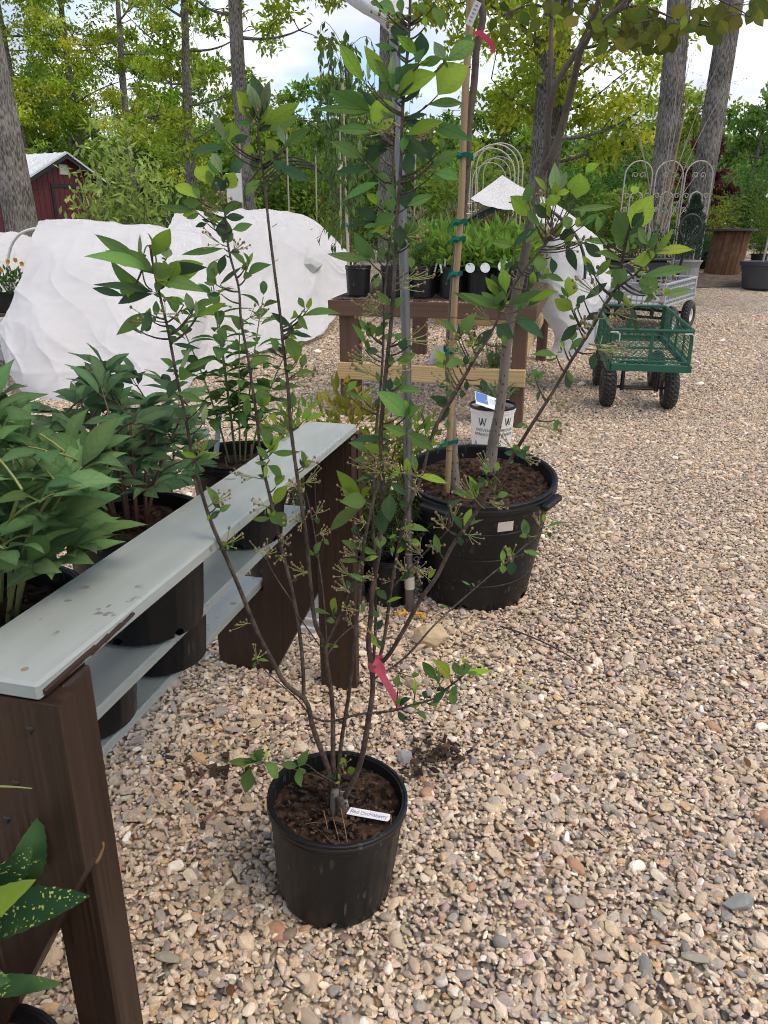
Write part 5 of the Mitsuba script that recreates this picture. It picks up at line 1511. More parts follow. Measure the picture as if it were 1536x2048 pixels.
def ribbon(P, w, side, n=24, twist=0.0):
    P = smooth_path(P, n)
    t = unit(np.gradient(P, axis=0))
    s = unit(np.asarray(side, float) - (t @ np.asarray(side, float))[:, None] * t)
    b = np.cross(t, s)
    an = np.linspace(0, twist, n)[:, None]
    s = s * np.cos(an) + b * np.sin(an)
    V = np.stack([P - s * w / 2, P + s * w / 2], 1).reshape(-1, 3)
    i = np.arange(n - 1)[:, None] * 2
    q = np.concatenate([i + [0, 1, 3, 2]], 0)
    return V, np.vstack([q[:, [0, 1, 2]], q[:, [0, 2, 3]]])


rbn = thing('flagging_ribbon', 'bright pink flagging ribbon tied round the chokeberry stem, its tail hanging down', 'ribbon')
K = np.array(RIBBON) / 1000
part(rbn, 'tail', ribbon(K[1:5], 0.0135, (1.0, 0.1, 0.5), 30, 0.5), 'leaf', smooth=True, col=(0.80, 0.17, 0.24))
c = K[0]
ang = np.linspace(0, 2 * np.pi * 1.15, 40)
loop = np.stack([c[0] + 0.0135 * np.cos(ang), c[1] + 0.0135 * np.sin(ang), c[2] + 0.004 * np.sin(ang) + 0.001 * ang], 1)
part(rbn, 'loop', ribbon(loop, 0.017, (0.1, 0, 1.0), 50), 'leaf', smooth=True, col=(0.80, 0.22, 0.30))
part(rbn, 'knot', ribbon(K[5:8], 0.014, (1.0, 0.1, 0.2), 14, 1.2), 'leaf', smooth=True, col=(0.76, 0.16, 0.24))

# ---------------------------------------------------------------- the multi-stemmed tree in the big pot
tree = thing('potted_tree', 'multi-stemmed young tree with speckled grey trunks and rounded leaves, growing in the big pot', 'tree')
for i, (r0, r1, P) in enumerate(CR_TRUNKS):
    P = smooth_path(np.array(P) / 1000, 40)
    r = np.linspace(r0, r1, 40) / 10000
    if i < 2:
        r = r * (1 + 0.45 * np.exp(-np.linspace(0, 14, 40)))
    part(tree, 'trunk' if i < 5 else 'twig', tube(P, r, 16 if i < 5 else 6), ('bark_smooth' if False else 'speckled_bark') if i < 5 else 'twig', smooth=True)
ends = np.concatenate([np.array(P)[1:] / 1000 for _, _, P in CR_TRUNKS[2:]])
for i, (b, t, w) in enumerate(CR_LEAVES):
    if i % 5 == 2:
        continue
    b, t = np.array(b) / 1000, np.array(t) / 1000
    v = unit(CAM - (b + t) / 2 + RNG.normal(0, 0.9, 3))
    m = leaf(b, t, w / 1100, v, bend=RNG.uniform(-0.1, 0.1), fold=RNG.uniform(0.05, 0.4), n=8, shape=(0.85, 0.95), petiole=0.08)
    part(tree, 'leaf', m, 'leaf_veined', smooth=True, col=rib_col(tint((0.125, 0.15, 0.032), 1, 0.22, 0.14)[0], 8))
pet = []
for b, t, w in CR_LEAVES:
    b = np.array(b) / 1000
    e = ends[np.argmin(np.linalg.norm(ends - b - [0, 0, 0.02], axis=1))]
    pet.append(tube(curve(e, b, RNG.uniform(-0.08, 0.08), 6), np.linspace(0.0013, 0.0005, 6), 4, caps=False))
part(tree, 'twigs', join(pet), 'twig', smooth=True, stuff=True)
V, F, U = tube(smooth_path(np.array(BAMBOO) / 1000, 60), 0.0105, 12)
cane = thing('bamboo_cane', 'straw coloured bamboo cane staking the left trunk of the potted tree', 'cane')
part(cane, 'culm', (V, F, U), 'bamboo', smooth=True)
Pb = smooth_path(np.array(BAMBOO) / 1000, 60)
for k in (6, 15, 23, 32, 41, 50):
    part(cane, 'node', tube(np.array([Pb[k] - [0, 0, 0.004], Pb[k] - [0, 0, 0.0015], Pb[k] + [0, 0, 0.0015], Pb[k] + [0, 0, 0.004]]), [0.0107, 0.0122, 0.0122, 0.0107], 12), 'satin', smooth=True, col=(0.22, 0.14, 0.07))
TIE_AT = ('just under the pink ribboned trunk, topmost', 'beside the white covered hoops', 'level with the black pots on the table', 'just above the yellow rail', 'lowest, near the big pot soil', 'beside the black hoops')
TR = smooth_path(np.array(CR_TRUNKS[0][2]) / 1000, 200)
for c, where in zip(TIES, TIE_AT):
    c = np.array(c) / 1000
    q = TR[np.argmin(np.abs(TR[:, 2] - c[2]))]
    b = Pb[np.argmin(np.abs(Pb[:, 2] - c[2]))]
    m = (q + b) / 2
    d = unit((q - b) * [1, 1, 0])
    e = np.cross([0, 0, 1], d)
    hl = np.linalg.norm(q - b) / 2 + 0.019
    an = np.linspace(0, 2 * np.pi * 1.1, 44)
    P = m + np.cos(an)[:, None] * d * hl + np.sin(an)[:, None] * e * 0.022 + np.array([0, 0, 1]) * (0.004 * np.sin(an * 2))[:, None]
    t = thing('plant_tie', f'green tie tape round trunk and bamboo cane, {where}', 'tie')
    part(t, 'band', ribbon(P, 0.012, (0, 0, 1.0), 60), 'leaf', smooth=True, col=(0.015, 0.15, 0.11))
    p0 = m - d * hl + np.array([0, -0.012, 0])
    part(t, 'tail', ribbon([p0, p0 + [-0.018, -0.004, 0.003], p0 + [-0.03, -0.004, -0.012], p0 + [-0.034, 0, -0.03]], 0.010, (0, 0.2, 1.0), 14, 0.8), 'leaf', smooth=True, col=(0.02, 0.19, 0.14))
K = [np.array(p) / 1000 for p in CR_TAGS]
t = thing('price_tag', 'white paper price tag tied high on the bamboo cane', 'tag')
part(t, 'card', tr(frame((K[0] + K[1]) / 2 + [0.005, -0.02, 0], (0.45, 0, 1.0), (0, -1, 0.1)), box((0, 0, 0), (0.062, 0.020, 0.0008), 0.0002)), 'leaf', col=(0.75, 0.74, 0.76))
part(t, 'writing', tr(frame((K[0] + K[1]) / 2 + [0.005, -0.0206, 0], (0.45, 0, 1.0), (0, -1, 0.1)), join([box((x, 0.001 * (i % 2), 0.0001), (0.004, 0.008, 0.0004), 0.0001) for i, x in enumerate(np.linspace(-0.02, 0.02, 5))])), 'matte', col=(0.2, 0.2, 0.25))
t = thing('price_tag', 'pink flagging tag tied round the tree trunk at the top of the cane', 'tag')
part(t, 'strip', ribbon([K[4], K[2], K[2] + [0.02, -0.01, -0.012], K[3] + [0, 0, 0.01], K[3]], 0.014, (0.6, 0.1, 0.9), 26, 0.6), 'leaf', smooth=True, col=(0.70, 0.08, 0.16))

# ---------------------------------------------------------------- metal pole and the plastic hanging at its top
P = smooth_path(np.array(POLE) / 1000, 40)
P[0][2] = -0.02
pole = thing('metal_pole', 'upright galvanised metal pole standing in the gravel against the big pot', 'pole')
part(pole, 'tube', tube(P, 0.0150, 20), 'galvanised', smooth=True)
part(pole, 'foot_sleeve', tube(P[:5], 0.0175, 20), 'galvanised', smooth=True)
part(pole, 'label', tube(np.array([P[2], P[3]]) + [0.0005, -0.0022, 0.0], 0.0178, 20, caps=False), 'satin', smooth=True, col=(0.55, 0.52, 0.42))
an = np.linspace(0, 2 * np.pi, 20)
part(pole, 'hook', tube(np.stack([P[4][0] + 0.026 + 0.010 * np.cos(an), P[4][1] - 0.01 + 0 * an, P[4][2] + 0.02 + 0.008 * np.sin(an)], 1), 0.0018, 6), 'galvanised', smooth=True)
flap = thing('plastic_sheet', 'corner of white plastic sheeting hanging from the pole at the top', 'plastic sheet')
put(flap, cloth(np.array(FLAP) / 1000, 40, 30, 0.006, 6, 5, 0.002), 'white_film', True)


# ---------------------------------------------------------------- leafy plants
def peony(label, base, h, spread, n_stems, leaflet, col, stem_col, shiny, seed, lean=(0, 0), low=0.1, width=0.35, limit=290):
    """A herbaceous plant: stems that carry compound leaves of nine lance-shaped leaflets."""
    g = np.random.default_rng(seed)
    key = thing('peony_plant', label, 'plant')
    base = np.array(base, float)
    L, stems, pets = [], [], []
    for i in range(n_stems):
        a = 2 * np.pi * (i + g.uniform(-0.3, 0.3)) / n_stems
        rad = spread * g.uniform(0.25, 1.0)
        tip = base + np.array([rad * math.cos(a) + lean[0], rad * math.sin(a) + lean[1], h * g.uniform(0.75, 1.0)])
        root = base + np.array([0.035 * math.cos(a), 0.035 * math.sin(a), -0.01])
        P = smooth_path([root, root * 0.45 + tip * 0.55 + [0, 0, 0.03], tip], 14)
        stems.append(tube(P, np.linspace(0.0042, 0.0022, 14), 6))
        for q, fr_ in enumerate(np.linspace(0.35 + low, 1.0, 5)):
            node = P[int(fr_ * 13)]
            b = a + q * 2.4 + g.uniform(-0.5, 0.5)
            el = g.uniform(0.15, 0.8) + (0.35 if q == 4 else 0)
            d = np.array([math.cos(b) * math.cos(el), math.sin(b) * math.cos(el), math.sin(el)])
            pl = leaflet * g.uniform(0.55, 0.9)
            hub = node + d * pl
            pets.append(tube(curve(node, hub, -0.06, 5), np.linspace(0.0022, 0.0014, 5), 5, caps=False))
            for j, sw in enumerate((-1.0, 0.0, 1.0)):
                dd = d * math.cos(sw * 0.95) + np.cross([0, 0, 1.0], d) * math.sin(sw * 0.95)
                dd = unit(dd + [0, 0, -0.12])
                sub = hub + dd * leaflet * (0.30 if sw == 0 else 0.14)
                pets.append(tube(curve(hub, sub, -0.03, 4), 0.0011, 4, caps=False))
                for sv in ((-0.75, 0.0, 0.75) if g.random() < 0.6 else (-0.45, 0.4) if g.random() < 0.5 else (0.0,)):
                    e = unit(dd * math.cos(sv) + np.cross([0, 0, 1.0], dd) * math.sin(sv) + [0, 0, g.uniform(-0.30, 0.30)])
                    ll = leaflet * g.uniform(0.75, 1.15) * (1 if sv == 0 else 0.82)
                    nn = np.array([0.1, -0.45, 1.0]) + g.normal(0, 0.28, 3)
                    m = leaf(sub, sub + e * ll, ll * g.uniform(width - 0.06, width + 0.06), nn, bend=g.uniform(0.03, 0.16), fold=g.uniform(0.1, 0.4), n=8, shape=(g.uniform(0.8, 0.95), 1.15), wave=0.008)
                    L.append((ll, m, tint(col, 1, 0.18, 0.08)[0]))
    part(key, 'stems', join(stems), 'satin', smooth=True, col=stem_col, stuff=True)
    part(key, 'petioles', join(pets), 'satin', smooth=True, col=np.array(stem_col) * 1.1, stuff=True)
    L.sort(key=lambda q: -q[0])
    for ll, m, c in L[:limit]:
        part(key, 'leaf', m, 'leaf_veined' if shiny == 'leaf' else 'leaf_glossy', smooth=True, col=rib_col(c, 8, 1.3))
    if L[limit:]:
        part(key, 'small_leaves', join([m for _, m, _ in L[limit:]]), shiny, smooth=True, col=np.vstack([rib_col(c, 8, 1.3) for _, _, c in L[limit:]]), stuff=True)


G1 = (0.108, 0.190, 0.076)
peony('large leafy peony with broad mid green leaves hanging over the near end of the bench', BL(-1.13, 0.25, 0.76), 0.24, 0.17, 12, 0.094, G1, (0.20, 0.22, 0.07), 'leaf_shiny', 21, lean=(0.035, 0.03), low=-0.05)
peony('darker peony with red-brown stems standing behind the middle of the top shelf', BL(-0.75, 0.25, 0.765), 0.24, 0.17, 10, 0.070, (0.085, 0.150, 0.075), (0.09, 0.035, 0.022), 'leaf_shiny', 22, lean=(-0.02, 0.05))
peony('peony of the lowest shelf nearest the post, mostly hidden behind the shelves', BL(-0.775, 0.395, 0.51), 0.38, 0.15, 8, 0.078, G1, (0.15, 0.13, 0.05), 'leaf', 23, lean=(-0.10, 0.02), low=0.3)
peony('dark glossy peony with red stems rising behind the others, before the white covers', BL(-0.50, 0.365, 0.51), 0.40, 0.14, 9, 0.070, (0.085, 0.155, 0.08), (0.09, 0.035, 0.022), 'leaf_shiny', 24, lean=(-0.05, 0.06), low=0.3)


def bushy(key, base, stems, leaflen, ratio, col, stem_col, seed, per=16, mat_='leaf', parts_limit=0, droop=0.2, r=0.0028):
    """A plant of given stem paths, each clothed with pairs of narrow leaves."""
    g = np.random.default_rng(seed)
    tb, L = [], []
    for P, start in stems:
        P = smooth_path(P, 30)
        tb.append(tube(P, np.linspace(r, r * 0.45, 30), 6))
        for i, f in enumerate(np.linspace(start, 1.0, per)):
            node = P[min(29, int(f * 29))]
            for sgn in (0, np.pi):
                b = i * 1.57 + sgn + g.uniform(-0.5, 0.5)
                el = g.uniform(-0.15, 0.6) + 0.7 * max(f - 0.85, 0) * 6
                d = np.array([math.cos(b) * math.cos(el), math.sin(b) * math.cos(el), math.sin(el)])
                ll = leaflen * g.uniform(0.65, 1.1) * (1.0 if f < 0.9 else 0.75)
                m = leaf(node + d * 0.006, node + d * ll - [0, 0, droop * ll], ll * ratio * g.uniform(0.8, 1.2), np.array([0, 0, 1.0]) + g.normal(0, 0.25, 3), bend=g.uniform(0.05, 0.15), fold=g.uniform(0.1, 0.4), n=6, shape=(0.85, 0.9))
                L.append((ll, m, tint(col, 1, 0.18, 0.1)[0]))
    part(key, 'stems', join(tb), 'satin', smooth=True, col=stem_col, stuff=True)
    L.sort(key=lambda q: -q[0])
    for ll, m, c in L[:parts_limit]:
        part(key, 'leaf', m, mat_, smooth=True, col=rib_col(c, 6, 1.25))
    if L[parts_limit:]:
        part(key, 'foliage', join([m for _, m, _ in L[parts_limit:]]), mat_, smooth=True, col=np.vstack([rib_col(c, 6, 1.25) for _, _, c in L[parts_limit:]]), stuff=True)


c0 = BL(-0.27, 0.235, 0.75)
k = thing('perennial_plant', 'upright perennial with narrow toothed green leaves in the far pot of the bench', 'plant')
st = []
for dx, dy, hh in ((-0.02, 0.0, 0.44), (0.045, 0.05, 0.40), (-0.085, 0.03, 0.36), (0.02, -0.03, 0.33), (-0.04, 0.08, 0.42), (0.09, 0.02, 0.30)):
    st.append(([c0 + [dx * 0.3, dy * 0.3, 0], c0 + [dx * 0.8, dy * 0.8, hh * 0.5], c0 + [dx * 1.6, dy * 1.6, hh]], 0.28))
bushy(k, c0, st, 0.088, 0.33, (0.095, 0.18, 0.055), (0.13, 0.16, 0.05), 31, per=14, parts_limit=156)
for i, (dx, dy, h0, lab) in enumerate(((-0.075, -0.03, 0.085, 'white plastic plant tag standing at the left in the far bench pot'), (-0.055, 0.03, 0.12, 'taller white plant tag behind in the far bench pot'))):
    single('plant_tag', lab, 'plant tag', tr(frame(c0 + [dx, dy, h0 / 2], (0.15, 0.02, 1.0), (0.3, -1, 0.1)), box((0, 0, 0), (h0 + 0.03, 0.013, 0.001), 0.0003)), 'satin', col=(0.72, 0.74, 0.74))
for i, (dx, dy, hh) in enumerate(((0.035, -0.02, 0.055), (0.05, -0.035, 0.038), (-0.02, -0.05, 0.03))):
    single('dead_stem', 'cut dead stem stub sticking out of the far bench pot', 'stem', tube([c0 + [dx, dy, -0.01], c0 + [dx * 1.05, dy, hh * 0.5], c0 + [dx * 1.1, dy, hh]], [0.003, 0.0028, 0.0025], 7), 'twig', smooth=True, group='cut stem stubs in the far bench pot')


# low plants standing on the gravel behind the bench
def needle_plant(key, base, h, rad, n_br, col, tipcol, seed, needles=34, nl=0.022, nw=0.0022, name='crown'):
    g = np.random.default_rng(seed)
    base = np.array(base, float)
    C, D, N, cols, tb = [], [], [], [], []
    for i in range(n_br):
        a = g.uniform(0, 6.28)
        el = g.uniform(0.35, 1.5)
        l = h * g.uniform(0.6, 1.0)
        d = np.array([math.cos(a) * math.cos(el) * rad / h * 1.6, math.sin(a) * math.cos(el) * rad / h * 1.6, math.sin(el)])
        P = smooth_path([base, base + d * l * 0.5, base + d * l], 8)
        tb.append(tube(P, np.linspace(0.004, 0.0015, 8), 5, caps=False))
        m = needles
        f = g.uniform(0.3, 1.0, m)
        q = np.stack([np.interp(f, np.linspace(0, 1, 8), P[:, k]) for k in range(3)], 1)
        dd = unit(d) * 0.8 + unit(g.normal(size=(m, 3)))
        C.append(q)
        D.append(dd)
        N.append(unit(g.normal(size=(m, 3))))
        w = np.clip((f - 0.7) / 0.3, 0, 1)[:, None] * g.random((m, 1))
        cols.append(np.array(col) * (1 - w) + np.array(tipcol) * w)
    C, D, N, cols = map(np.vstack, (C, D, N, cols))
    cols = np.clip(cols * np.exp(g.normal(0, 0.2, (len(cols), 1))), 0, 0.8)
    V, F, cc = leaf_cloud(C, D, N, nl * np.exp(g.normal(0, 0.2, len(C))), nw, cols)
    part(key, 'branches', join(tb), 'twig', smooth=True, stuff=True)
    part(key, name, (V, F), 'leaf', col=cc, stuff=True)


def tuft(key, base, h, rad, n, ll, lw, col, seed, up=0.6, name='foliage', flat=0.75, mat_='leaf'):
    """A rounded mass of leaves on short stems."""
    g = np.random.default_rng(seed)
    v = unit(g.normal(size=(n, 3))) * g.random((n, 1)) ** 0.45
    C = np.array(base) + v * [rad, rad, h / 2] + [0, 0, h / 2]
    D = unit(v * [1, 1, 0.5] + g.normal(0, 0.45, (n, 3)) + [0, 0, up])
    N = unit(g.normal(0, 0.5, (n, 3)) + [0, 0, 1])
    cols = np.clip(np.array(col) * np.exp(g.normal(0, 0.22, (n, 1))) * (1 + g.normal(0, 0.1, (n, 3))), 0.003, 0.8)
    V, F, cc = leaf_cloud(C, D, N, ll * np.exp(g.normal(0, 0.25, n)), lw, cols)
    st = [tube([np.array(base), np.array(base) + v[i] * [rad, rad, h / 2] * 0.5 + [0, 0, h * 0.45]], 0.002, 4, caps=False) for i in range(0, min(n, 60), 3)]
    part(key, 'stems', join(st), 'satin', col=(0.10, 0.09, 0.04), stuff=True)
    part(key, name, (V, F), mat_, col=cc, stuff=True)


YG, LG = (0.28, 0.33, 0.05), (0.15, 0.24, 0.06)
for x, y, kind, h, lab in ((-0.20, 2.62, 'n', 0.66, 'dark needled conifer with yellow-green tips behind the far end of the bench'), (-0.33, 2.95, 'y', 0.68, 'leafy yellow-green shrub seen above the far end of the top shelf, at its left'),
                           (-0.02, 2.95, 'n2', 0.62, 'golden feathery conifer between the bench end and the metal pole'), (-0.14, 3.15, 'y2', 0.74, 'low shrub with copper and yellow new leaves above the bench end'),
                           (0.02, 2.62, 'n3', 0.52, 'soft green rosemary-like conifer beside the metal pole'), (-0.42, 2.72, 'n4', 0.60, 'small dark conifer half hidden by the far bench pot'), (0.10, 3.25, 'y3', 0.58, 'yellow-green shrub just right of the metal pole, behind the big pot')):
    k = thing('nursery_pot', f'black grower pot of the {" ".join(lab.split()[:11])}', 'plant pot')
    nursery_pot(k, at((x, y, 0.002)), 0.11, 0.09, 0.19, ribs=0, lite=True)
    k = thing('garden_plant', lab, 'plant')
    b = (x, y, 0.16)
    if kind[0] == 'n':
        c, t = {'n': ((0.05, 0.09, 0.045), (0.30, 0.36, 0.06)), 'n2': ((0.20, 0.25, 0.035), (0.42, 0.44, 0.07)), 'n3': ((0.10, 0.17, 0.06), (0.24, 0.30, 0.08)), 'n4': ((0.05, 0.09, 0.04), (0.12, 0.18, 0.05))}[kind]
        needle_plant(k, b, h - 0.16, 0.17, 46, c, t, int(y * 100), 60, 0.03, 0.003)
    else:
        c = {'y': (0.20, 0.27, 0.055), 'y2': (0.27, 0.25, 0.045), 'y3': (0.17, 0.25, 0.05)}[kind]
        tuft(k, b, h - 0.16, 0.18, 420, 0.052, 0.026, c, int(y * 90), 0.5)
k = thing('garden_plant', 'small shrub with narrow pale green leaves under the far end of the top shelf', 'plant')
tuft(k, (-0.23, 2.44, 0.10), 0.42, 0.10, 260, 0.035, 0.010, (0.10, 0.16, 0.06), 5, 0.5)
k = thing('nursery_pot', 'black grower pot under the far end of the bench, hidden in shade', 'plant pot')
nursery_pot(k, at((-0.23, 2.44, 0.002)), 0.08, 0.065, 0.12, ribs=0, lite=True)

# ---------------------------------------------------------------- aucuba with yellow specks at the lower left
au = thing('spotted_shrub', 'evergreen shrub with large glossy leaves flecked yellow, at the lower left corner', 'shrub')


def _flecks(p, n, uv):
    s = sstep(0.66, 0.72, fbm(p.x * 330, p.y * 330, p.z * 330, 2)) * sstep(0.40, 0.62, fbm(p.x * 45, p.y * 45, p.z * 45, 2))
    c = mix((0.022, 0.055, 0.024), (0.065, 0.13, 0.05), sstep(0.3, 0.7, fbm(p.x * 22, p.y * 22, p.z * 22, 2)))
    return mix(c, (0.40, 0.43, 0.12), s)


scene['m_aucuba_leaf'] = {'type': 'principledthin', 'base_color': mikit.proc(_flecks), 'roughness': 0.22, 'spec_trans': 0.0, 'diff_trans': 0.35, 'eta': 1.5}
scene['m_aucuba_young'] = {'type': 'principledthin', 'base_color': mikit.proc(lambda p, n, uv: mix((0.16, 0.26, 0.03), (0.24, 0.33, 0.05), fbm(p.x * 40, p.y * 40, p.z * 40, 2))), 'roughness': 0.25, 'spec_trans': 0.0, 'diff_trans': 0.6, 'eta': 1.5}


def toothed(base, tip, width, normal, teeth=5, bend=0.1, fold=0.3):
    n = 20
    V, F, _ = leaf(base, tip, width, normal, bend, fold, n=n, shape=(0.85, 0.75))
    V = V.reshape(n + 1, 3, 3)
    t = np.linspace(0, 1, n + 1)
    saw = np.where(t > 0.4, ((t * teeth * 2) % 1.0) * 0.16, 0)
    for e in (0, 2):
        V[:, e] = V[:, 1] + (V[:, e] - V[:, 1]) * (1 - saw)[:, None]
    return V.reshape(-1, 3), F


AUC = [((-0.52, 0.72, 0.505), (-0.352, 0.71, 0.572), 0.062, (0.1, -0.55, 0.8), 0), ((-0.50, 0.70, 0.52), (-0.395, 0.68, 0.628), 0.045, (-0.3, -0.7, 0.7), 2), ((-0.50, 0.74, 0.55), (-0.43, 0.745, 0.615), 0.05, (0.6, -0.7, 0.3), 0),
       ((-0.47, 0.76, 0.53), (-0.43, 0.775, 0.635), 0.05, (0.4, -0.9, 0.1), 0), ((-0.52, 0.66, 0.49), (-0.41, 0.62, 0.545), 0.055, (0, -0.5, 0.85), 0), ((-0.50, 0.66, 0.42), (-0.40, 0.62, 0.37), 0.06, (0.3, -0.7, 0.6), 0),
       ((-0.49, 0.64, 0.36), (-0.375, 0.60, 0.32), 0.06, (0.1, -0.6, 0.75), 0), ((-0.52, 0.70, 0.43), (-0.40, 0.70, 0.44), 0.03, (0, -0.5, 0.8), 0), ((-0.54, 0.66, 0.57), (-0.48, 0.64, 0.60), 0.05, (0.5, -0.8, 0.3), 2),
       ((-0.50, 0.58, 0.43), (-0.41, 0.52, 0.44), 0.06, (0.1, -0.6, 0.8), 0), ((-0.55, 0.80, 0.60), (-0.50, 0.80, 0.64), 0.05, (0.5, -0.8, 0.2), 0), ((-0.52, 0.62, 0.33), (-0.42, 0.57, 0.25), 0.06, (0.3, -0.6, 0.7), 0), ((-0.46, 0.60, 0.39), (-0.415, 0.545, 0.36), 0.05, (0.2, -0.7, 0.6), 0), ((-0.52, 0.66, 0.40), (-0.43, 0.66, 0.33), 0.06, (0.4, -0.6, 0.6), 0), ((-0.50, 0.70, 0.33), (-0.39, 0.69, 0.27), 0.065, (0.2, -0.6, 0.7), 0), ((-0.53, 0.62, 0.50), (-0.45, 0.60, 0.46), 0.055, (0.3, -0.6, 0.7), 0)]
for b, t, w, n, kind in AUC:
    b, t, w = np.array(b) - [0, 0, 0.02], np.array(t) - [0, 0, 0.02], w * 0.9
    part(au, 'leaf', toothed(b, t, w, n), 'aucuba_young' if kind == 2 else 'aucuba_leaf', smooth=True)
    part(au, 'petiole', tube(curve((-0.545, b[1] + 0.02, b[2] - 0.05), b, -0.05, 5), 0.0022, 6), 'satin', smooth=True, col=(0.11, 0.15, 0.05))
for y0, z1 in ((0.74, 0.60), (0.66, 0.57)):
    part(au, 'stem', tube(smooth_path([(-0.56, y0, 0.16), (-0.555, y0 + 0.01, 0.4), (-0.545, y0, z1)], 10), np.linspace(0.007, 0.004, 10), 8), 'satin', smooth=True, col=(0.07, 0.10, 0.04))
part(au, 'bud', tube(smooth_path([(-0.53, 0.76, 0.66), (-0.47, 0.755, 0.675), (-0.425, 0.76, 0.668)], 8), np.linspace(0.003, 0.0008, 8), 6), 'satin', smooth=True, col=(0.16, 0.22, 0.06))
k = thing('nursery_pot', 'black grower pot of the yellow-flecked shrub, at the left edge of the picture', 'plant pot')
nursery_pot(k, at((-0.56, 0.70, 0.002)), 0.13, 0.11, 0.22, ribs=10, lite=True)

# ---------------------------------------------------------------- the brown table and the pots on it
TO, TA, TB = np.array([0.985, 5.2, 0.0]), np.array([-0.966, 0.259, 0.0]), unit([0.259, 0.966, 0.05])


def TL(a, b, z):
    return TO + a * TA + b * TB + np.array([0, 0, z])


TW, TD, TZ = 1.40, 2.45, 0.855
tab = thing('plant_table', 'brown stained timber table with a wire mesh top, holding rows of black pots', 'table')
for (a0, b0), (a1, b1) in (((-0.02, 0), (TW + 0.02, 0)), ((-0.02, TD), (TW + 0.02, TD))):
    part(tab, 'apron', beam(TL(a0, b0, TZ - 0.055), TL(a1, b1, TZ - 0.055), 0.04, 0.105), 'brown_wood')
for a in (0.0, TW):
    part(tab, 'apron', beam(TL(a, 0.022, TZ - 0.057), TL(a, TD - 0.022, TZ - 0.057), 0.038, 0.10), 'brown_wood')
for a, b, w in ((0.085, 0.07, 0.095), (TW - 0.115, 0.07, 0.14), (0.085, TD - 0.07, 0.095), (TW - 0.115, TD - 0.07, 0.14)):
    top = TL(a, b, TZ - 0.09)
    part(tab, 'leg', beam([top[0], top[1], float(terrain(top[1])) - 0.02], top, w, 0.09, up=TB), 'brown_wood')
part(tab, 'rail', beam(TL(0.03, -0.0, 0.365), TL(TW - 0.04, -0.0, 0.365), 0.04, 0.115), 'pale_wood', label='pale new lumber rail across the front legs')
part(tab, 'rail', beam(TL(-0.02, TD + 0.0, 0.37), TL(TW - 0.25, TD + 0.0, 0.37), 0.04, 0.12), 'pale_wood', label='pale new lumber rail across the back legs')
part(tab, 'rail', beam(TL(0.10, 0.13, 0.42), TL(0.10, TD - 0.13, 0.42), 0.038, 0.10), 'pale_wood', label='pale lumber rail along the right side')


def lattice(o, ux, uy, W, H, sp, r, ang=0.9, thick=None):
    """Expanded mesh: two families of slanting bars over a W x H rectangle."""
    o, ux, uy = np.asarray(o, float), unit(ux), unit(uy)
    nz = np.cross(ux, uy)
    out = []
    for sgn in (-1, 1):
        d = np.array([math.cos(ang), sgn * math.sin(ang)])
        nn = np.array([-d[1], d[0]])
        cs = np.array([[0, 0], [W, 0], [W, H], [0, H]]) @ nn
        for c in np.arange(cs.min() + sp / 2, cs.max(), sp):
            ts = []
            for k, lim in ((0, W), (1, H)):
                for e in (0, lim):
                    if abs(d[k]) > 1e-6:
                        t = (e - c * nn[k]) / d[k]
                        p = c * nn + t * d
                        if -1e-6 <= p[1 - k] <= (H, W)[k] + 1e-6:
                            ts.append(t)
            if len(ts) >= 2 and max(ts) - min(ts) > 1e-3:
                p0, p1 = (c * nn + t * d for t in (min(ts), max(ts)))
                out.append(tube([o + p0[0] * ux + p0[1] * uy + sgn * r * 0.4 * nz, o + p1[0] * ux + p1[1] * uy + sgn * r * 0.4 * nz], r, 4, caps=False)[:2])
    return join(out)


part(tab, 'wire_mesh', lattice(TL(0, 0, TZ + 0.004), TA, TB, TW, TD, 0.036, 0.0028), 'satin', col=(0.10, 0.075, 0.06), stuff=True)

HOSTA, GRASSY = (0.19, 0.32, 0.055), (0.17, 0.28, 0.07)
FRONT = ((1.245, 0.14, None, 'straw-topped black pot at the left end of the table, holding the staked weeping tree'), (0.985, 0.13, None, 'black table pot mostly hidden behind the chokeberry stems, second from the left in front'),
         (0.775, 0.13, 'g', 'black table pot just right of the metal pole, with feathery green shoots'), (0.575, 0.13, 'h', 'black table pot left of the bamboo cane, with white tags'),
         (0.385, 0.13, 'h', 'black table pot just right of the bamboo cane, with a round white label'), (0.20, 0.13, 'h', 'black table pot at the right end of the front row, by the tree trunk'))
for i, (a, b, kind, lab) in enumerate(FRONT):
    k = thing('nursery_pot', lab, 'plant pot')
    nursery_pot(k, at(TL(a, b, TZ + 0.012), turn=i), 0.092, 0.078, 0.205, ribs=0 if i == 0 else 12, lite=False, depth=0.02 if i == 0 else 0.03, crumbs=0)
    if kind:
        p = thing('perennial_plant', {'g': 'feathery light green perennial in the pot right of the metal pole', 'h': f'bright green leafy perennial in the {" ".join(lab.split(",")[0].split()[:9])}'}[kind], 'plant')
        if kind == 'g':
            needle_plant(p, TL(a, b, TZ + 0.18), 0.24, 0.09, 26, GRASSY, (0.30, 0.40, 0.08), 70 + i, 60, 0.045, 0.006, 'foliage')
        else:
            tuft(p, TL(a, b, TZ + 0.17), 0.20, 0.10, 150, 0.085, 0.036, HOSTA, 70 + i, 0.7)
n = 0
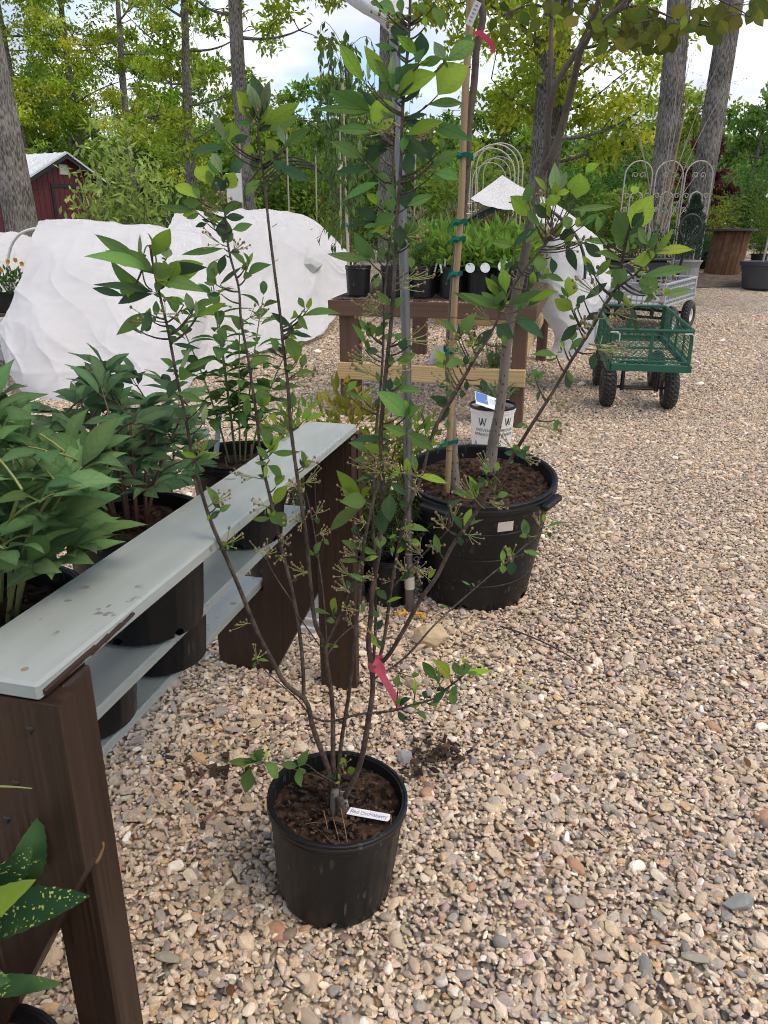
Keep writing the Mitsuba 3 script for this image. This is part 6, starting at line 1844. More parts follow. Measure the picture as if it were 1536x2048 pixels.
for b in (0.34, 0.56, 0.82, 1.10):
    for a in (0.16, 0.36, 0.56, 0.76, 0.96):
        n += 1
        k = thing('nursery_pot', 'black pot in the rear rows of leafy perennials on the brown table', 'plant pot', 'black pots in the rear rows on the brown table')
        nursery_pot(k, at(TL(a, b, TZ + 0.012)), 0.088, 0.075, 0.195, ribs=0, lite=True)
        p = thing('perennial_plant', 'bright green leafy perennial in the rows behind the front pots on the table', 'plant', 'perennials in the rear rows on the brown table')
        tuft(p, TL(a, b, TZ + 0.17), 0.22 + 0.05 * RNG.random(), 0.115, 130, 0.095, 0.040, HOSTA if (n * 7) % 5 else GRASSY, 100 + n, 0.7)
straw = np.array(TL(1.245, 0.14, TZ + 0.197))
g = np.random.default_rng(4)
C = straw + np.stack([g.normal(0, 0.04, 220), g.normal(0, 0.04, 220), g.uniform(0, 0.012, 220)], 1)
V, F, cc = leaf_cloud(C, g.normal(size=(220, 3)) * [1, 1, 0.25], g.normal(size=(220, 3)), 0.03, 0.004, tint((0.42, 0.33, 0.23), 220, 0.25))
structure('straw_mulch', (V, F), 'matte', col=cc, kind='stuff', label='pale straw mulch on the leftmost table pot', category='mulch')
for i, (a, b, z, rr) in enumerate(((0.435, 0.015, 0.220, 0.032), (0.335, 0.012, 0.222, 0.032), (0.215, 0.012, 0.232, 0.038))):
    f = tr((TL(a, b, TZ + z), np.stack([-TA, unit([0, 0.25, 1.0]), np.cross(-TA, unit([0, 0.25, 1.0]))])), lathe([(0, 0.0008), (rr, 0.0008), (rr, -0.0008), (0, -0.0008)], 24))
    single('plant_label', ('round white picture label, leftmost of the three right of the bamboo cane', 'round white picture label in the middle of the three right of the bamboo cane', 'taller white plant label, rightmost of the three, beside the tree trunk')[i], 'plant label', f, 'satin', col=(0.74, 0.77, 0.76))
for i, (a, b, t) in enumerate(((0.68, 0.10, 0.25), (0.64, 0.05, -0.2), (0.62, 0.09, 0.1))):
    single('plant_tag', ('white plant tag leaning left between the front table pots', 'white plant tag leaning right between the front table pots', 'upright white plant tag beside the bamboo cane on the table')[i], 'plant tag', tr(frame(TL(a, b, TZ + 0.225), (t, 0, 1.0), (0, -1, 0.1)), box((0, 0, 0), (0.09, 0.012, 0.001), 0.0003)), 'satin', col=(0.75, 0.77, 0.77))
# the weeping tree in the left pot
wt = thing('weeping_tree', 'slender weeping tree with hanging dark green leaves, staked in the left pot on the table', 'tree')
p0 = TL(1.30, 0.14, TZ + 0.19)
top = np.array([p0[0] - 0.03, p0[1] + 0.02, 2.42])
part(wt, 'stem', tube(smooth_path([p0, p0 + [0.012, 0, 0.7], top], 20), np.linspace(0.008, 0.005, 20), 8), 'twig', smooth=True)
g = np.random.default_rng(8)
tb, C, D, N = [], [], [], []
for i in range(34):
    a, rad = g.uniform(0, 6.28), g.uniform(0.05, 0.24)
    s = top + [0, 0, g.uniform(-0.55, 0.02)]
    out = s + np.array([math.cos(a) * rad, math.sin(a) * rad, g.uniform(0.02, 0.14)])
    end = out + np.array([math.cos(a) * 0.05, math.sin(a) * 0.05, -g.uniform(0.3, 0.9)])
    P = smooth_path([s, out, out * 0.5 + end * 0.5 + [0.01, 0, 0.02], end], 16)
    tb.append(tube(P, 0.0018, 4, caps=False))
    for f in np.linspace(0.25, 1, 13):
        q = P[int(f * 15)]
        C.append(q)
        D.append([g.normal(0, 0.35), g.normal(0, 0.35), -1])
        N.append([math.cos(a) + g.normal(0, 0.6), math.sin(a) + g.normal(0, 0.6), 0.4])
part(wt, 'branches', join(tb), 'twig', smooth=True, stuff=True)
V, F, cc = leaf_cloud(np.array(C), np.array(D), unit(N), 0.065 * np.exp(g.normal(0, 0.2, len(C))), 0.026, np.clip(np.array((0.10, 0.175, 0.055)) * np.exp(g.normal(0, 0.25, (len(C), 1))), 0, 1))
part(wt, 'foliage', (V, F), 'leaf', col=cc, stuff=True)
st = thing('bamboo_stake', 'pale bamboo stake with green ties, holding the weeping tree on the table', 'stake')
q0, q1 = p0 + [-0.012, -0.02, -0.05], top + [-0.012, -0.02, -0.1]
part(st, 'culm', tube(np.linspace(q0, q1, 12), 0.0105, 10), 'satin', smooth=True, col=(0.50, 0.41, 0.33))
for f in (0.26, 0.45, 0.50, 0.86, 0.93):
    c = q0 + (q1 - q0) * f
    part(st, 'tie', tube([c - [0, 0, 0.012], c + [0, 0, 0.012]], 0.0135, 10), 'satin', smooth=True, col=(0.03, 0.26, 0.19))
single('price_tag', 'white slip tag hanging from the bamboo stake of the weeping tree', 'tag', tr(frame(q0 + (q1 - q0) * 0.53 + [-0.03, -0.02, 0], (0.7, 0, 0.75), (0, -1, 0.1)), box((0, 0, 0), (0.085, 0.018, 0.001), 0.0003)), 'satin', col=(0.78, 0.78, 0.8))

# under and beside the table
V, F, C = rock((0.53, 7.2, float(terrain(7.2)) + 0.10), (0.13, 0.09, 0.13), (0.46, 0.46, 0.46), 31)
single('concrete_lump', 'grey broken concrete lump under the brown table, against its back leg', 'concrete block', (V, F), 'stone', col=C)
k = thing('perennial_plant', 'feathery green plant growing in front of the yellow rail, right of the trunk', 'plant')
needle_plant(k, (0.80, 5.35, 0.16), 0.46, 0.16, 40, (0.11, 0.18, 0.06), (0.20, 0.27, 0.09), 41, 60, 0.05, 0.006, 'foliage')
k = thing('nursery_pot', 'dark pot of the feathery plant under the right front corner of the table', 'plant pot')
nursery_pot(k, at((0.80, 5.35, 0.012)), 0.09, 0.075, 0.17, ribs=0, lite=True)

# the white printed pot
wp = thing('printed_pot', 'white printed nursery pot with a black rim, on the gravel behind the big pot', 'plant pot')
WPM = at((0.685, 4.78, 0.004), turn=0.0)
nursery_pot(wp, WPM, 0.145, 0.122, 0.27, ribs=0, depth=0.03, matname='satin', col=(0.66, 0.65, 0.62), crumbs=60, seed=6)
lipm = lathe([(0.139, 0.262), (0.146, 0.262), (0.149, 0.268), (0.149, 0.276), (0.145, 0.281), (0.137, 0.279), (0.137, 0.262)], 64)
part(wp, 'lip', (lipm[0] + WPM[:3, 3], lipm[1]), 'black_plastic', smooth=40)


def wrap(V, az, z):
    """Flat artwork (x right, y up) wrapped round the white pot at the azimuth az (radians from the camera side)."""
    V = np.asarray(V, float)
    zz = z + V[:, 1]
    rad = 0.122 + (0.145 * 0.955 - 0.122) * (zz / 0.27) + 0.0009 + V[:, 2]
    a = az + V[:, 0] / rad
    return np.stack([rad * np.sin(a) + WPM[0, 3], -rad * np.cos(a) + WPM[1, 3], zz + WPM[2, 3]], 1)


def on_pot(text, h, az, z, bold=False, stretch=1.0):
    m = meshkit.text_mesh(text, h, depth=0.0006, bold=bold)
    V, F = trimesh.remesh.subdivide(np.array(m.vertices), np.array(m.faces))
    V[:, 0] = (V[:, 0] - np.ptp(V[:, 0]) / 2) * stretch
    return wrap(V, az, z), F


def art(poly, az, z):
    from shapely.geometry import Polygon
    m = trimesh.creation.extrude_polygon(poly if hasattr(poly, 'area') else Polygon(poly), 0.0008, engine='earcut')
    V, F = trimesh.remesh.subdivide(np.array(m.vertices), np.array(m.faces))
    return wrap(V, az, z), F


from shapely.geometry import Polygon as _Poly
for az in (-0.62, 0.66):
    part(wp, 'emblem', on_pot('W', 0.048, az, 0.165, False, 0.9), 'matte', col=(0.05, 0.055, 0.055))
    part(wp, 'emblem_leaf', art([(-0.004, 0.0), (0.008, 0.012), (0.010, 0.034), (-0.002, 0.022)], az - 0.05, 0.166), 'matte', col=(0.02, 0.09, 0.06))
    part(wp, 'lettering', on_pot('PROVEN', 0.018, az, 0.128), 'matte', col=(0.10, 0.10, 0.11))
    part(wp, 'lettering', on_pot('WINNERS', 0.018, az, 0.100), 'matte', col=(0.10, 0.10, 0.11))
    part(wp, 'rule', art([(-0.05, 0), (0.05, 0), (0.05, 0.0016), (-0.05, 0.0016)], az, 0.088), 'matte', col=(0.25, 0.25, 0.26))
    tri = _Poly([(-0.013, 0), (0.013, 0), (0, 0.022)])
    part(wp, 'recycling_mark', art(tri.difference(tri.buffer(-0.0035)), az - 0.38, 0.04), 'matte', col=(0.12, 0.12, 0.13))
for j in range(8):
    part(wp, 'bar', art([(0, 0), (0.0012 + 0.0008 * (j % 3), 0), (0.0012 + 0.0008 * (j % 3), 0.06), (0, 0.06)], -0.08 + 0.022 * j, 0.14), 'matte', col=(0.3, 0.3, 0.3))
k = thing('perennial_plant', 'small pale green perennial growing in the white printed pot', 'plant')
tuft(k, (0.71, 4.80, 0.24), 0.16, 0.085, 90, 0.07, 0.014, (0.20, 0.27, 0.14), 55, 0.9)
pc = thing('picture_tag', 'blue and white picture tag on a pale stake in the white printed pot', 'plant tag')
f = frame((0.60, 4.66, 0.335), (0.93, 0.1, -0.32), (-0.2, -0.35, 0.9))
f = (f[0], f[1])
part(pc, 'card', tr(f, box((0.03, 0.0, 0), (0.15, 0.14, 0.0015), 0.0004)), 'satin', col=(0.70, 0.75, 0.82))
part(pc, 'picture', tr(f, box((-0.002, 0.012, 0.0013), (0.078, 0.105, 0.0012), 0.0003)), 'satin', col=(0.10, 0.20, 0.50))
part(pc, 'print', tr(f, join([box((0.072, 0.03 - 0.012 * j, 0.0012), (0.045 - 0.006 * (j % 3), 0.004, 0.0008), 0.0002) for j in range(5)])), 'matte', col=(0.35, 0.42, 0.55))
part(pc, 'stake', beam((0.645, 4.66, 0.22), (0.625, 4.655, 0.33), 0.022, 0.003, up=(0, 1, 0), b=0.0006), 'satin', col=(0.62, 0.60, 0.54))

# ---------------------------------------------------------------- white covers over the rows
for nm, ctrl, lab, amp, fr, sd in (('plastic_cover', SHEET1, 'large white plastic cover draped over the nearest row at the left', 0.05, 1.7, 1), ('plastic_cover', SHEET2, 'white plastic cover over the middle row, bunched at its right end', 0.07, 1.6, 2),
                                   ('plastic_cover', SHEET3, 'white plastic cover at the far left edge behind the yellow flowers', 0.05, 1.7, 3)):
    k = thing(nm, lab, 'plastic cover')
    put(k, cloth(np.array(ctrl) / 1000, 170, 200, amp, fr, sd, 0.022), 'white_film', True)
k = thing('plastic_cover', 'white plastic cover over black hoops behind the table, hanging down to the gravel', 'plastic cover')
part(k, 'top_sheet', cloth(np.array(SHEET4) / 1000, 60, 90, 0.02, 2.5, 4, 0.006), 'white_film', smooth=True)
part(k, 'hanging_sheet', cloth(np.array(SHEET5) / 1000, 90, 60, 0.03, 2.2, 6, 0.006), 'white_film', smooth=True)
S2 = np.array(SHEET2) / 1000
cl = thing('stone', 'grey stone weighing down the white cover at its bunched right end', 'stone')
V, F, C = rock((S2[3, 3] + S2[2, 3]) / 2 + [-0.02, -0.04, 0.03], (0.16, 0.08, 0.10), (0.42, 0.43, 0.42), 44)
put(cl, (V, F), 'stone', False, C)
for i, (r, c) in enumerate(((2, 1), (2, 2), (2, 3), (1, 2), (1, 3), (3, 2))):
    p = S2[r, c] * 0.6 + S2[min(r + 1, 5), c] * 0.4 + [0.1 * (i % 2), -0.10, 0]
    single('spring_clip', 'small grey clip pinching the white cover of the middle row to its hoop', 'clip', tube([p, p + [0.03, -0.012, 0.02], p + [0.06, -0.004, 0.035]], 0.005, 6), 'satin', smooth=True, col=(0.28, 0.27, 0.25), group='clips on the middle white cover')
HO = [np.array([-3.55, 7.6, 0.5]), np.array([-3.52, 7.55, 1.0]), np.array([-3.35, 7.5, 1.27]), np.array([-3.1, 7.45, 1.33]), np.array([-2.9, 7.45, 1.33])]
single('hoop_pipe', 'bare white pipe hoop emerging from the left end of the nearest white cover', 'hoop', tube(smooth_path(HO, 24), 0.013, 10), 'satin', smooth=True, col=(0.72, 0.71, 0.68))
for i, off in enumerate((0.0, 0.32, 0.62)):
    P = np.array([[0.42 + 0.2 * off, 6.55 + off, 0.93], [0.50 + 0.2 * off, 6.52 + off, 1.22], [0.80 + 0.2 * off, 6.45 + off, 1.46], [1.15 + 0.2 * off, 6.4 + off, 1.50], [1.45 + 0.2 * off, 6.35 + off, 1.32], [1.58 + 0.2 * off, 6.33 + off, 0.95]])
    single('hoop_pipe', ('black pipe hoop nearest on the back of the brown table', 'black pipe hoop in the middle at the back of the brown table', 'black pipe hoop farthest at the back of the brown table')[i], 'hoop', tube(smooth_path(P, 30), 0.012, 10), 'satin', smooth=True, col=(0.03, 0.04, 0.045))
bench2 = thing('low_bench', 'grey low plant bench under the nearest white cover, showing at the left edge', 'bench')
part(bench2, 'rail', beam((-4.2, 6.75, 0.30), (-2.75, 6.75, 0.30), 0.05, 0.10), 'grey_paint')
part(bench2, 'top', beam((-4.2, 7.2, 0.62), (-2.95, 7.2, 0.62), 0.7, 0.03), 'satin', col=(0.06, 0.045, 0.035))
for x in (-4.1, -3.1):
    part(bench2, 'leg', beam((x, 6.95, 0.0), (x, 6.95, 0.61), 0.09, 0.09, up=(0, 1, 0)), 'satin', col=(0.05, 0.04, 0.03))
k = thing('nursery_pot', 'black pot of yellow-orange flowers at the left edge beside the white cover', 'plant pot')
nursery_pot(k, at((-3.28, 7.0, 0.635)), 0.15, 0.12, 0.16, ribs=0, lite=True)
k = thing('flowering_plant', 'yellow-orange flowering plant at the left edge beside the white cover', 'plant')
tuft(k, (-3.28, 7.0, 0.76), 0.24, 0.17, 240, 0.05, 0.024, (0.075, 0.15, 0.045), 60, 0.5)
g = np.random.default_rng(61)
for i in range(4):
    p = np.array([-3.28 + g.uniform(-0.13, 0.15), 6.95 + g.uniform(-0.1, 0.05), 0.84 + g.uniform(0, 0.22)]) if i > 1 else np.array([-3.16 + 0.05 * i, 6.95, 1.07 - 0.03 * i])
    ang = np.linspace(0, 2 * np.pi, 9)[:-1]
    C = np.repeat(p[None], 8, 0)
    V, F, cc = leaf_cloud(C, np.stack([np.cos(ang), -0.4 + 0 * ang, np.sin(ang)], 1), np.tile([0.0, -1.0, 0.3], (8, 1)), 0.026, 0.02, tint((0.62, 0.36, 0.05), 8, 0.1))
    part(k, 'flower', (V, F), 'leaf', col=cc)


# ---------------------------------------------------------------- carts
def wheel(parent, c, axis, r, w, seed=0, hub=(0.62, 0.61, 0.58)):
    """A pneumatic wheel: knobbly tyre, pressed rim and hub, turning on axis."""
    key = free(f'{parent}__wheel')
    axis = unit(axis)
    e = unit(np.cross(axis, [0, 0, 1.0]))
    R = np.stack([e, np.cross(axis, e), axis])
    place = lambda m: (np.asarray(m[0]) @ R + np.asarray(c, float),) + tuple(m[1:2])
    t = np.linspace(-np.pi * 0.78, np.pi * 0.78, 23)
    prof = np.stack([r - w * 0.52 + w * 0.52 * np.cos(t), w * 0.5 * np.sin(t)], 1)

    def tread(Rr, a, z):
        out = np.clip((Rr - (r - 0.42 * w)) / (0.2 * w), 0, 1)
        k = np.round(z / (w * 0.22))
        s = np.sin(a * 26 + (k % 2) * np.pi)
        return Rr + out * 0.0035 * (np.clip(s * 4, -1, 1) + np.clip(np.cos(z / (w * 0.22) * 2 * np.pi) * 3, -1, 1) * 0.6)
    V, F = lathe(np.vstack([prof, prof[:1]]), 180, tread)
    part(key, 'tyre', place((V, F)), 'satin', smooth=30, col=(0.020, 0.019, 0.018))
    rr = r - w * 0.95
    part(key, 'rim', place(lathe([(0, w * 0.16), (0.02, w * 0.16), (0.024, w * 0.10), (rr * 0.7, w * 0.05), (rr * 0.82, w * 0.28), (rr * 1.05, w * 0.34), (rr * 1.05, -w * 0.34), (rr * 0.82, -w * 0.28), (rr * 0.7, -w * 0.05), (0.024, -w * 0.1), (0.02, -w * 0.16), (0, -w * 0.16)], 40)), 'satin', smooth=35, col=hub)
    return key


GREEN = (0.011, 0.092, 0.050)
cart = thing('mesh_cart', 'green steel mesh garden cart with four knobbly black tyres, standing on the gravel', 'cart')
CO, CD = np.array([1.925, 5.80, 0.0]), unit([0.17, 0.985, 0.0])
CX = np.array([CD[1], -CD[0], 0.0])


def CL(x, y, z):
    p = CO + x * CX + y * CD
    return p + np.array([0, 0, z + float(terrain(p[1]))])


HW, F0, F1, ZB, ZT = 0.275, -0.36, 0.86, 0.375, 0.635
for x in (-1, 1):
    part(cart, 'bed_rail', beam(CL(x * HW, F0, ZB), CL(x * HW, F1, ZB), 0.03, 0.05), 'satin', col=GREEN)
for y in (F0, F1):
    part(cart, 'bed_rail', beam(CL(-HW + 0.016, y, ZB), CL(HW - 0.016, y, ZB), 0.03, 0.05), 'satin', col=GREEN)
for y in (F0 + 0.41, F0 + 0.82):
    part(cart, 'cross_bar', beam(CL(-HW + 0.016, y, ZB - 0.012), CL(HW - 0.016, y, ZB - 0.012), 0.03, 0.014), 'satin', col=GREEN)
part(cart, 'floor_mesh', lattice(CL(-HW, F0, ZB + 0.004), CX, CL(0, F1, ZB) - CL(0, F0, ZB), 2 * HW, F1 - F0, 0.036, 0.0020), 'satin', col=GREEN, stuff=True)
for name, o, d, L in (('front_panel', (-HW, F0), 'x', 2 * HW), ('rear_panel', (-HW, F1), 'x', 2 * HW), ('side_panel', (-HW, F0), 'y', F1 - F0), ('side_panel', (HW, F0), 'y', F1 - F0)):
    key = free(f'{cart}__{name}')
    pt = lambda t, z: CL(o[0] + (t if d == 'x' else 0), o[1] + (t if d == 'y' else 0), z)
    e = 0.018 if d == 'y' else 0.0
    bars = [tube([pt(e, ZT), pt(L - e, ZT)], 0.011, 8), tube([pt(e, ZB + 0.045), pt(L - e, ZB + 0.045)], 0.007, 8)]
    for t in (np.linspace(e + 0.012, L - e - 0.012, 3 if d == 'x' else 5)):
        bars.append(beam(pt(t, ZB + 0.03), pt(t, ZT), 0.024, 0.012, up=CX if d == 'y' else CD, b=0.002))
    part(key, 'frame', join([b[:2] for b in bars]), 'satin', smooth=30, col=None if False else GREEN)
    ux = (pt(L, ZB) - pt(0, ZB))
    part(key, 'mesh', lattice(pt(e, ZB + 0.04), ux, (0, 0, 1.0), L - 2 * e, ZT - ZB - 0.045, 0.032, 0.0016), 'satin', col=GREEN, stuff=True)
for y in (0.0, 0.66):
    for x in (-1, 1):
        c = CL(x * 0.225, y, 0.155)
        wheel(cart, c, CX, 0.155, 0.108)
    part(cart, 'axle', tube([CL(-0.25, y, 0.155), CL(0.25, y, 0.155)], 0.011, 10), 'satin', smooth=True, col=(0.02, 0.02, 0.02))
P = np.array([CL(-0.125, -0.03, 0.135), CL(-0.125, -0.03, 0.28), CL(-0.10, -0.03, 0.335), CL(-0.05, -0.03, 0.345), CL(0.05, -0.03, 0.345), CL(0.10, -0.03, 0.335), CL(0.125, -0.03, 0.28), CL(0.125, -0.03, 0.135)])
part(cart, 'fork', tube(P, 0.015, 10), 'satin', smooth=True, col=(0.013, 0.013, 0.014))
part(cart, 'fork_bar', tube([CL(-0.125, -0.03, 0.150), CL(0.125, -0.03, 0.150)], 0.009, 8), 'satin', smooth=True, col=(0.02, 0.02, 0.02))
for x in (-0.10, 0.10):
    part(cart, 'strut', beam(CL(x, 0.0, 0.35), CL(x, 0.68, 0.18), 0.025, 0.012), 'satin', col=(0.02, 0.02, 0.02))
for x in (-HW + 0.02, HW - 0.035):
    part(cart, 'latch', tube(np.array([CL(x - 0.03, F0 - 0.014, ZT - 0.018), CL(x + 0.02, F0 - 0.016, ZT - 0.015), CL(x + 0.034, F0 - 0.012, ZT - 0.03), CL(x + 0.036, F0 - 0.012, ZT - 0.075)]), 0.0045, 6), 'satin', smooth=True, col=(0.60, 0.58, 0.52))

GP = (0.33, 0.34, 0.36)
gc = thing('plastic_cart', 'grey plastic crate-sided garden cart with big black wheels, behind the green cart', 'cart')
C0, D1, D2 = np.array([3.0, 8.55, 0.0]), unit([0.6, 0.8, 0.03]), unit([-0.8, 0.6, 0.02])
g0 = float(terrain(8.8))
LC, WC, z0, z1 = 1.12, 0.76, g0 + 0.335, g0 + 0.575
for name, o, d, L in (('front_wall', C0, D2, WC), ('side_wall', C0, D1, LC), ('rear_wall', C0 + D1 * LC, D2, WC), ('side_wall', C0 + D2 * WC, D1, LC)):
    key = free(f'{gc}__{name}')
    q = lambda t, z: o + d * t + np.array([0, 0, z])
    n = np.cross(d, [0, 0, 1.0])
    part(key, 'top_edge', beam(q(0, z1), q(L, z1), 0.034, 0.022, b=0.004), 'satin', col=GP)
    part(key, 'bottom_edge', beam(q(0, z0 + 0.012), q(L, z0 + 0.012), 0.03, 0.028, b=0.004), 'satin', col=GP)
    for t in (0.022, L - 0.022):
        part(key, 'corner', beam(q(t, z0 + 0.027), q(t, z1 - 0.012), 0.044, 0.03, up=n, b=0.004), 'satin', col=GP)
    for z in np.linspace(z0, z1, 5)[1:-1]:
        part(key, 'slat', beam(q(0.045, z), q(L - 0.045, z), 0.016, 0.020, b=0.003), 'satin', col=GP)
    for t in np.linspace(0.045, L - 0.045, int(L / 0.062))[1:-1]:
        part(key, 'bar', beam(q(t, z0 + 0.027), q(t, z1 - 0.012), 0.010, 0.018, up=n, b=0.002), 'satin', col=GP)
part(gc, 'floor', beam(C0 + D2 * WC / 2 + [0, 0, z0 + 0.0], C0 + D1 * LC + D2 * WC / 2 + [0, 0, z0 + 0.0], WC - 0.03, 0.012), 'satin', col=GP)
for t in (0.28, 0.90):
    for s in (-0.02, WC + 0.02):
        c = C0 + D1 * t + D2 * s
        wheel(gc, [c[0], c[1], float(terrain(c[1])) + 0.165], D2, 0.165, 0.10)
    part(gc, 'axle', tube([C0 + D1 * t + [0, 0, g0 + 0.19], C0 + D1 * t + D2 * WC + [0, 0, g0 + 0.19]], 0.016, 8), 'satin', smooth=True, col=(0.02, 0.02, 0.02))
    part(gc, 'leg', beam(C0 + D1 * t + D2 * 0.2 + [0, 0, g0 + 0.18], C0 + D1 * t + D2 * 0.2 + [0, 0, z0], 0.04, 0.03, up=D1), 'satin', col=(0.02, 0.02, 0.02))
    part(gc, 'leg', beam(C0 + D1 * t + D2 * 0.56 + [0, 0, g0 + 0.18], C0 + D1 * t + D2 * 0.56 + [0, 0, z0], 0.04, 0.03, up=D1), 'satin', col=(0.02, 0.02, 0.02))
hp = C0 + D2 * 0.45 - D1 * 0.05
part(gc, 'handle', tube(smooth_path([hp + [0, 0, g0 + 0.2], hp - D1 * 0.08 + [0, 0, g0 + 0.5], hp - D1 * 0.02 + [0, 0, g0 + 0.72], hp + D1 * 0.06 - D2 * 0.1 + [0, 0, g0 + 0.62]], 24), 0.013, 8), 'satin', smooth=True, col=(0.016, 0.016, 0.017))

# ---------------------------------------------------------------- further back: trellises, urn, spool, planter, shed
WHITE = (0.42, 0.385, 0.33)


def gz(y):
    return float(terrain(y))


def arch(o, x, w, h, z0=0.0, n=20):
    """The path of an arch: up, over in a half circle, down."""
    a = np.linspace(np.pi, 0, n)
    P = [o + [0, 0, z0]] + [o + x * (w / 2 + w / 2 * math.cos(t)) + [0, 0, h - w / 2 + w / 2 * math.sin(t)] for t in a] + [o + x * w + [0, 0, z0]]
    return np.array(P)


def scroll(c, x, r, turn, flip=1):
    t = np.linspace(0, 1, 22)
    a = turn + flip * t * 2 * np.pi * 1.15
    R = r * (1 - 0.7 * t)
    return np.array(c) + np.outer(R * np.cos(a), x) + np.outer(R * np.sin(a), [0, 0, 1.0])


def trellis(label, u, y, w, h, lean):
    key = thing('garden_trellis', label, 'trellis', None)
    o = np.array([u, y, gz(y) - 0.05])
    x = unit([1, 0.08, 0])
    sk = lambda P: np.asarray(P) + np.outer(np.asarray(P)[:, 2] - o[2], lean)
    part(key, 'outer_arch', tube(sk(arch(o, x, w, h)), 0.011, 8), 'satin', smooth=True, col=WHITE)
    i0 = o + x * w * 0.27
    part(key, 'inner_arch', tube(sk(arch(i0, x, w * 0.46, h * 0.76)), 0.011, 8), 'satin', smooth=True, col=WHITE)
    for zz in (0.42, 0.66):
        for s in (0, 1):
            p = i0 + x * (0 if s == 0 else w * 0.46) + [0, 0, h * zz - 0.2]
            q = i0 + x * (w * 0.46 if s == 0 else 0) + [0, 0, h * zz + 0.16]
            part(key, 'cross_rod', tube(sk([p, q]), 0.006, 6), 'satin', smooth=True, col=WHITE)
    for zz in (0.30, 0.58):
        for s in (0, 1):
            p = o + x * (w * 0.02 if s == 0 else w * 0.98) + [0, 0, h * zz]
            q = i0 + x * (0 if s == 0 else w * 0.46) + [0, 0, h * (zz + 0.09)]
            part(key, 'side_rod', tube(sk([p, q]), 0.006, 6), 'satin', smooth=True, col=WHITE)
    for zz in (0.44, 0.62, 0.73):
        for s in (-1, 1):
            c = o + x * (w / 2 + s * w * 0.37) + [0, 0, h * zz]
            part(key, 'scroll', tube(sk(scroll(c, x * s, w * 0.10, 0.3, 1)), 0.006, 6), 'satin', smooth=True, col=WHITE)
    for s in (-1, 1):
        part(key, 'scroll', tube(sk(scroll(o + x * (w / 2 + s * w * 0.13) + [0, 0, h * 0.89], x * s, w * 0.11, -0.6, 1)), 0.006, 6), 'satin', smooth=True, col=WHITE)


TRY = 13.0
for (u, w, lab) in ((3.70, 0.44, 'cream scrolled metal trellis panel, leftmost of the three in front of the big trunks'), (4.18, 0.44, 'cream scrolled metal trellis panel in the middle of the three, before the left big trunk'), (4.64, 0.44, 'cream scrolled metal trellis panel, rightmost of the three, before the right big trunk')):
    trellis(lab, u, TRY, w, 1.86, (0.03, 0.03, 0))
for i, (u, y, w, h) in enumerate(((1.05, 10.4, 0.62, 1.95), (1.16, 10.8, 0.62, 2.0), (1.28, 11.2, 0.62, 2.02))):
    key = thing('garden_arch', ('white pipe garden arch behind the bamboo cane, nearest of three', 'white pipe garden arch behind the bamboo cane, middle of three', 'white pipe garden arch behind the bamboo cane, farthest of three')[i], 'arch')
    o = np.array([u - 0.05, y, gz(y)])
    part(key, 'hoop', tube(arch(o, np.array([1.0, 0, 0]), w, h), 0.009, 8), 'satin', smooth=True, col=(0.42, 0.40, 0.36))
    part(key, 'rod', tube(arch(o + [0.10, 0.02, 0], np.array([1.0, 0, 0]), w - 0.2, h - 0.16), 0.006, 6), 'satin', smooth=True, col=(0.42, 0.40, 0.36))
    for zz in (0.9, 1.2, 1.32):
        part(key, 'rung', tube([o + [0, 0, zz], o + [0.1, 0.02, zz]], 0.006, 6), 'satin', smooth=True, col=(0.62, 0.60, 0.55))

# urn with juniper
uy = 12.3
urn = thing('urn_planter', 'grey-white ribbed urn planter in front of the trellises', 'planter')
V, F = lathe([(0, 0.0), (0.14, 0), (0.155, 0.025), (0.10, 0.05), (0.11, 0.08), (0.15, 0.11), (0.165, 0.30), (0.20, 0.37), (0.215, 0.385), (0.21, 0.40), (0.19, 0.39), (0.15, 0.33), (0, 0.33)], 72, lambda R, a, z: R * (1 + 0.025 * np.cos(16 * a) * ((z > 0.10) & (z < 0.34))))
part(urn, 'body', (V + [4.62, uy, gz(uy) + 0.03], F), 'satin', smooth=40, col=(0.27, 0.265, 0.26))
part(urn, 'soil', (lathe([(0.17, 0.0), (0, 0.01)], 24)[0] + [4.62, uy, gz(uy) + 0.38], lathe([(0.17, 0.0), (0, 0.01)], 24)[1]), 'soil')
k = thing('juniper_plant', 'dark blue-green conical juniper growing in the grey-white urn', 'conifer')
g = np.random.default_rng(77)
n = 2600
t = g.random(n) ** 0.8
rr = 0.30 * (1 - t) ** 0.8 * np.sqrt(g.random(n)) * (1 + 0.25 * np.sin(t * 40)) + 0.01
a = g.uniform(0, 6.28, n)
C = np.stack([4.62 + rr * np.cos(a), uy + rr * np.sin(a), gz(uy) + 0.40 + t * 0.92], 1)
V, F, cc = leaf_cloud(C, np.stack([np.cos(a) * 0.6, np.sin(a) * 0.6, 1 + 0 * a], 1) + g.normal(0, 0.25, (n, 3)), unit(g.normal(size=(n, 3))), 0.07, 0.012, np.clip(np.array((0.045, 0.085, 0.06)) * np.exp(g.normal(0, 0.3, (n, 1))), 0, 1))
part(k, 'trunk', tube([[4.62, uy, gz(uy) + 0.45], [4.62, uy, gz(uy) + 1.3]], [0.02, 0.005], 6), 'twig', smooth=True)
part(k, 'crown', (V, F), 'leaf', col=cc, stuff=True)

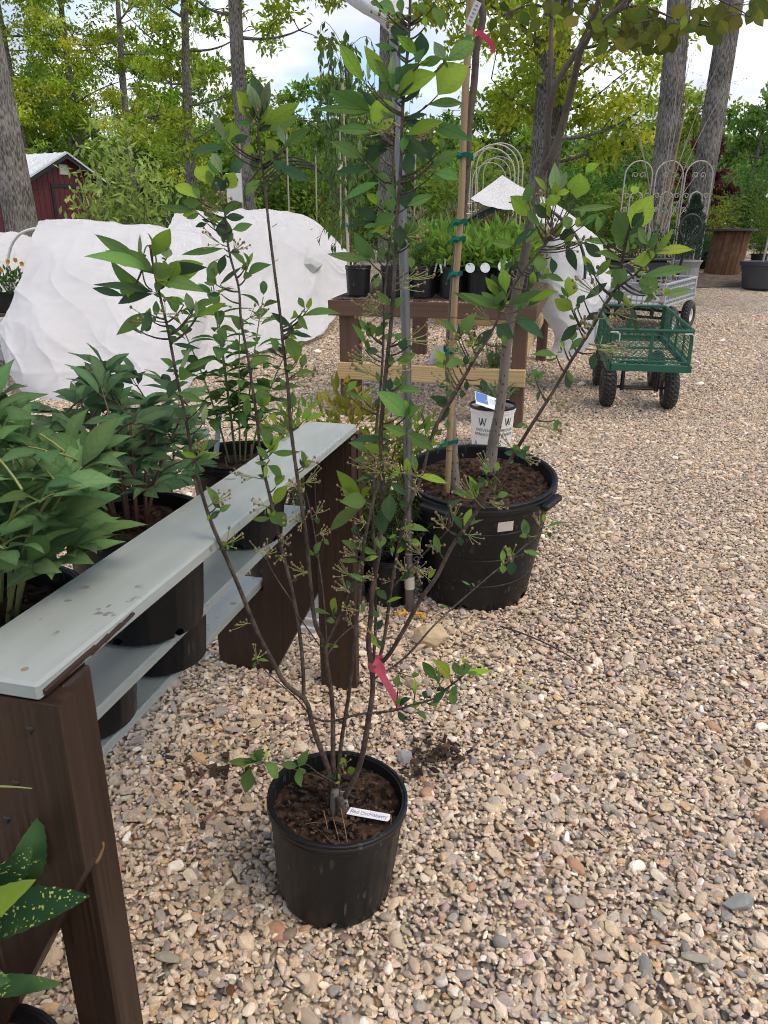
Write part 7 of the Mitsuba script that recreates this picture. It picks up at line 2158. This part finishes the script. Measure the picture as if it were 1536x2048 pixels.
# black barrow with a loop handle
by = 11.0
bar = thing('tub_barrow', 'black tub garden barrow with a tall loop handle, left of the urn', 'barrow')
g0 = gz(by)
tubm = box((3.38, by, g0 + 0.45), (0.66, 0.95, 0.28), 0.03)
part(bar, 'tub', tubm, 'satin', col=(0.022, 0.023, 0.026))
part(bar, 'tub_rim', join([box((3.38, by - 0.475, g0 + 0.60), (0.72, 0.05, 0.03), 0.008), box((3.38, by + 0.475, g0 + 0.60), (0.72, 0.05, 0.03), 0.008), box((3.045, by, g0 + 0.60), (0.05, 0.90, 0.03), 0.008), box((3.715, by, g0 + 0.60), (0.05, 0.90, 0.03), 0.008)]), 'satin', col=(0.03, 0.03, 0.033))
for x in (3.06, 3.70):
    for yy in (by - 0.3, by + 0.3):
        wheel(bar, (x, yy, gz(yy) + 0.16), (1.0, 0, 0), 0.16, 0.09)
an = np.linspace(-0.75 * np.pi, 0.75 * np.pi, 26) + np.pi / 2
hx, hz = 3.86, g0 + 0.98
P = [[3.80, by - 0.55, g0 + 0.30], [3.83, by - 0.62, g0 + 0.70]] + [[hx + 0.135 * math.cos(t), by - 0.66, hz + 0.14 * math.sin(t) * (1.15 if math.sin(t) > 0 else 1)] for t in an[::-1]][:-2] + [[3.85, by - 0.62, g0 + 0.72]]
part(bar, 'handle', tube(np.array(P), 0.017, 10), 'satin', smooth=True, col=(0.014, 0.014, 0.016))
for i in range(4):
    k = thing('garden_plant', ('small green shrub standing in the black barrow, nearest the left', 'green shrub in the black barrow behind the loop handle', 'grey-green shrub at the back of the black barrow', 'dark green shrub in the front of the black barrow')[i], 'plant')
    tuft(k, (3.2 + 0.13 * i, by - 0.2 + 0.16 * (i % 3), g0 + 0.52), 0.5, 0.18, 320, 0.05, 0.022, ((0.09, 0.16, 0.05), (0.12, 0.19, 0.05), (0.09, 0.14, 0.08), (0.05, 0.10, 0.04))[i], 90 + i, 0.5)

# wooden cable spool stand, box shrubs, dark planter with staked tree, orange frame
sy = 13.6
sp = thing('cable_spool', 'upended brown timber cable spool with a dark round top, by the path at the right', 'spool')
sc = np.array([5.76, sy, gz(sy)])
npk = 12
for i in range(npk):
    a0 = 2 * np.pi * i / npk
    d = np.array([math.cos(a0), math.sin(a0), 0])
    e = np.array([-math.sin(a0), math.cos(a0), 0])
    part(sp, 'plank', beam(sc + d * 0.27 + [-0.06, 0, 0.03], sc + d * 0.27 + [0.03, 0, 0.74], 0.143, 0.03, up=d), 'spool_timber')
part(sp, 'top', (lambda m: (m[0] + sc + [0.0, 0, 0.735], m[1]))(lathe([(0, 0), (0.39, 0), (0.405, 0.008), (0.405, 0.034), (0.39, 0.042), (0, 0.042)], 48)), 'satin', smooth=40, col=(0.035, 0.028, 0.024))
part(sp, 'base', (lambda m: (m[0] + sc + [-0.06, 0, 0.0], m[1]))(lathe([(0, 0), (0.42, 0), (0.42, 0.035), (0, 0.035)], 48)), 'spool_timber', smooth=40)
for i, (x, y) in enumerate(((5.86, 14.9), (5.98, 14.5), (6.20, 14.9), (6.10, 15.3), (6.85, 14.8))):
    lab = ('round box shrub at the left of the group behind the spool', 'round box shrub at the front of the group beside the spool', 'round box shrub half hidden behind the spool', 'round box shrub at the back of the group by the spool', 'round box shrub right of the spool')[i]
    k = thing('nursery_pot', f'black pot of the {lab}', 'plant pot')
    nursery_pot(k, at((x, y, gz(y))), 0.15, 0.13, 0.26, ribs=0, lite=True)
    k = thing('box_shrub', lab, 'shrub')
    tuft(k, (x, y, gz(y) + 0.24), 0.36, 0.20, 900, 0.035, 0.02, (0.07, 0.14, 0.03), 120 + i, 0.4)
py = 12.4
pl = thing('planter', 'dark slate grey planter tub at the right edge, holding a thin young tree', 'planter')
V, F = lathe([(0, 0), (0.26, 0), (0.275, 0.02), (0.33, 0.34), (0.35, 0.345), (0.355, 0.40), (0.34, 0.405), (0.31, 0.39), (0.31, 0.33), (0, 0.33)], 64)
part(pl, 'body', (V + [5.84, py, gz(py)], F), 'satin', smooth=35, col=(0.045, 0.05, 0.06))
k = thing('young_tree', 'thin young tree with small fresh green leaves in the dark planter at the right edge', 'tree')
pp = np.array([5.80, py, gz(py) + 0.33])
part(k, 'trunk', tube(smooth_path([pp, pp + [0.06, 0, 0.9], pp + [0.10, 0.02, 2.4]], 16), np.linspace(0.016, 0.008, 16), 8), 'satin', smooth=True, col=(0.40, 0.34, 0.27))
g = np.random.default_rng(131)
n = 1500
v = ball(n) * [0.42, 0.42, 0.85] + pp + [0.12, 0, 1.75]
V, F, cc = leaf_cloud(v, g.normal(size=(n, 3)) + [0, 0, -0.3], unit(g.normal(size=(n, 3)) + [0, 0, 0.8]), 0.06, 0.034, np.clip(np.array((0.13, 0.21, 0.06)) * np.exp(g.normal(0, 0.25, (n, 1))), 0, 1))
part(k, 'crown', (V, F), 'leaf', col=cc, stuff=True)
single('price_tag', 'white tag hanging in the young tree above the dark planter', 'tag', tr(frame(pp + [-0.12, -0.1, 1.02], (0.6, 0, 0.8), (0, -1, 0.1)), box((0, 0, 0), (0.10, 0.03, 0.001), 0.0003)), 'satin', col=(0.7, 0.7, 0.72))
of = thing('orange_frame', 'orange tubular wire frame standing behind the dark planter at the right edge', 'frame')
ox = np.array([6.36, 13.1, gz(13.1)])
for i, (a0, b0) in enumerate((((-0.17, 0, 0.0), (-0.06, 0, 0.8)), ((0.05, 0, 0.0), (0.10, 0, 0.85)), ((0.26, 0, 0.0), (0.26, 0, 0.8)), ((-0.15, 0, 0.2), (0.3, 0, 0.24)), ((-0.12, 0, 0.45), (0.3, 0, 0.47)), ((-0.07, 0, 0.72), (0.3, 0, 0.72)))):
    part(of, 'bar', tube([ox + a0, ox + b0], 0.012, 8), 'satin', smooth=True, col=(0.62, 0.13, 0.03))

# tall twiggy shrub staked in front of the trunks
tws = thing('twiggy_shrub', 'tall thin shrub with bare pale stems and tiny bronze leaves, before the left big trunk', 'shrub')
o = np.array([3.72, 11.2, gz(11.2)])
g = np.random.default_rng(140)
CS, DS = [], []
for i, (dx, hh) in enumerate(((-0.62, 1.35), (-0.40, 2.0), (-0.52, 2.35), (0.05, 2.9), (0.18, 3.0), (0.55, 2.9), (0.78, 2.75), (0.38, 2.2), (0.62, 1.75))):
    P = smooth_path([o + [0.02 * i - 0.08, 0, 0.3], o + [dx * 0.35, 0.02 * i - 0.1, 0.3 + hh * 0.5], o + [dx, 0.05 * i - 0.2, hh]], 20)
    part(tws, 'stem', tube(P, np.linspace(0.009, 0.003, 20), 6), 'satin', smooth=True, col=(0.30, 0.27, 0.23))
    for f in range(24):
        p = P[9 + g.integers(0, 11)]
        d = unit(g.normal(size=3) + [0, 0, 0.5]) * g.uniform(0.1, 0.3)
        for s in np.linspace(0.2, 1, 6):
            CS.append(p + d * s)
            DS.append(d + g.normal(0, 0.12, 3))
CS, DS = np.array(CS), np.array(DS)
V, F, cc = leaf_cloud(CS, DS, unit(g.normal(size=CS.shape)), 0.028, 0.010, np.clip(np.array((0.22, 0.17, 0.07)) * np.exp(g.normal(0, 0.35, (len(CS), 1))), 0, 1))
part(tws, 'small_leaves', (V, F), 'leaf', col=cc, stuff=True)
part(tws, 'stake', tube([o + [-0.05, -0.03, 0], o + [0.20, -0.03, 2.55]], 0.012, 8), 'bamboo', smooth=True)
part(tws, 'tie', tube([o + [0.06, -0.03, 1.2], o + [0.062, -0.03, 1.23]], 0.022, 10), 'satin', smooth=True, col=(0.02, 0.25, 0.17))

# cartons and sign
cy = 9.4
box_ = thing('carton', 'white printed carton on the rear row behind the brown table', 'box')
part(box_, 'carton_body', box((0.80, cy, 1.27), (0.52, 0.3, 0.24), 0.006), 'satin', col=(0.60, 0.61, 0.64))
for i in range(5):
    part(box_, 'print', box((0.61 + 0.095 * i, cy - 0.1515, 1.27 - 0.02 * (i % 2)), (0.055, 0.002, 0.10 - 0.02 * (i % 3)), 0.0005), 'matte', col=(0.42, 0.42, 0.45))
rb = thing('rear_bench', 'weathered plant bench behind the brown table, carrying the white carton', 'bench')
part(rb, 'top', box((1.05, 9.6, 1.12), (1.3, 0.9, 0.05), 0.006), 'brown_wood')
for x in (0.45, 1.05, 1.65):
    part(rb, 'leg', box((x, 9.25, (1.095 + gz(9.25)) / 2), (0.09, 0.09, 1.095 - gz(9.25)), 0.004), 'brown_wood')
for i in range(9):
    x = -0.75 + 0.27 * i
    if x < 1.1:
        continue
    k = thing('nursery_pot', 'black pot on the weathered bench behind the brown table', 'plant pot', 'pots on the rear bench')
    nursery_pot(k, at((x, 9.55, 1.146)), 0.10, 0.085, 0.18, ribs=0, lite=True)
    k = thing('garden_plant', 'fine-leaved shrub in a pot on the weathered bench behind the brown table', 'plant', 'shrubs on the rear bench')
    tuft(k, (x, 9.55, 1.30), 0.36 + 0.1 * RNG.random(), 0.15, 260, 0.05, 0.018, ((0.13, 0.17, 0.08), (0.20, 0.17, 0.12), (0.09, 0.14, 0.05))[i % 3], 150 + i, 0.6)
single('sign_board', 'small white sign board standing among the trees behind the white covers', 'sign', box((-2.55, 14.2, 2.0), (0.26, 0.02, 0.46), 0.003), 'satin', col=(0.6, 0.6, 0.58))

# the shed
SO = np.array([-9.75, 25.5, gz(25.5)])
SX, SY = unit([0.44, 0.90, 0.0]), unit([-0.90, 0.44, 0.0])     # along the gable wall, along the ridge
shed = thing('garden_shed', 'dark red garden shed with a white ribbed metal roof and black trim', 'shed')
SWD, SLN, EV, RD = 2.9, 4.6, 1.95, 2.68


def SH(x, y, z):
    return SO + (x - SWD / 2) * SX + y * SY + np.array([0, 0, z])


roofz = lambda x: EV + (RD - EV) * (1 - abs(x - SWD / 2) / (SWD / 2))
for i in range(14):
    x = (i + 0.5) * SWD / 14
    part(shed, 'board', beam(SH(x, 0, -0.3), SH(x, 0, roofz(x) - 0.03), SWD / 14 - 0.012, 0.03, up=-SY), 'red_siding')
for i in range(20):
    y = (i + 0.5) * SLN / 20
    part(shed, 'board', beam(SH(0, y, -0.3), SH(0, y, EV - 0.03), SLN / 20 - 0.012, 0.03, up=-SX), 'red_siding')
    part(shed, 'board', beam(SH(SWD, y, -0.3), SH(SWD, y, EV - 0.03), SLN / 20 - 0.012, 0.03, up=SX), 'red_siding')
part(shed, 'frame', box((0, 0, 0), (0.1, 0.1, 0.1))[:2] if False else tr((SO, np.stack([SX, SY, [0, 0, 1.0]])), box((0, SLN / 2, EV / 2 - 0.1), (SWD - 0.06, SLN - 0.06, EV - 0.1), 0.01)), 'matte', col=(0.03, 0.008, 0.01))
BLK = (0.018, 0.017, 0.017)
for x in (0.0, SWD):
    part(shed, 'corner_trim', beam(SH(x, -0.03, -0.3), SH(x, -0.03, EV), 0.14, 0.03, up=-SY), 'satin', col=BLK)
for x in (0.95, 2.05):
    part(shed, 'door_trim', beam(SH(x, -0.035, -0.3), SH(x, -0.035, 1.72), 0.11, 0.03, up=-SY), 'satin', col=BLK)
part(shed, 'door_trim', beam(SH(0.90, -0.035, 1.77), SH(2.10, -0.035, 1.77), 0.11, 0.03, up=-SY), 'satin', col=BLK)
for i in range(5):
    x = 1.07 + i * 0.215
    part(shed, 'door_board', beam(SH(x, -0.022, -0.2), SH(x, -0.022, 1.71), 0.20, 0.02, up=-SY), 'red_siding')
part(shed, 'vent', beam(SH(SWD / 2 - 0.16, -0.035, 2.23), SH(SWD / 2 + 0.16, -0.035, 2.23), 0.04, 0.28, up=(0, 0, 1)), 'satin', col=(0.55, 0.55, 0.54))
for s in (-1, 1):
    key = free(f'{shed}__roof')
    e0, e1 = SH(SWD / 2 + s * (SWD / 2 + 0.22), -0.25, EV - 0.10), SH(SWD / 2, -0.25, RD + 0.01)
    sl = unit(e1 - e0)
    nn = np.cross(sl, SY) * (1 if np.cross(sl, SY)[2] > 0 else -1)
    W = np.linalg.norm(e1 - e0)
    mid = (e0 + e1) / 2
    part(key, 'sheet', beam(mid, mid + SY * (SLN + 0.5), W, 0.025, up=nn), 'satin', col=(0.66, 0.68, 0.71))
    for i in range(13):
        q = e0 + SY * (0.04 + i * (SLN + 0.42) / 12) + nn * 0.022
        part(key, 'rib', beam(q, q + sl * W, 0.035, 0.03, up=nn), 'satin', col=(0.68, 0.70, 0.73))
    part(shed, 'gable_trim', beam(e0 - nn * 0.08 + SY * 0.02, e1 - nn * 0.08 + SY * 0.02, 0.04, 0.12, up=nn), 'satin', col=BLK)
    part(shed, 'eave_flashing', beam(e0 - SY * 0.02, e1 - SY * 0.02, 0.03, 0.05, up=nn), 'satin', col=(0.66, 0.68, 0.71))

# utility wires
for i, (x0, z0, x1, z1, y) in enumerate(((3, 7.15, 24, 7.05, 44), (3, 6.9, 24, 6.85, 44), (2, 5.0, 24, 5.0, 42), (-26, 6.2, -11, 7.6, 40), (-26, 5.9, -11, 7.3, 40))):
    t = np.linspace(0, 1, 24)
    P = np.stack([x0 + (x1 - x0) * t, y + 0 * t, z0 + (z1 - z0) * t - 0.8 * t * (1 - t)], 1)
    single('utility_wire', ('uppermost utility wire crossing behind the big trunks at the right', 'second utility wire crossing behind the big trunks at the right', 'lowest utility wire among the trees at the right', 'upper utility wire among the trees at the left', 'lower utility wire among the trees at the left')[i], 'wire', tube(P, 0.02, 5), 'satin', smooth=True, col=(0.42, 0.46, 0.44))


# ---------------------------------------------------------------- trees
def grow_tree(name, label, x, y, h, r, crown0, rad, col, seed, leaves=7000, ls=0.12, lean=(0, 0), limbs=16, clumps=60, bark='bark', crown_h=None, bare=0, flat=0.55, group=None, top_r=0.35):
    """A tapered trunk with limbs and branches; the crown is leaf clumps gathered round the branch ends."""
    g = np.random.default_rng(seed)
    key = thing(name, label, 'tree', group)
    base = np.array([x, y, gz(y) - 0.15])
    tt = np.linspace(0, 1, 18)
    P = base + np.stack([lean[0] * tt * h + 0.12 * np.sin(tt * 5 + seed) * tt, lean[1] * tt * h + 0.1 * np.cos(tt * 4 + seed) * tt, tt * h], 1)
    rr = r * (1 - (1 - top_r) * tt) * (1 + 0.25 * np.exp(-tt * 30))
    part(key, 'trunk', tube(P, rr, 18), bark, smooth=True)
    ends, tw = [], []
    hh = h if crown_h is None else crown_h
    for i in range(limbs):
        f = crown0 + (1 - crown0) * (i + g.uniform(0, 0.8)) / limbs
        s = np.array([np.interp(f, tt, P[:, k]) for k in range(3)])
        a = i * 2.4 + g.uniform(-0.4, 0.4)
        span = rad * (0.55 + 0.45 * math.sin(math.pi * min(1, (f - crown0) / (1 - crown0 + 1e-6)) * 0.85 + 0.35)) * g.uniform(0.7, 1.1)
        e = s + np.array([math.cos(a) * span, math.sin(a) * span, span * g.uniform(0.05, 0.75)])
        m = s * 0.5 + e * 0.5 + [0, 0, -0.06 * span]
        L = smooth_path([s, m + g.normal(0, 0.05 * span, 3), e], 12)
        part(key, 'limb', tube(L, np.linspace(max(r * 0.22, 0.016), 0.008, 12), 8), bark, smooth=True)
        for j in range(max(2, clumps // limbs)):
            q = L[int(g.uniform(4, 11.9))]
            d = unit(g.normal(size=3) + [0, 0, 0.25]) * span * g.uniform(0.15, 0.5)
            tw.append(tube([q, q + d * 0.5 + [0, 0, 0.03], q + d], [0.012, 0.008, 0.004], 4, caps=False))
            ends.append(q + d)
    part(key, 'twigs', join(tw), 'twig', smooth=True, stuff=True)
    ends = np.array(ends)
    if leaves:
        per = max(1, leaves // len(ends))
        cr = rad * g.uniform(0.10, 0.26, len(ends))
        c = np.repeat(ends, per, 0)
        R = np.repeat(cr, per)[:, None]
        v = unit(g.normal(size=(len(c), 3))) * g.random((len(c), 1)) ** 0.5
        C = c + v * R * [1, 1, flat]
        D = unit(g.normal(size=(len(c), 3)) + [0, 0, -0.35])
        N = unit(g.normal(0, 0.55, (len(c), 3)) + [0, 0, 1])
        ct = np.repeat(np.exp(g.normal(0, 0.18, (len(ends), 1))) * (1 + g.normal(0, 0.07, (len(ends), 3)) * [1.3, 0.3, 0.6]), per, 0)
        cols = np.clip(np.array(col) * ct * np.exp(g.normal(0, 0.22, (len(c), 1))), 0.003, 0.8)
        V, F, cc = leaf_cloud(C, D, N, ls * np.exp(g.normal(0, 0.25, len(c))), ls * 0.55, cols)
        part(key, 'crown', (V, F), 'leaf', col=cc, stuff=True)
    return key


SPRING, LIME, MIDG, DEEP = (0.34, 0.45, 0.055), (0.43, 0.52, 0.06), (0.26, 0.39, 0.07), (0.17, 0.29, 0.065)
# the big trunks
grow_tree('big_tree', 'big grey-barked tree trunk at the far left edge beside the red shed', -4.80, 11.0, 8.0, 0.225, 0.62, 2.2, MIDG, 201, 1800, 0.11, (-0.055, 0), 8, 40, top_r=0.62)
grow_tree('big_tree', 'big pale grey tree trunk behind the trellises, the left one of two', 4.72, 14.2, 8.5, 0.205, 0.66, 2.4, MIDG, 202, 1500, 0.11, (-0.012, 0), 8, 40, top_r=0.8)
grow_tree('big_tree', 'big pale grey tree trunk behind the trellises, the right one of two, leaning right', 5.22, 14.0, 8.5, 0.195, 0.66, 2.4, MIDG, 203, 1500, 0.11, (0.058, 0), 8, 40, top_r=0.8)
grow_tree('tall_tree', 'tall dark trunk left of centre rising above the white covers, with a bare side limb', -2.95, 18.0, 9.5, 0.17, 0.45, 2.2, LIME, 204, 5200, 0.13, (0.0, 0), 13, 70, top_r=0.6)
grow_tree('tall_tree', 'tall dark trunk behind the top of the chokeberry', 0.05, 17.0, 10.0, 0.17, 0.42, 2.2, LIME, 205, 5600, 0.13, (0.004, 0), 13, 70, top_r=0.6)
grow_tree('tall_tree', 'grey trunk right of the bamboo cane with bright lime foliage', 2.95, 16.0, 9.0, 0.19, 0.24, 2.3, LIME, 206, 11000, 0.13, (0.0, 0), 18, 120, top_r=0.5)
grow_tree('tall_tree', 'second grey trunk behind the potted tree fork, with lime foliage', 3.45, 17.4, 9.0, 0.17, 0.22, 2.4, LIME, 207, 10000, 0.13, (0.01, 0), 18, 120, top_r=0.5)
for i, (x, y, h, rr, c, n) in enumerate(((-15.6, 33, 13, 0.16, SPRING, 13000), (-13.6, 32, 13, 0.17, LIME, 14000), (-12.0, 33.5, 13, 0.18, SPRING, 14000), (-9.6, 32, 12, 0.16, LIME, 13000), (-5.2, 22.5, 9.5, 0.16, SPRING, 9000))):
    grow_tree('slim_tree', ('slim tree left of the red shed with fresh yellow-green leaves', 'slim tree behind the left end of the red shed, yellow-green', 'slim dark-trunked tree rising above the red shed roof', 'slim tree right of the red shed with lime leaves', 'forked slim tree between the shed and the tall dark trunk')[i], x, y, h, rr, 0.14, (3.2, 2.2)[i == 4], c, 220 + i, n, 0.15, (0.01 * (i - 2), 0), 18, 110, top_r=0.3)
g = np.random.default_rng(300)
BACK = []
for i in range(26):
    x = -30 + 60 * (i + g.uniform(-0.3, 0.3)) / 25
    y = g.uniform(38, 54)
    el = 0.115 + 0.035 * math.sin(i * 1.7) + g.uniform(-0.015, 0.02) + (0.03 if x < -8 else 0)
    BACK.append((x, y, el * y + 0.6))
PLACE = ('far left beyond the slim trees', 'left behind the shed', 'behind the tall dark trunk', 'in the middle of the view', 'behind the lime trees', 'behind the big grey trunks', 'at the far right edge')
for i, (x, y, h) in enumerate(BACK):
    grow_tree('woodland_tree', f'woodland tree in the distant row, {PLACE[min(6, int((x + 30) / 60 * 7))]}', x, y, h, 0.18, 0.12, g.uniform(2.3, 3.2), (MIDG, SPRING, DEEP)[i % 3], 310 + i, 5200, 0.27, (g.uniform(-0.02, 0.02), 0), 16, 100, top_r=0.25, group=f'woodland trees {PLACE[min(6, int((x + 30) / 60 * 7))]}')
for i in range(30):
    x = -17 + 34 * (i + g.uniform(-0.3, 0.3)) / 29
    y = g.uniform(24, 34) if x > -5 else g.uniform(31, 37)
    h = g.uniform(0.05, 0.10) * y + 0.5
    k = thing('woodland_shrub', f'leafy woodland shrub under the trees, {PLACE[min(6, int((x + 17) / 34 * 7))]}', 'shrub', f'woodland shrubs {PLACE[min(6, int((x + 17) / 34 * 7))]}')
    tuft(k, (x, y, gz(y) - 0.2), h, g.uniform(1.0, 1.9), 2600, 0.20, 0.11, ((0.15, 0.26, 0.05), (0.21, 0.31, 0.06), (0.10, 0.19, 0.05), (0.17, 0.24, 0.07))[i % 4], 400 + i, 0.3)
# far wood beyond, one mass
n = 60000
x = g.uniform(-75, 75, n)
y = 66 + g.uniform(-5, 5, n)
top = 6.6 + 1.8 * (meshkit.fbm(np.stack([x * 0.13, 0 * x, 0 * x], -1), 4, 5) - 0.5) * 2
z = gz(66) + top * g.random(n) ** 0.8
dx = meshkit.fbm(np.stack([x * 0.35, z * 0.35, y * 0.3], -1), 3, 6)
keep = dx > 0.38
C = np.stack([x, y, z], 1)[keep]
m = len(C)
cols = np.array((0.15, 0.25, 0.06)) * np.exp(g.normal(0, 0.3, (m, 1))) * (0.7 + 0.9 * dx[keep][:, None])
V, F, cc = leaf_cloud(C, g.normal(size=(m, 3)), unit(g.normal(0, 0.6, (m, 3)) + [0, -0.3, 1]), 0.75, 0.45, np.clip(cols, 0, 0.8))
structure('far_wood', (V, F), 'leaf', col=cc, kind='stuff', label='far off green woodland closing the view', category='woodland')

# closer shrubs in the rows behind
k = thing('magnolia_shrub', 'tall open shrub with pale yellow-green leaves in front of the red shed', 'shrub')
g = np.random.default_rng(500)
o = np.array([-3.30, 10.6, gz(10.6)])
C, D, N, tb = [], [], [], []
for i in range(34):
    a, hh, rad = g.uniform(0, 6.28), g.uniform(1.0, 2.35), g.uniform(0.1, 0.85)
    rad *= 1.0 - 0.35 * max(0, hh - 1.5)
    e = o + np.array([math.cos(a) * rad * 0.75, math.sin(a) * rad * 0.75, hh])
    P = smooth_path([o + [0, 0, 0.1], o * 0.5 + e * 0.5 + [0, 0, -0.15], e], 14)
    tb.append(tube(P, np.linspace(0.014, 0.004, 14), 5, caps=False))
    for f in range(62):
        q = P[int(g.uniform(5, 13.99))] + g.normal(0, 0.11, 3)
        C.append(q)
        D.append(unit(g.normal(size=3) + [0, 0, 0.25]))
        N.append(unit(g.normal(0, 0.6, 3) + [0, 0, 1]))
part(k, 'stems', join(tb), 'satin', smooth=True, col=(0.17, 0.14, 0.11), stuff=True)
V, F, cc = leaf_cloud(np.array(C), np.array(D), np.array(N), 0.12 * np.exp(g.normal(0, 0.2, len(C))), 0.045, np.clip(np.array((0.35, 0.46, 0.12)) * np.exp(g.normal(0, 0.2, (len(C), 1))), 0, 1))
part(k, 'foliage', (V, F), 'leaf', col=cc, stuff=True)
k = grow_tree('maple_tree', 'small dark red-leaved maple beyond the spool, right of the trellises', 7.1, 18.5, 2.5, 0.045, 0.2, 0.62, (0.10, 0.035, 0.04), 510, 5200, 0.085, (0, 0), 14, 90)
row = [(-2.1, 13.0, 0.9, (0.17, 0.24, 0.05), 'feathery yellow-green shrub left of the weeping tree'), (-0.9, 12.6, 1.15, (0.18, 0.24, 0.05), 'yellow-green shrub behind the weeping tree stake'), (-0.55, 14.5, 1.6, (0.13, 0.20, 0.05), 'tall green shrub behind the weeping tree'),
       (-3.0, 15.0, 1.5, (0.11, 0.18, 0.05), 'green shrub behind the middle white cover'), (-3.7, 14.2, 1.4, (0.09, 0.15, 0.05), 'dark green shrub behind the pale yellow-green shrub'), (0.45, 11.8, 1.25, (0.24, 0.25, 0.15), 'white flowering shrub behind the carton'), (1.1, 12.6, 1.3, (0.20, 0.21, 0.13), 'pale flowering shrub left of the potted tree trunk'),
       (2.1, 12.0, 1.0, (0.12, 0.17, 0.05), 'green shrub behind the black hoops'), (2.8, 13.4, 1.4, (0.10, 0.17, 0.045), 'green shrub behind the hanging white cover'), (1.7, 13.6, 1.6, (0.20, 0.10, 0.07), 'reddish shrub behind the white cover apex'), (3.6, 15.3, 1.4, (0.09, 0.16, 0.045), 'green shrub left of the trellises'),
       (6.3, 16.4, 1.0, (0.20, 0.25, 0.04), 'golden low shrub behind the spool'), (5.7, 15.9, 0.9, (0.09, 0.15, 0.04), 'dark low shrub between the right big trunk and the spool'), (8.6, 18.5, 2.0, (0.13, 0.20, 0.05), 'green shrub at the right edge behind the orange frame'), (7.9, 20.0, 1.7, (0.22, 0.27, 0.05), 'yellow-green shrub beyond the red maple'),
       (-5.6, 12.5, 0.5, (0.08, 0.13, 0.05), 'dark shrub at the foot of the left big trunk'), (-1.6, 11.3, 0.75, (0.16, 0.21, 0.07), 'low shrub right of the bunched white cover')]
for i, (x, y, h, c, lab) in enumerate(row):
    k = thing('garden_shrub', lab, 'shrub')
    tuft(k, (x, y, gz(y) - 0.05), h, 0.42 + 0.12 * (h > 1.3), 1500, 0.075, 0.032, c, 520 + i, 0.6)
for i, (x, y, h) in enumerate(((-1.55, 13.4, 2.2), (-1.15, 14.0, 2.1), (-0.7, 13.2, 2.3), (-2.5, 14.6, 2.2), (0.5, 13.9, 2.2), (1.45, 14.4, 2.1))):
    single('bamboo_stake', 'thin pale stake among the shrubs behind the table', 'stake', tube([[x, y, gz(y)], [x + 0.02, y, gz(y) + h]], 0.014, 6), 'satin', smooth=True, col=(0.36, 0.31, 0.25), group='stakes among the rear shrubs')
BK = thing('hoop_house', 'dark low hoop frame between the trees behind the middle white cover', 'hoop')
for i in range(4):
    a = np.linspace(0.15, np.pi * 0.85, 14)
    P = np.stack([-1.75 + 0.9 * np.cos(a), 15.5 + 0.8 * i + 0 * a, gz(15.5) + 0.9 + 1.0 * np.sin(a)], 1)
    part(BK, 'hoop', tube(P, 0.016, 6), 'satin', smooth=True, col=(0.03, 0.03, 0.03))
part(BK, 'ridge', tube([[-1.75, 15.5, gz(15.5) + 1.9], [-1.75, 17.9, gz(15.5) + 1.9]], 0.014, 6), 'satin', smooth=True, col=(0.03, 0.03, 0.03))
